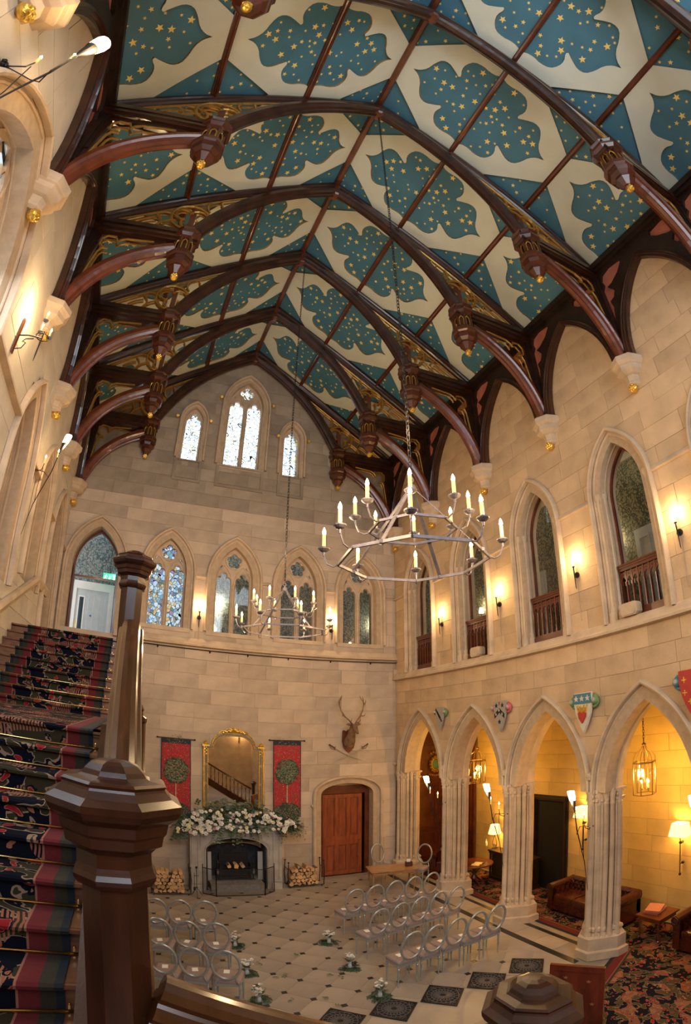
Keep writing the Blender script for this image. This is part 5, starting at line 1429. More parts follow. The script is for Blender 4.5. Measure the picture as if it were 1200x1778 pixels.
def log_mesh(rnd, L, kind):
    mb = MB(); n = rnd.choice((3, 4, 4, 5)); r = rnd.uniform(.050, .072); th0 = rnd.random()*6.28
    q = [(r*cos(th0+2*pi*i/n+rnd.uniform(-.25, .25)), r*sin(th0+2*pi*i/n+rnd.uniform(-.25, .25))) for i in range(n)]
    mb.add([(a, -L, b) for a, b in q]+[(a, 0, b) for a, b in q], [tuple(range(n))], 0); o = len(mb.v)-2*n
    for i in range(n): mb.f.append((i+o, (i+1) % n+o, (i+1) % n+n+o, i+n+o)); mb.m.append(1 if i == 0 else 0)
    mb.f.append(tuple(range(n, 2*n))[::-1]); mb.m.append(0)
    me = mb.mesh('log'); me.materials.append(WOODL); me.materials.append(BARK); return me
rl = random.Random(9); LOGS = [log_mesh(rl, .30, 0) for _ in range(9)]
for k, x in enumerate((-.2, 0, .19)):
    o = link('log', LOGS[k], None, (5.33+x, D-.12, .22+.50)); tag(o, ['cut log at the left of the fire basket', 'cut log in the middle of the fire basket', 'cut log at the right of the fire basket'][k], 'log', 'logs in the fire basket')
# fire screen
fs = thing('fire_screen', 'black folding mesh fire screen in front of the hearth', 'fire screen', (5.33, D-1.02, 0))
def meshmat():
    m = bpy.data.materials.new('fine_wire_mesh'); m.use_nodes = True; nt = m.node_tree; b = nt.nodes['Principled BSDF']; b.inputs['Base Color'].default_value = (.03, .03, .035, 1)
    o = nt.nodes['Material Output']; mx = nt.nodes.new('ShaderNodeMixShader'); t = nt.nodes.new('ShaderNodeBsdfTransparent'); mx.inputs[0].default_value = .28
    nt.links.new(t.outputs[0], mx.inputs[1]); nt.links.new(b.outputs[0], mx.inputs[2]); nt.links.new(mx.outputs[0], o.inputs['Surface']); return m
WM = meshmat()
P4 = [(-.98, .26), (-.66, 0), (.66, 0), (.98, .26)]
for k in range(3):
    (ax, ay), (bx, by) = P4[k], P4[k+1]; h = .80
    mb = MB(); mb.beam((ax, ay, 0), (ax, ay, h), .022, .022); mb.beam((bx, by, 0), (bx, by, h), .022, .022); mb.beam((ax, ay, .02), (bx, by, .02), .018, .018); mb.beam((ax, ay, h), (bx, by, h), .018, .018)
    fr = mb.build('frame', IRON, fs)
    mb = MB(); mb.add([(ax, ay, .02), (bx, by, .02), (bx, by, h), (ax, ay, h)], [(0, 1, 2, 3)]); mb.build('wire_mesh', WM, fr)
mb = MB(); mb.tube([(-.98, .26, .8), (-.98, .26, .9)], .012, 6); mb.tube([(.98, .26, .8), (.98, .26, .9)], .012, 6); mb.build('finial', IRON, fs)
# companion stand
cs = thing('companion_stand', 'slim black iron fire tool stand on three feet left of the fire screen', 'fire tools', (4.16, D-.98, 0))
mb = MB(); mb.tube([(0, 0, .12), (0, 0, .82)], .009, 6); mb.ball((0, 0, .86), .035, 8, 5)
for k in range(3): a = 2*pi*k/3+.5; mb.tube([(0, 0, .30), (.10*cos(a), .10*sin(a), .10), (.17*cos(a), .17*sin(a), .012)], .008, 5)
mb.tube([(-.06, 0, .62), (.06, 0, .62)], .008, 5); mb.build('stand', IRON, cs)
mb = MB(); mb.tube([(-.06, 0, .70), (-.06, 0, .28)], .007, 5); mb.box(-.09, -.03, -.01, .01, .18, .28); mb.build('shovel', IRON, cs)
# log racks and their logs
def log_rack(x0, x1, label, where, seed, rows, yo):
    t = thing('log_rack', label, 'log rack', ((x0+x1)/2, D-.30-yo, 0)); h = (x1-x0)/2
    mb = MB()
    for s in (-1, 1):
        for y in (-.20, .16): mb.tube([(s*h, y, .05), (s*(h+.02), y, .45), (s*h, y, .78)], .014, 6); mb.ball((s*h, y, .82), .03, 6, 4); mb.ball((s*h*.9, y, .025), .024, 6, 4)
        mb.tube([(s*h, -.20, .6), (s*h, .16, .6)], .010, 5)
    for y in (-.20, .16): mb.tube([(-h, y, .05), (h, y, .05)], .014, 6)
    mb.build('frame', IRON, t)
    rnd = random.Random(seed); cols = int((x1-x0-.10)/.118)
    n = 0; rown = ['bottom', 'second', 'third', 'fourth', 'fifth', 'top']
    for r in range(rows):
        hgt = .125+r*.108; c = cols-(r % 2)
        for k in range(c):
            if r == rows-1 and rnd.random() < .35: continue
            nth = ['leftmost', 'second', 'third', 'fourth', 'fifth', 'sixth', 'seventh', 'eighth', 'ninth'][k]
            xx = x0+.11+(k+.5*(r % 2))*.118+rnd.uniform(-.01, .01)
            o = link('log', LOGS[rnd.randrange(9)], None, (xx, D-.18-yo+rnd.uniform(-.05, 0), hgt+rnd.uniform(-.006, .006)))
            o.rotation_euler = (0, rnd.random()*6.28, rnd.uniform(-.06, .06))
            tag(o, '%s split log in the %s row of the stack %s' % (nth, rown[r] if r < rows-1 else 'top', where), 'log', 'split logs %s' % where)
log_rack(2.98, 4.0, 'black iron rack of split logs left of the fireplace', 'left of the fireplace', 3, 6, .42)
log_rack(6.78, 7.82, 'black iron rack of split logs between the fireplace and the door', 'right of the fireplace', 4, 6, .06)
# panelled door in the four-centred arch
d2 = setting('door_2', 'red-brown panelled door standing under the stone arch in the end wall')
mould(FE, edoor, 3, .19, -.30, d2, h=.025)
boss(FE, 7.66, 2.48, .06, .055, d2, STONE2); boss(FE, 9.90, 2.48, .06, .055, d2, STONE2)
mb = MB(); mb.plate(FE, [[(7.93, 0), (9.63, 0), (9.63, 3.05), (7.93, 3.05)], [(8.06, .0), (9.50, .0), (9.50, 2.82), (8.06, 2.82)]], -.30, -.40)
stf = MB(); stf.plate(FE, [[(7.92, 3.0), (9.64, 3.0), (9.64, 3.2), (7.92, 3.2)]], -.32, -.42); stf.build('stone_tympanum', STONE2, d2)
mb.plate(FE, [[(7.99, 0), (9.57, 0), (9.57, 2.9), (7.99, 2.9)], [(8.10, .0), (9.46, .0), (9.46, 2.78), (8.10, 2.78)]], -.28, -.34); mb.build('frame', OAKR, d2)
DOORM = mat('red_brown_door', (.26, .062, .022), .3, var=.3, scale=4, coat=.4, stretch=(3, 3, .6))
mb = MB(); xs = [8.12, 8.54, 8.95, 9.36]; 
loops = [[(8.10, .02), (9.38, .02), (9.38, 2.76), (8.10, 2.76)]]
mb.plate(FE, loops, -.36, -.41)
fr = [[(8.10, .02), (9.38, .02), (9.38, 2.76), (8.10, 2.76)]]; holes = []
for k in range(3):
    a0 = 8.10+.12+k*.385; a1 = a0+.275
    for z0, z1 in ((.16, 1.05), (1.36, 2.64)): holes.append([(a0, z0), (a1, z0), (a1, z1), (a0, z1)])
mb.plate(FE, fr+holes, -.315, -.36); leaf = mb.build('leaf', DOORM, d2)
for hl in holes:
    (a0, z0), _, (a1, z1), _ = hl; mb = MB(); mb.plate(FE, [[(a0+.05, z0+.05), (a1-.05, z0+.05), (a1-.05, z1-.05), (a0+.05, z1-.05)]], -.345, -.36); mb.tube([FE(a, b, -.335) for a, b in [(a0, z0), (a1, z0), (a1, z1), (a0, z1)]], .018, 6, closed=True); mb.build('panel', DOORM, leaf)
mb = MB(); mb.obox(FE, 8.62, 8.88, 1.14, 1.26, -.33, -.32); mb.build('paper_notice', mat('paper', (.80, .78, .70), .8), leaf)
mb = MB(); mb.ball(FE(9.28, 1.20, -.29), .035, 10, 6); mb.lathe([(.05, 0), (.05, .01)], FE(9.28, 1.20, -.32), 10, axis='y'); mb.obox(FE, 9.10, 9.36, 1.12, 1.28, -.33, -.322); mb.build('knob', BRASS, leaf)
mb = MB(); mb.obox(FE, 7.9, 9.7, 0, 3.2, -.52, -.56); mb.build('painted_shade_panel', mat('unlit_interior', (.006, .004, .003), .9), d2)  # near-black sheet behind the leaf, painted as the unlit room beyond

# overmantel mirror
mi = thing('mirror', 'tall gilt-framed overmantel mirror with an arched top between two tapestries', 'mirror', (5.33, D-.04, 2.035)); mi.scale = (1, 1, .94)
G = lambda a, b, c: (a, -c, b)
def mirror_out(n):
    h = .86+n; top = 2.42+n
    L = [(-h, 0), (-h, top), (-.62-n*.3, top)]
    L += [(-.62-n*.3+(.42)*t_[0], top+(.42)*t_[1]) for t_ in [(1-cos(a), sin(a)) for a in [pi/2*i/6 for i in range(1, 7)]]]
    return L+[(-a, b) for a, b in L[::-1]]
mb = MB(); mb.plate(G, [mirror_out(0), mirror_out(-.14)], .0, .05); mb.build('frame', mat('mirror_slip', (.20, .19, .17), .25, metal=.3), mi)
mb = MB(); mb.tube([G(a, b, .055) for a, b in mirror_out(-.012)], .02, 6); mb.tube([G(a, b, .05) for a, b in mirror_out(-.13)], .014, 6); mb.tube([G(a, b, .05) for a, b in mirror_out(-.045)], .008, 5)
for s in (-1, 1):
    mb.obox(G, s*.79-.10, s*.79+.10, 2.36, 2.42, 0, .10); mb.lathe([(.06, 0), (.08, .02), (.04, .05), (.05, .08), (.01, .13)], G(s*.79, 2.42, .05), 8)
    for b in (.6, 1.2, 1.8): mb.tube([G(s*.79+.03*cos(a), b+.03*sin(a), .06) for a in [2*pi*i/8 for i in range(8)]], .006, 4, closed=True)
    for i in range(5): mb.ball(G(s*.79+.02*(-1)**i, 2.12+.05*i, .06), .026, 6, 4)
mb.build('gilt_moulding', GOLD, mi)
mb = MB()
for i in range(13):
    a = -.30+.05*i; mb.ball(G(a, 2.80+.07*cos(a*5)+.02*(i % 2), .08), .05-.04*abs(a), 6, 4)
for s in (-1, 1): mb.tube([G(s*x, b, .08) for x, b in ((.05, 2.92), (.16, 2.96), (.24, 2.88), (.36, 2.86), (.42, 2.80), (.36, 2.77))], .014, 5)
mb.ball(G(0, 2.92, .09), .07, 8, 5); mb.build('carved_crest', GOLD, mi)
MIR = mat('mirror_glass', (.86, .84, .78), .02, metal=1.0)
mb = MB(); mb.plate(G, [mirror_out(-.12)], .015, .025); mb.build('glass', MIR, mi)

# tapestries
def tapestry(x0, x1, z0, z1, label, seed, fruit):
    t = thing('tapestry', label, 'tapestry', ((x0+x1)/2, D-.05, z0), group='red tree tapestries either side of the mirror')
    w = (x1-x0)/2; h = z1-z0; G = lambda a, b, c: (a, -c, b); rnd = random.Random(seed)
    mb = MB(); rows = []
    for i in range(13):
        a = -w+2*w*i/12; rows.append([G(a, b, .006+.004*sin(i*1.2)+.002*sin(i*3+b*3)) for b in (0, h*.3, h*.6, h)])
    mb.strip(rows); mb.build('woven_cloth', mat('tapestry_red', (.42, .028, .035), .95, var=.18, scale=40), t)
    mb = MB(); mb.tube([G(-w-.10, h+.02, .01), G(w+.10, h+.02, .01)], .013, 6); mb.ball(G(-w-.11, h+.02, .01), .026, 6, 4); mb.ball(G(w+.11, h+.02, .01), .026, 6, 4); mb.build('pole', IRON, t)
    mb = MB(); mb.plate(G, [[(-w, 0), (w, 0), (w, h), (-w, h)], [(-w+.02, .02), (w-.02, .02), (w-.02, h-.12), (-w+.02, h-.12)]], .018, .020); mb.build('dark_border', mat('tapestry_navy', (.022, .03, .05), .95, var=.3, scale=40), t)
    def leafs(n, cx, cz, rx, rz, m, nm, s0, s1, z=.022, fn=None):
        mb = MB(); k = 0
        while k < n:
            a, b = rnd.uniform(-1, 1), rnd.uniform(-1, 1)
            if a*a+b*b > 1: continue
            if fn and not fn(a, b): continue
            k += 1; r = rnd.uniform(s0, s1); th = rnd.random()*3.14; x, y = cx+a*rx, cz+b*rz; zz = z+rnd.uniform(0, .002)
            if not (-w+.02 < x < w-.02): continue
            mb.add([G(x+r*cos(th), y+r*sin(th), zz), G(x-r*.5*sin(th), y+r*.5*cos(th), zz), G(x-r*cos(th), y-r*sin(th), zz), G(x+r*.5*sin(th), y-r*.5*cos(th), zz)], [(0, 1, 2, 3)])
        o = mb.build(nm, m, t); o['kind'] = 'stuff'
    leafs(520, 0, h*.45, w*1.3, h*.62, mat('weave_sprig_green', (.16, .16, .07), .95), 'small_sprigs', .014, .028, .0205, None)
    leafs(260, 0, h*.45, w*1.2, h*.6, mat('weave_sprig_pale', (.55, .42, .30), .95), 'small_blossoms', .008, .016, .021, None)
    mb = MB(); mb.add([G(-.022, h*.18, .0215), G(.022, h*.18, .0215), G(.014, h*.46, .0215), G(-.014, h*.46, .0215)], [(0, 1, 2, 3)])
    for k in range(7):
        a = -.9+1.8*k/6; mb.add([G(-.01, h*.44, .0225), G(.01, h*.44, .0225), G(sin(a)*w*.45, h*.50+cos(a)*h*.10, .0225)], [(0, 1, 2)])
    mb.build('tree_trunk', mat('weave_trunk', (.50, .30, .20), .95), t)
    dark = mat('weave_dark_green', (.035, .06, .035), .95); gr = mat('weave_leaf_green', (.16, .20, .12) if fruit else (.26, .25, .16), .95)
    leafs(460, 0, h*.60, w*.84, h*.165, dark, 'tree_crown', .03, .05, .026); leafs(340, 0, h*.60, w*.80, h*.16, gr, 'tree_leaves', .015, .03, .029)
    if fruit: leafs(40, 0, h*.60, w*.7, h*.14, mat('weave_orange', (.60, .20, .06), .95), 'tree_fruit', .018, .026, .032)
    leafs(60, 0, h*.60, w*.7, h*.14, mat('weave_pale_leaf', (.45, .42, .30), .95), 'pale_leaves', .010, .018, .032)
    leafs(500, 0, h*.06, w, h*.13, dark, 'ground_foliage', .03, .05, .022, lambda a, b: b > -.3 or True); leafs(260, 0, h*.06, w, h*.125, mat('weave_ground_flowers', (.38, .34, .28), .95), 'ground_flowers', .008, .016, .026)
tapestry(3.30, 4.13, 2.10, 4.38, 'red tapestry of a fruiting tree left of the gilt mirror', 5, True)
tapestry(6.48, 7.30, 2.15, 4.50, 'red tapestry of a pale leafy tree right of the gilt mirror', 6, False)

# stag head, crossed swords
st = thing('stag_head', 'mounted stag head with branching antlers above the wooden door', 'hunting trophy', (8.78, D-.04, 4.60))
G = lambda a, b, c: (a, -c, b)
mb = MB(); S = [(-.20, .22), (-.16, .26), (-.08, .22), (0, .28), (.08, .22), (.16, .26), (.20, .22), (.21, -.10), (.16, -.30), (.06, -.42), (0, -.46), (-.06, -.42), (-.16, -.30), (-.21, -.10)]
mb.plate(G, [S], 0, .03); mb.plate(G, [[(a*.88, b*.88-.01) for a, b in S]], .03, .045); mb.build('shield_board', OAKR, st)
FUR = mat('stag_fur', (.20, .11, .055), .9, var=.4, scale=9, bump=.4, bscale=60)
mb = MB(); spine = [((0, -.14, .02), .17, .20), ((0, -.06, .12), .15, .18), ((0, .10, .22), .115, .14), ((0, .26, .30), .10, .12), ((0, .36, .38), .095, .105), ((0, .37, .46), .088, .09), ((0, .30, .55), .062, .066), ((0, .22, .63), .046, .046), ((0, .17, .68), .038, .034), ((0, .16, .695), .01, .01)]
rows = []
for i, (p, rx, ry) in enumerate(spine):
    a = Vector(spine[max(i-1, 0)][0]); b = Vector(spine[min(i+1, len(spine)-1)][0]); d = (b-a).normalized(); up = Vector((1, 0, 0)); n_ = d.cross(up).normalized()
    rows.append([G(*(Vector(p)+up*(rx*cos(t))+n_*(ry*sin(t)))) for t in [2*pi*k/12 for k in range(12)]])
mb.strip(rows, closed=True); mb.add(rows[0], [tuple(range(12))])
for s in (-1, 1):
    e = [(s*.075, .42, .40), (s*.16, .45, .40), (s*.24, .44, .39)]; mb.tube([G(*p) for p in e], [.03, .045, .004], 8)
mb.smooth = True; mb.build('head_and_neck', FUR, st)
mb = MB()
for s in (-1, 1): mb.ball(G(s*.072, .36, .50), .016, 8, 5)
mb.build('eye', mat('dark_glass_eye', (.01, .008, .006), .1), st); mb = MB()
for s in (-1, 1): mb.ball(G(s*.018, .185, .69), .010, 6, 4)
mb.build('nostril', mat('dark_glass_eye', (.01, .008, .006), .1), st)
ANT = mat('antler_horn', (.22, .13, .07), .7, var=.35, scale=10, bump=.3, bscale=40)
mb = MB()
for s in (-1, 1):
    main = [(.045, .45, .40), (.12, .56, .36), (.24, .68, .30), (.34, .86, .26), (.385, 1.04, .24), (.37, 1.20, .24), (.33, 1.32, .26)]
    mb.tube([G(s*a, b, c) for a, b, c in main], [.026, .024, .022, .020, .018, .014, .004], 7)
    for pts in ([(.08, .50, .38), (.12, .50, .46), (.14, .57, .55), (.13, .64, .58)], [(.26, .70, .30), (.34, .70, .38), (.36, .80, .44)], [(.385, 1.04, .24), (.43, 1.12, .28), (.42, 1.22, .30)], [(.38, 1.14, .24), (.32, 1.22, .20), (.28, 1.34, .18)]):
        mb.tube([G(s*a, b, c) for a, b, c in pts], [.016, .014, .011, .003][:len(pts)-1]+[.003], 6)
mb.smooth = True; mb.build('antlers', ANT, st)
for s, lb in ((1, 'curved sword with its hilt at the left, lower of the crossed pair'), (-1, 'curved sword with its hilt at the right, upper of the crossed pair')):
    t = thing('sword', lb, 'sword', (8.78, D-.045, 4.10), group='crossed swords under the stag head')
    c = .02+(0 if s > 0 else .02); G2 = lambda a, b, cc: (s*a, -cc, b)
    mb = MB(); pts = [(-.44, .20), (-.2, .05), (.0, -.05), (.25, -.15), (.42, -.20)]
    mb.tube([G2(a, b, c) for a, b in pts], [.014, .015, .015, .012, .003], 4); mb.build('blade', mat('dull_steel', (.30, .26, .22), .4, metal=.8), t)
    mb = MB(); mb.tube([G2(-.44, .20, c), G2(-.58, .29, c)], .018, 6); mb.ball(G2(-.60, .30, c), .03, 6, 4); mb.tube([G2(-.44, .14, c), G2(-.42, .25, c)], .012, 5); mb.tube([G2(-.45, .16, c), G2(-.53, .17, c), G2(-.59, .24, c), G2(-.60, .30, c)], .008, 5); mb.build('hilt', mat('dark_brass', (.16, .09, .04), .4, metal=.6), t)

# heraldic shields between the arcade arches
WH = mat('shield_white', (.62, .56, .46), .6, var=.1, scale=8); BK = mat('shield_black', (.02, .018, .018), .5); RD = mat('shield_red', (.45, .035, .03), .5, var=.1, scale=8); BL_ = mat('shield_blue', (.06, .20, .28), .5); GRN = mat('scroll_green', (.14, .26, .09), .5)
GREY = mat('shield_grey', (.36, .33, .28), .6); PNK = mat('scroll_pink', (.55, .12, .13), .5)
def star5(cx, cz, r): return [(cx+(r if k % 2 == 0 else r*.42)*sin(pi*k/5), cz+(r if k % 2 == 0 else r*.42)*cos(pi*k/5)) for k in range(10)]
def shield(y, z, label, field, deco, sc, left=GRN, right=GRN):
    t = thing('heraldic_shield', label, 'shield', (W-.05, y, z), group='painted heraldic shields between the arcade arches')
    G = lambda a, b, c: (-c*1.0, a, b)         # seen from the hall +y is to the left
    G = lambda a, b, c: (-c, -a, b)
    def out(k=1.0, w_=.23*sc, h=.30*sc): return [(a*k, b*k) for a, b in [(-w_, h), (w_, h), (w_, h*.35), (w_*.80, -h*.35), (w_*.42, -h*1.0), (0, -h*1.55), (-w_*.42, -h*1.0), (-w_*.80, -h*.35), (-w_, h*.35)]]
    for s, m in ((-1, left), (1, right)):
        mb = MB(); mb.ball(G(s*.30*sc, .14*sc, .03), .085*sc, 10, 6); mb.tube([G(s*(.16+.20*(1-cos(a)) if 0 else .22+.13*sin(a))*sc, (.13-.11*cos(a))*sc, .02) for a in [pi*i/8 for i in range(9)]], .035*sc, 6); mb.smooth = True; mb.build('scroll', m, t)
        mb = MB(); mb.ball(G(s*.30*sc, .15*sc, .08), .05*sc, 8, 5); mb.build('carved_rosette', mat('silvered_boss', (.45, .45, .42), .35, metal=.4), t)
    mb = MB(); mb.plate(G, [out(1.05)], .04, .06); mb.plate(G, [out()], .06, .09); sh = mb.build('board', field, t)
    deco(G, sc, sh, out)
def d_bends(G, s, p, out):
    mb = MB()
    for k, (x, z) in enumerate(((-.10, .12), (.0, .02), (.08, -.10))):
        q = []; n = 8
        for i in range(n+1): f = i/n; q.append((x-.10+.20*f+.012*(-1)**i, z+.14-.22*f+.03))
        q2 = [(a-.03, b-.045) for a, b in q[::-1]]
        lim = lambda a, b: (max(-.205, min(.205, a))*s, max(-.3, min(.28, b))*s)
        mb.plate(G, [[lim(a, b) for a, b in q+q2]], .09, .10)
    mb.build('black_bend', BK, p)
def d_chev(G, s, p, out):
    mb = MB()
    for x, z in ((-.12, .20), (.12, .20), (0, -.22)): mb.plate(G, [[(a*s, b*s) for a, b in star5(x, z, .065)]], .09, .10)
    mb.build('black_star', BK, p)
    mb = MB(); mb.plate(G, [[(0, .13*s), (.20*s, -.02*s), (.19*s, -.13*s), (0, .02*s), (-.19*s, -.13*s), (-.20*s, -.02*s)]], .09, .10); mb.build('black_chevron', BK, p)
    mb = MB()
    for x, z in ((-.12, -.03), (0, .07), (.12, -.03)): mb.plate(G, [[(a*s, b*s) for a, b in ((x, z+.045), (x+.022, z), (x, z-.03), (x-.022, z))]], .10, .11)
    mb.build('silver_drop', WH, p)
    mb = MB(); mb.plate(G, [[(-.02*s, .29*s), (.02*s, .29*s), (.01*s, .20*s), (-.01*s, .20*s)]], .09, .10); mb.build('red_mark', RD, p)
def d_heart(G, s, p, out):
    mb = MB(); mb.plate(G, [[(-.23*s, .10*s), (.23*s, .10*s), (.23*s, .30*s), (-.23*s, .30*s)]], .09, .10); ch = mb.build('blue_chief', BL_, p)
    mb = MB()
    for x in (-.15, 0, .15): mb.plate(G, [[(a*s, b*s) for a, b in star5(x, .20, .065)]], .10, .112)
    mb.build('white_star', WH, p)
    mb = MB(); mb.plate(G, [[(a*s, b*s) for a, b in ((-.09, -.13), (-.10, -.08), (-.05, -.05), (0, -.08), (.05, -.05), (.10, -.08), (.09, -.16), (0, -.28), (-.08, -.18))]], .09, .13); mb.build('red_heart', RD, p)
    mb = MB(); mb.plate(G, [[(a*s, b*s) for a, b in ((-.09, -.08), (-.13, .05), (-.07, .0), (-.05, .07), (0, .0), (.05, .07), (.07, .0), (.13, .05), (.09, -.08))]], .09, .12)
    for x in (-.13, -.05, .05, .13): mb.ball(G(x*s, .07*s, .10), .015, 6, 4)
    mb.build('gold_crown', GOLD, p)
def d_red(G, s, p, out):
    mb = MB()
    for x, z in ((-.12, .16), (-.12, -.05), (.08, .05), (-.02, -.2)): 
        mb.plate(G, [[(a*s, b*s) for a, b in ((x-.01, z-.05), (x+.01, z-.05), (x+.01, z-.01), (x+.05, z-.01), (x+.05, z+.01), (x+.01, z+.01), (x+.01, z+.05), (x-.01, z+.05), (x-.01, z+.01), (x-.05, z+.01), (x-.05, z-.01), (x-.01, z-.01))]], .09, .10)
    mb.build('gold_cross', GOLD, p)
shield(PC[0]+.10, 5.22, 'grey shield with black ragged bends, nearest the far corner', GREY, d_bends, .80, BK, GRN)
shield(PC[1]+.10, 5.20, 'pale shield with a black chevron and stars and pink scrolls', GREY, d_chev, .92, PNK, PNK)
shield(PC[2]+.10, 5.12, 'white shield with three stars on blue above a crowned red heart', WH, d_heart, 1.0, GRN, GRN)
shield(PC[3]+.22, 5.20, 'red shield with gold crosses at the right edge of the photo', RD, d_red, 1.0, BL_, RD)
# gilt carved ornament on the panelled wall in the far arch
t = thing('carved_crest_ornament', 'gilt carved round crest on the panelled wall behind the first arch', 'wall ornament', (12.04, D+.36, 3.55))
mb = MB(); mb.lathe([(.16, 0), (.16, -.03), (.10, -.05)], (0, 0, 0), 16, axis='y'); mb.build('green_field', GRN, t)
mb = MB()
for i in range(14): a = 2*pi*i/14; mb.ball((.22*cos(a), -.04, .26*sin(a)), .05, 6, 4)
mb.tube([(.17*cos(a), -.05, .2*sin(a)) for a in [2*pi*i/16 for i in range(16)]], .02, 5, closed=True)
for i in range(5): mb.ball((-.2+.1*i, -.04, .38+.05*(i % 2)), .05, 6, 4)
mb.tube([(-.28, -.04, -.35), (0, -.04, -.42), (.28, -.04, -.35)], .04, 6); mb.build('gilt_wreath', GOLD, t)
# ================================================================ garland on the mantelpiece
LEAF = [mat('garland_leaf_dark', (.045, .09, .045), .6, var=.3, scale=9), mat('garland_leaf_mid', (.09, .16, .075), .6, var=.3, scale=9), mat('eucalyptus_leaf', (.20, .28, .24), .6, var=.2, scale=9)]
PETW = mat('white_petals', (.80, .78, .72), .7); PETC = mat('cream_petals', (.80, .74, .46), .7); PETP = mat('pink_petals', (.70, .36, .42), .7)
def flower_mesh(m, r, nm='flower'):
    mb = MB(); rnd = random.Random(int(r*1000))
    for ring_, (n, tilt, rr) in enumerate(((6, .35, r), (5, .75, r*.72), (4, 1.15, r*.45))):
        for i in range(n):
            a = 2*pi*i/n+ring_*.5; d = Vector((cos(a), sin(a), 0)); s = Vector((-sin(a), cos(a), 0)); up = Vector((0, 0, 1))
            p1 = d*rr*.35+up*.0; p2 = d*rr*cos(tilt)+up*rr*sin(tilt)*.8
            mb.add([p1-s*rr*.15, p1+s*rr*.15, p2*.8+s*rr*.38, p2+up*.002, p2*.8-s*rr*.38], [(0, 1, 2, 3, 4)])
    mb.ball((0, 0, r*.25), r*.28, 6, 4); me = mb.mesh(nm); me.materials.append(m); return me
FM = {('w', .075): flower_mesh(PETW, .085), ('w', .05): flower_mesh(PETW, .06), ('c', .05): flower_mesh(PETC, .062), ('p', .05): flower_mesh(PETP, .055)}
def sprig(mb, p, d, L, n, r, rnd, mi=0):
    """stem with paired leaves"""
    p = Vector(p); d = Vector(d).normalized(); sd = d.cross(Vector((.3, .2, 1))).normalized(); g = Vector((0, 0, -1))
    pts = []
    for i in range(n+1):
        f = i/n; q = p+d*(L*f)+g*(L*.35*f*f); pts.append(q)
    for i in range(1, n+1):
        t = (pts[i]-pts[i-1]).normalized()
        for s in (-1, 1):
            ax = (sd*s+t*.7+Vector((rnd.uniform(-.3, .3), rnd.uniform(-.3, .3), rnd.uniform(-.3, .3)))).normalized(); w = ax.cross(t).cross(ax).normalized()*r*.32
            if w.length < 1e-4: w = sd.cross(ax)*r*.3
            q = pts[i]; mb.add([q, q+ax*r*.5+w, q+ax*r, q+ax*r*.5-w], [(0, 1, 2, 3)], mi)
gl = thing('flower_garland', 'lush garland of white, cream and pink flowers with green foliage along the mantelpiece', 'flower arrangement', (5.33, D-.36, 2.02))
rg = random.Random(12)
for li in range(3):
    mb = MB()
    for k in range(190):
        x = rg.uniform(-1.55, 1.75); env = 1-abs(x/1.8)**3
        z = rg.uniform(-.12, .42)*env+.04 - (.18 if abs(x) > 1.2 else 0)+(.12 if -1.55 < x < -1.0 else 0); y = rg.uniform(-.30, .06)
        d = (rg.uniform(-1, 1)+x*.4, rg.uniform(-1.2, .1), rg.uniform(-.4, 1.0))
        sprig(mb, (x, y, z), d, rg.uniform(.16, .34), 5, rg.uniform(.05, .09), rg)
    for k in range(26):
        x = rg.choice((rg.uniform(-1.6, -1.1), rg.uniform(1.0, 1.7), rg.uniform(-.6, .6))); sprig(mb, (x, -.22, .0), (x*.3, -.3, -.6), rg.uniform(.2, .42), 6, .07, rg)
    o = mb.build('foliage', LEAF[li], gl); o['kind'] = 'stuff'
for k in range(170):
    x = rg.uniform(-1.5, 1.65); z = rg.uniform(-.18, .46)*(1-abs(x/1.9)**3)-(.12 if abs(x) > 1.2 else 0)+.05
    if k % 5 == 0: x = rg.gauss(-1.1, .25); z = rg.uniform(-.2, .15)
    kk = rg.choice([('w', .075), ('w', .05), ('w', .05), ('w', .075), ('c', .05), ('w', .05), ('w', .05), ('c', .05), ('w', .05), ('p', .05)])
    o = link('flower', FM[kk], gl, (x, -.40-rg.uniform(0, .12), z)); o.rotation_euler = (radians(70)+rg.uniform(-.5, .3), rg.uniform(-.5, .5), rg.uniform(-.4, .4)); o.scale = [rg.uniform(.62, 1.08)]*3
# ================================================================ aisle posies
def posy(x, y, label, rz):
    t = thing('aisle_posy', label, 'flower posy', (x, y, 0.002), rz, 'white flower posies standing along the aisle'); t.scale = (.85, .85, .85)
    mb = MB(); mb.lathe([(.03, 0), (.045, .01), (.05, .06), (.035, .11), (.04, .14)], (0, 0, 0), 10, cap=False); mb.lathe([(.03, 0), (.03, .002)], (0, 0, 0), 10); mb.build('glass_jar', mat('jar_glass', (.5, .55, .55), .1), t)
    r = random.Random(int(x*100)); mb = MB()
    for k in range(34):
        a = r.random()*6.28; sprig(mb, (.05*cos(a), .05*sin(a), .03), (cos(a), sin(a), r.uniform(.0, .35)), r.uniform(.12, .24), 4, .07, r)
    mb.build('ground_foliage', LEAF[0], t)
    mb = MB()
    for k in range(16):
        a = r.random()*6.28; sprig(mb, (.02*cos(a), .02*sin(a), .14), (cos(a)*.5, sin(a)*.5, 1), r.uniform(.15, .28), 4, .04, r)
    mb.build('stems', LEAF[1], t)
    for k in range(17):
        a = r.random()*6.28; q = r.uniform(.02, .13); o = link('flower', FM[('w', .05)] if k % 4 else FM[('w', .075)], t, (q*cos(a), q*sin(a), .22+r.uniform(0, .16))); o.scale = [.6]*3; o.rotation_euler = (r.uniform(-.5, .5), r.uniform(-.5, .5), a)
posy(6.50, 10.45, 'white flower posy at the aisle end of the right block, far row', 0)
posy(6.44, 9.17, 'white flower posy at the aisle end of the right block, middle row', 1)
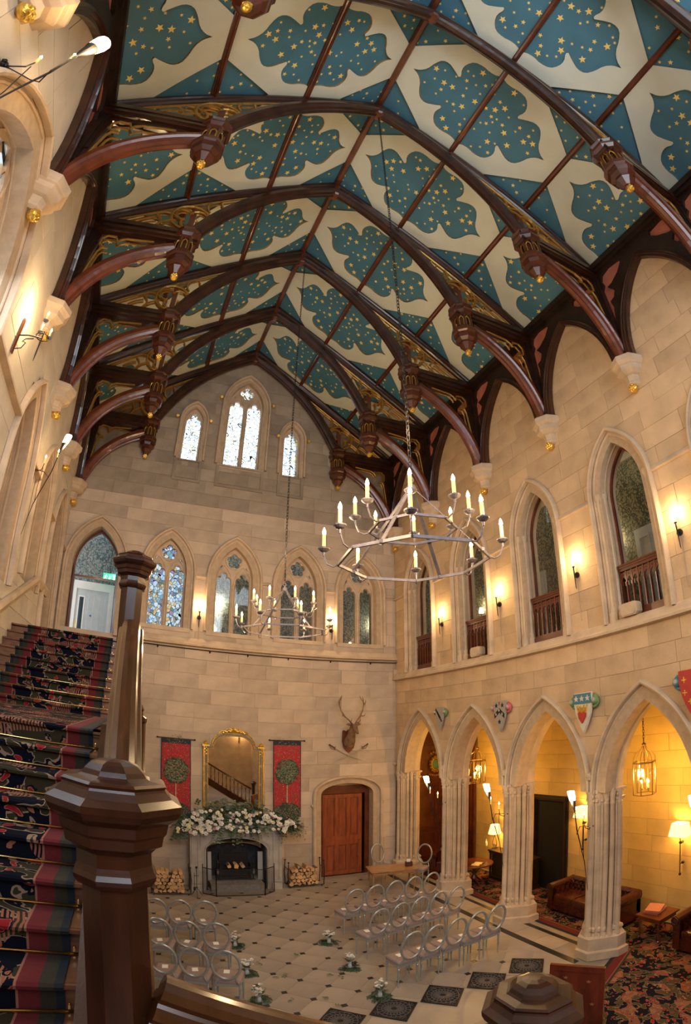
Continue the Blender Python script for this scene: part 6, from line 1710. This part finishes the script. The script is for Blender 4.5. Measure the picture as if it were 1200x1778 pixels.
posy(6.46, 7.90, 'white flower posy at the aisle end of the right block, row nearest the gratings', 2)
posy(4.55, 10.75, 'white flower posy at the aisle end of the left block, far row', .5)
posy(4.52, 9.45, 'white flower posy at the aisle end of the left block, middle row', 1.5)
posy(4.50, 8.40, 'white flower posy at the aisle end of the left block, row nearest the handrail', 2.5)
# strewn leaves and petals
r = random.Random(3)
spr = sorted([(r.uniform(4.75, 6.1), r.uniform(7.7, 10.3)) for _ in range(9)], key=lambda p: p[1])
for k, (x, y) in enumerate(spr):
    mb = MB(); sprig(mb, (0, 0, .012), (cos(k*1.7), sin(k*1.7), .12), .14, 3, .06, r)
    me = mb.mesh('fallen_sprig'); me.materials.append(LEAF[1]); me.transform(Matrix.Translation((0, 0, .03)))
    tag(link('fallen_sprig', me, None, (x, y, 0)), 'loose green sprig on the stone aisle, %s from the handrail' % ['nearest', 'second', 'third', 'fourth', 'fifth', 'sixth', 'seventh', 'eighth', 'farthest'][k], 'leaf', 'loose sprigs on the aisle floor')

# ================================================================ silver oval-back chairs
SILV = mat('silver_painted_wood', (.42, .45, .45), .32, metal=.55, var=.12, scale=20)
SEATM = mat('mauve_grey_velvet', (.30, .23, .215), .85, var=.1, scale=12)
def make_chair():
    t = thing('oval_back_chair', 'x', 'chair', (0, 0, 0), group='silver oval-back chairs')
    # faces +y, origin at the floor under the middle of the seat
    mb = MB()
    q = [(-.215, -.20), (.215, -.20), (.245, .20), (-.245, .20)]
    def roundq(q, r=.04):
        out = []
        for i in range(4):
            a = Vector(q[i-1]); b = Vector(q[i]); c = Vector(q[(i+1) % 4]); d1 = (a-b).normalized(); d2 = (c-b).normalized()
            for f in (0, .5, 1): out.append(tuple(b+d1*r*(1-f)+d2*r*f*1.0 if f in (0, 1) else b+(d1+d2)*r*.3))
        return out
    rq = roundq(q)
    rows = [[(a*s, b*s, z) for a, b in rq] for s, z in ((1.0, .43), (1.02, .45), (1.02, .475), (.96, .497), (.75, .508), (.3, .512))]
    mb.strip(rows, closed=True); mb.add(rows[-1], [tuple(range(12))]); mb.add(rows[0], [tuple(range(12))[::-1]]); mb.smooth = True; mb.build('seat', SEATM, t)
    mb = MB(); rows = [[(a*s, b*s, z) for a, b in rq] for s, z in ((.97, .385), (1.0, .39), (1.0, .43), (.97, .432))]
    mb.strip(rows, closed=True); mb.add(rows[0], [tuple(range(12))[::-1]]); mb.add(rows[-1], [tuple(range(12))]); mb.build('seat_frame', SILV, t)
    for (x, y) in ((-.20, -.17), (.20, -.17), (-.215, .175), (.215, .175)):
        mb = MB(); mb.lathe([(.010, 0), (.014, .02), (.012, .04), (.021, .30), (.016, .32), (.024, .33), (.024, .35), (.018, .36), (.024, .37), (.024, .40)], (x, y, 0), 8); mb.build('leg', SILV, t)
    mb = MB(); cz, rx, rz = .80, .236, .265
    def tilt(x, z): return (x, -.215-(z-.43)*.20, z)
    pts = [tilt(rx*cos(a), cz+rz*sin(a)) for a in [2*pi*i/24 for i in range(24)]]
    prof = MB(); n = 24
    rows = []
    for i in range(n):
        a = 2*pi*i/n; c, s_ = cos(a), sin(a)
        ring_ = []
        for dr, dy in ((-.024, -.012), (-.008, -.020), (.014, -.018), (.022, 0), (.014, .018), (-.008, .020), (-.024, .012)):
            p = tilt((rx+dr)*c, cz+(rz+dr)*s_); ring_.append((p[0], p[1]+dy, p[2]))
        rows.append(ring_)
    rows.append(rows[0]); mb.strip(rows, closed=True); mb.smooth = True; mb.build('oval_back', SILV, t)
    mb = MB()
    for s in (-1, 1):
        mb.tube([(s*.195, -.185, .41), tilt(s*.185, .47), tilt(s*.155, .53), tilt(s*.145, .585)], [.016, .016, .014, .013], 6)
    mb.build('back_support', SILV, t)
    return t
c0 = make_chair(); used = False; c0.scale = (.99, 1.04, 1.12)
PAPERM = mat('white_card', (.82, .82, .80), .7)
mb = MB(); mb.add([(-.05, -.065, 0), (.05, -.065, 0), (.05, .065, .0), (-.05, .065, .0), (-.05, -.065, .002), (.05, -.065, .002), (.05, .065, .002), (-.05, .065, .002)], [(0, 3, 2, 1), (4, 5, 6, 7), (0, 1, 5, 4), (1, 2, 6, 5), (2, 3, 7, 6), (3, 0, 4, 7)])
CARDM = mb.mesh('order_card'); CARDM.materials.append(PAPERM)
def chair(x, y, rz, label, cardlabel=None):
    global used
    if not used: o = c0; used = True; o.location = (x, y, .002); o.rotation_euler = (0, 0, rz); o['label'] = label
    else: o = copy_tree(c0, (x, y, .002), rz, label=label)
    if cardlabel:
        k = random.Random(int(x*777+y*31)); p = Matrix.Rotation(rz, 3, 'Z') @ Vector((-.06+k.uniform(-.02, .02), .06+k.uniform(-.03, .03), 0))
        q = link('order_card', CARDM, None, (x+p.x, y+p.y, .575)); q.rotation_euler = (0, 0, rz+k.uniform(-.3, .3)); tag(q, cardlabel, 'card', 'white cards lying on the chair seats')
    return o
RN = ['near', 'middle', 'far']; PN = ['first', 'second', 'third', 'fourth', 'fifth']
RB = [[(7.09, 7.99), (7.58, 8.05), (8.08, 8.11), (8.57, 8.15), (9.06, 8.19)], [(7.10, 9.32), (7.62, 9.45), (8.13, 9.56), (8.63, 9.64), (9.13, 9.70)], [(7.17, 10.70), (7.70, 10.80), (8.23, 10.88), (8.76, 10.95), (9.28, 11.0)]]
LBk = [[(3.94, 8.22), (3.45, 8.38), (2.97, 8.53)], [(3.98, 9.41), (3.47, 9.53), (2.97, 9.65)], [(3.93, 10.60), (3.43, 10.66), (2.95, 10.72)]]
for ri in range(3):
    row = RB[ri]; ang = atan2(row[-1][1]-row[0][1], row[-1][0]-row[0][0])
    for ci, (x, y) in enumerate(row):
        chair(x-.25*sin(ang)*1.0+.0, y+.25, ang, 'silver oval-back chair, %s from the aisle in the %s row of the right block' % (PN[ci], RN[ri]), 'white card on the %s chair from the aisle, %s row, right block' % (PN[ci], RN[ri]))
    row = LBk[ri]; ang = atan2(row[0][1]-row[-1][1], row[0][0]-row[-1][0])
    for ci, (x, y) in enumerate(row):
        chair(x-.25*sin(ang), y+.25, ang, 'silver oval-back chair, %s from the aisle in the %s row of the left block' % (PN[ci], RN[ri]), 'white card on the %s chair from the aisle, %s row, left block' % (PN[ci], RN[ri]))
chair(9.55, 14.05, pi+.2, 'white oval-back chair behind the signing table')
chair(10.38, 13.42, 2.1, 'silver oval-back chair at the right end of the signing table')
# signing table
tb = thing('signing_table', 'light brown wooden table with cabriole legs and small drawers near the far corner', 'table', (9.35, 13.15, .002), -.20)
TBM = mat('light_walnut', (.36, .19, .075), .3, var=.3, scale=5, coat=.4, stretch=(.6, 4, 4))
mb = MB(); r_ = [(-.64, -.34), (.64, -.34), (.67, -.31), (.67, .31), (.64, .34), (-.64, .34), (-.67, .31), (-.67, -.31)]
mb.plate(FZ, [r_], .725, .75); mb.plate(FZ, [[(a*.98, b*.97) for a, b in r_]], .71, .725); mb.build('table_top', TBM, tb)
mb = MB(); mb.plate(lambda a, b, c: (a, -.28-c, b), [[(-.58, .71), (-.58, .60)]+arc_pts((-.50, .60), (.50, .60), .05, 8)+[(.58, .60), (.58, .71)]], 0, .02); mb.box(-.58, .58, .28, .30, .60, .71); mb.box(-.60, -.58, -.28, .28, .60, .71); mb.box(.58, .60, -.28, .28, .60, .71); mb.build('apron', TBM, tb)
for k in range(3):
    mb = MB(); a = -.52+k*.36; mb.box(a, a+.32, -.315, -.30, .63, .70); dw = mb.build('drawer', TBM, tb)
    mb = MB(); mb.ball((a+.16, -.325, .665), .012, 6, 4); mb.build('knob', BRASS, dw)
for sx in (-1, 1):
    for sy in (-1, 1):
        mb = MB(); x, y = sx*.57, sy*.27; mb.tube([(x, y, .71), (x+sx*.02, y, .58), (x+sx*.015, y, .40), (x-sx*.01, y, .15), (x+sx*.01, y+sy*.0, .05), (x+sx*.03, y, 0)], [.035, .034, .024, .017, .020, .026], 7); mb.build('leg', TBM, tb)
mb = MB(); mb.box(-.09, .09, -.07, .07, 0, .14); mb.plate(lambda a, b, c: (a, -.071-c, b), [[(-.05, .04), (.05, .04), (.05, .10), (-.05, .10)]], 0, .004)
tag(mb.build('card_box', mat('dark_box', (.07, .03, .02), .4), None, (9.82, 13.05, .757), -.2), 'small dark wooden box on the signing table', 'box')
mb = MB(); mb.box(-.05, .05, -.002, .002, 0, .09); tag(mb.build('place_card', PAPERM, None, (9.80, 13.03, .899), -.3), 'white folded card standing on the small dark box', 'card')

# ================================================================ lounge furniture
LEATH = mat('oxblood_leather', (.060, .011, .006), .22, var=.35, scale=6, coat=.35, bump=.2, bscale=40)
def tuft_grid(F, a0, a1, b0, b1, na, nb, depth, m, name, parent, curve=None):
    mb = MB(); N1, N2 = na*5, nb*5; rows = []
    for i in range(N1+1):
        r = []
        for j in range(N2+1):
            u, v = i/N1, j/N2; a = a0+(a1-a0)*u; b = b0+(b1-b0)*v
            A, B = u*na, v*nb
            d = abs(sin(pi*(A+B)/1.0)*sin(pi*(A-B)/1.0))**.5
            c = depth*d
            if curve: a, b, c = curve(a, b, c)
            r.append(F(a, b, c))
        rows.append(r)
    mb.strip(rows); mb.smooth = True; return mb.build(name, m, parent)
def chesterfield(name, label, x, y, L, rz, seats=3):
    """faces +Y locally, back along -Y; origin on the floor"""
    t = thing(name, label, 'sofa' if seats > 1 else 'armchair', (x, y, .013), rz)
    h = L/2; H = .74
    mb = MB(); mb.box(-h+.04, h-.04, -.40, .38, .08, .30); mb.build('base', LEATH, t)
    # rolled back: profile swept along x
    prof = [(-.30, .30), (-.31, .45), (-.33, .58), (-.33, .66), (-.37, .73), (-.44, .74), (-.50, .69), (-.50, .60), (-.46, .55), (-.45, .10)]
    mb = MB(); rows = [[(a, b, c) for b, c in prof] for a in (-h+.02, h-.02)]; mb.strip(rows); mb.add(rows[0], [tuple(range(len(prof)))]); mb.add(rows[1], [tuple(range(len(prof)))[::-1]]); mb.smooth = False; mb.build('back', LEATH, t)
    tuft_grid(lambda a, b, c: (a, -.315+c-.03*(b-.3), b), -h+.2, h-.2, .34, .70, max(2, int(L/.15)), 2, .075, LEATH, 'buttoned_back', t)
    for s in (-1, 1):
        pr = [(0, .08), (0, .52), (.03, .56), (.05, .64), (.02, .72), (-.05, .75), (-.12, .72), (-.15, .64), (-.15, .30), (-.15, .08)]
        mb = MB(); rows = [[(s*(h-.02+a), b, c) for a, c in pr] for b in (-.44, .40)]; mb.strip(rows); mb.add(rows[0], [tuple(range(len(pr)))]); mb.add(rows[1], [tuple(range(len(pr)))[::-1]]); arm = mb.build('arm', LEATH, t)
        mb = MB(); mb.tube([(s*(h-.07)+.075*cos(a), .405, .65+.075*sin(a)) for a in [2*pi*i/12 for i in range(12)]], .012, 5, closed=True)
        for i in range(8): mb.ball((s*(h-.07)+.06*cos(i*pi/4), .41, .65+.06*sin(i*pi/4)), .01, 5, 3)
        mb.build('scroll_front', LEATH, arm)
        tuft_grid(lambda a, b, c, s=s: (s*(h-.17-c), a, b), -.26, .34, .40, .68, 4, 1, .05, LEATH, 'buttoned_arm', t)
    w = (L-.36)/seats
    for k in range(seats):
        mb = MB(); x0 = -h+.18+k*w; rows = []
        for s_, z in ((1, .30), (1.0, .42), (.96, .455), (.8, .465)):
            cx_ = x0+w/2; rows.append([(cx_+a*s_*w/2*.98, .03+b*s_*.34, z) for a, b in ((-1, -1), (1, -1), (1, 1), (-1, 1))])
        mb.strip(rows, closed=True); mb.add(rows[-1], [(0, 1, 2, 3)]); mb.build('seat_cushion', LEATH, t)
    for sx in (-1, 1):
        for sy in (-.36, .33): mb = MB(); mb.lathe([(.02, 0), (.03, .02), (.025, .08)], (sx*(h-.1), sy, 0), 8); mb.build('foot', BLACKOAK, t)
    return t
chesterfield('chesterfield_sofa', 'oxblood buttoned leather sofa in front of the dark doorway', 11.95, 8.25, 2.15, pi/2, 3)
chesterfield('chesterfield_armchair', 'oxblood buttoned leather armchair at the right edge beyond the side table', 11.90, 5.20, 1.15, pi/2, 1)
chesterfield('leather_armchair', 'dark red leather armchair glimpsed through the first arch', 11.65, 13.85, .95, pi*.75, 1)
st_ = thing('side_table', 'low dark red wooden side table with twisted legs beside the sofa', 'table', (11.95, 6.42, .013))
mb = MB(); mb.box(-.36, .36, -.30, .30, .50, .53); mb.box(-.34, .34, -.28, .28, .48, .50); mb.build('table_top', OAKR, st_)
mb = MB(); mb.box(-.30, .30, -.25, .25, .40, .48); mb.build('apron', OAKR, st_)
for sx in (-1, 1):
    for sy in (-1, 1):
        mb = MB(); mb.lathe([(.025, 0), (.03, .03)]+[(.016+.010*(i % 2), .05+.035*i) for i in range(10)]+[(.03, .40), (.03, .41)], (sx*.29, sy*.23, 0), 8); mb.build('leg', OAKR, st_)
for k, (z, w_, m_, lb) in enumerate(((.013+.531, .24, mat('rose_cloth_book', (.42, .13, .10), .7), 'large rose-coloured album at the bottom of the pile on the side table'), (.013+.572, .22, mat('dusty_pink_book', (.50, .20, .16), .7), 'smaller pink album on top of the pile on the side table'))):
    t = thing('album', lb, 'book', (11.98-.02*k, 6.50, z), .15+.2*k, 'albums piled on the side table')
    mb = MB(); mb.box(-w_, w_, -.16, .16, 0, .006); mb.box(-w_, w_, -.16, .16, .034, .040); mb.box(-w_, -w_+.006, -.16, .16, 0, .04); mb.build('cover', m_, t)
    mb = MB(); mb.box(-w_+.006, w_-.01, -.15, .15, .006, .034); mb.build('pages', PAPERM, t)
rt = thing('round_table', 'round polished red-brown table behind the first pier', 'table', (11.55, 12.35, .013))
mb = MB(); mb.lathe([(.0, .64), (.52, .64), (.55, .655), (.55, .675), (.53, .69), (0, .69)], (0, 0, 0), 24, cap=False); mb.build('table_top', OAKR, rt)
mb = MB(); mb.lathe([(.05, .14), (.09, .2), (.05, .3), (.04, .45), (.07, .6), (.10, .64)], (0, 0, 0), 10)
for k in range(3): a = 2*pi*k/3+.4; mb.tube([(.05*cos(a), .05*sin(a), .2), (.2*cos(a), .2*sin(a), .14), (.36*cos(a), .36*sin(a), .02)], [.03, .028, .02], 6)
mb.build('pedestal', OAKR, rt)
t = thing('open_book', 'open cream-paged book lying on the round table', 'book', (11.50, 12.12, .705), .5)
mb = MB(); mb.box(-.19, .19, -.13, .13, 0, .006); mb.build('cover', mat('book_brown', (.2, .08, .04), .6), t)
mb = MB(); rows = [[(x, y, z) for y in (-.12, .12)] for x, z in ((-.18, .008), (-.14, .032), (-.06, .036), (0, .010), (.06, .036), (.14, .032), (.18, .008))]; mb.strip(rows); mb.build('pages', mat('aged_paper', (.75, .62, .36), .8), t)
# radiator console with lattice front, lamp, bottle
cn = thing('console_table', 'long dark console with a lattice front under the shaded lamp', 'console table', (12.42, 12.42-.55, .013))
mb = MB(); mb.box(-.24, .17, -1.2, .70, .90, .94); mb.box(-.22, .17, -1.17, .67, .84, .90); mb.build('top', BLACKOAK, cn)
mb = MB(); mb.box(-.20, .17, -1.15, .65, 0, .10); mb.box(-.205, -.18, -1.15, -1.08, 0, .86); mb.box(-.205, -.18, .58, .65, 0, .86); mb.box(-.205, -.18, -.29, -.21, 0, .86); mb.build('frame', BLACKOAK, cn)
mb = MB()
for i in range(30):
    a = -1.5+i*.085
    for s in (-1, 1):
        y0, y1 = (a, a+.74) if s > 0 else (a+.74, a)
        z0, z1 = .10, .84
        # clip to -1.08..0.58
        f0, f1 = 0.0, 1.0; dy = y1-y0
        for lo, hi in (((-1.08-y0)/dy, (.58-y0)/dy),):
            lo, hi = min(lo, hi), max(lo, hi); f0 = max(f0, lo); f1 = min(f1, hi)
        if f1-f0 > .03: mb.tube([(-.19, y0+dy*f0, z0+(z1-z0)*f0), (-.19, y0+dy*f1, z0+(z1-z0)*f1)], .005, 4)
mb.build('lattice', mat('lattice_brass', (.10, .065, .03), .5, metal=.4), cn)
mb = MB(); mb.box(-.15, .17, -1.1, .6, .1, .84); mb.build('inner_case', BLACKOAK, cn)
lp = thing('table_lamp', 'lit table lamp with a cream shade on a scrolled iron base upon the console', 'table lamp', (12.40, 12.52, .955))
mb = MB(); mb.lathe([(.09, 0), (.09, .015), (.02, .03)], (0, 0, 0), 10); 
for s in (-1, 1): mb.tube([(0, s*.02, .03), (0, s*.08, .08), (0, s*.10, .18), (0, s*.05, .32), (0, s*.015, .40), (0, s*.03, .43)], .008, 5); mb.tube([(0, s*.04+.03*cos(a), .10+.03*sin(a)) for a in [2*pi*i/8 for i in range(8)]], .006, 4, closed=True)
mb.tube([(0, 0, .38), (0, 0, .62)], .008, 5); mb.build('scrolled_base', IRON, lp)
mb = MB(); mb.lathe([(.20, .48), (.13, .76)], (0, 0, 0), 16, cap=False); mb.smooth = True; mb.build('shade', LSHADE, lp)
point('lamp_glow', (-.05, 0, .62), 22, (1, .60, .18), .07, lp)
mb = MB(); mb.lathe([(.035, 0), (.04, .02), (.04, .12), (.015, .16), (.012, .22)], (0, 0, 0), 10); tag(mb.build('glass_bottle', mat('clear_bottle', (.5, .5, .42), .08), None, (12.40, 12.95-.02, .955)), 'small clear glass bottle on the console left of the lamp', 'bottle')
# tilted mahogany board with a brass edge near the right-hand newel
t = thing('mahogany_board', 'tilted dark mahogany board with inlaid stars and a brass edge beside the newel cap', 'board', (8.06, 4.98, .012), 0)
P0 = Vector((-.18, .42, 0)); P1 = Vector((.26, -.22, 0)); tl = Vector((.05, .03, 0))
n_ = (P1-P0).cross(Vector((0, 0, 1))).normalized()
MAH = mat('flame_mahogany', (.12, .022, .010), .16, var=.5, scale=5, coat=.8, stretch=(1, 1, .3))
Hh = 1.28
def bp(u, v, c): return tuple(P0+(P1-P0)*u+Vector((0, 0, Hh*v))+tl*v+n_*c)
mb = MB(); mb.plate(bp, [[(0, .02), (1, .02), (1, 1), (0, 1)]], -.02, .02); brd = mb.build('panel', MAH, t)
mb = MB(); mb.plate(bp, [[(0, .02), (1, .02), (1, 1), (0, 1)], [(.07, .08), (.93, .08), (.93, .93), (.07, .93)]], .02, .03); mb.plate(bp, [[(0, .02), (1, .02), (1, 1), (0, 1)], [(.07, .08), (.93, .08), (.93, .93), (.07, .93)]], -.03, -.02); mb.build('rim', MAH, t)
mb = MB(); mb.beam(bp(1.0, .02, 0), bp(1.0, 1, 0), .012, .06); mb.build('brass_edge', BRASS, t)
for u, v in ((.3, .85), (.72, .82), (.8, .55)):
    mb = MB(); L_ = [(u+a*.05, v+b*.022) for a, b in star5(0, 0, 1)]; mb.plate(bp, [L_], .021, .024); mb.plate(bp, [L_], -.024, -.021); mb.build('inlaid_star', mat('boxwood_inlay', (.32, .13, .05), .3), brd)
mb = MB(); mb.beam((-.28, .30, .02), (.36, .42, .02), .06, .04); mb.beam(tuple(P0+Vector((0, 0, .02))), tuple(P1+Vector((0, 0, .02))), .10, .04); mb.build('foot', MAH, t)
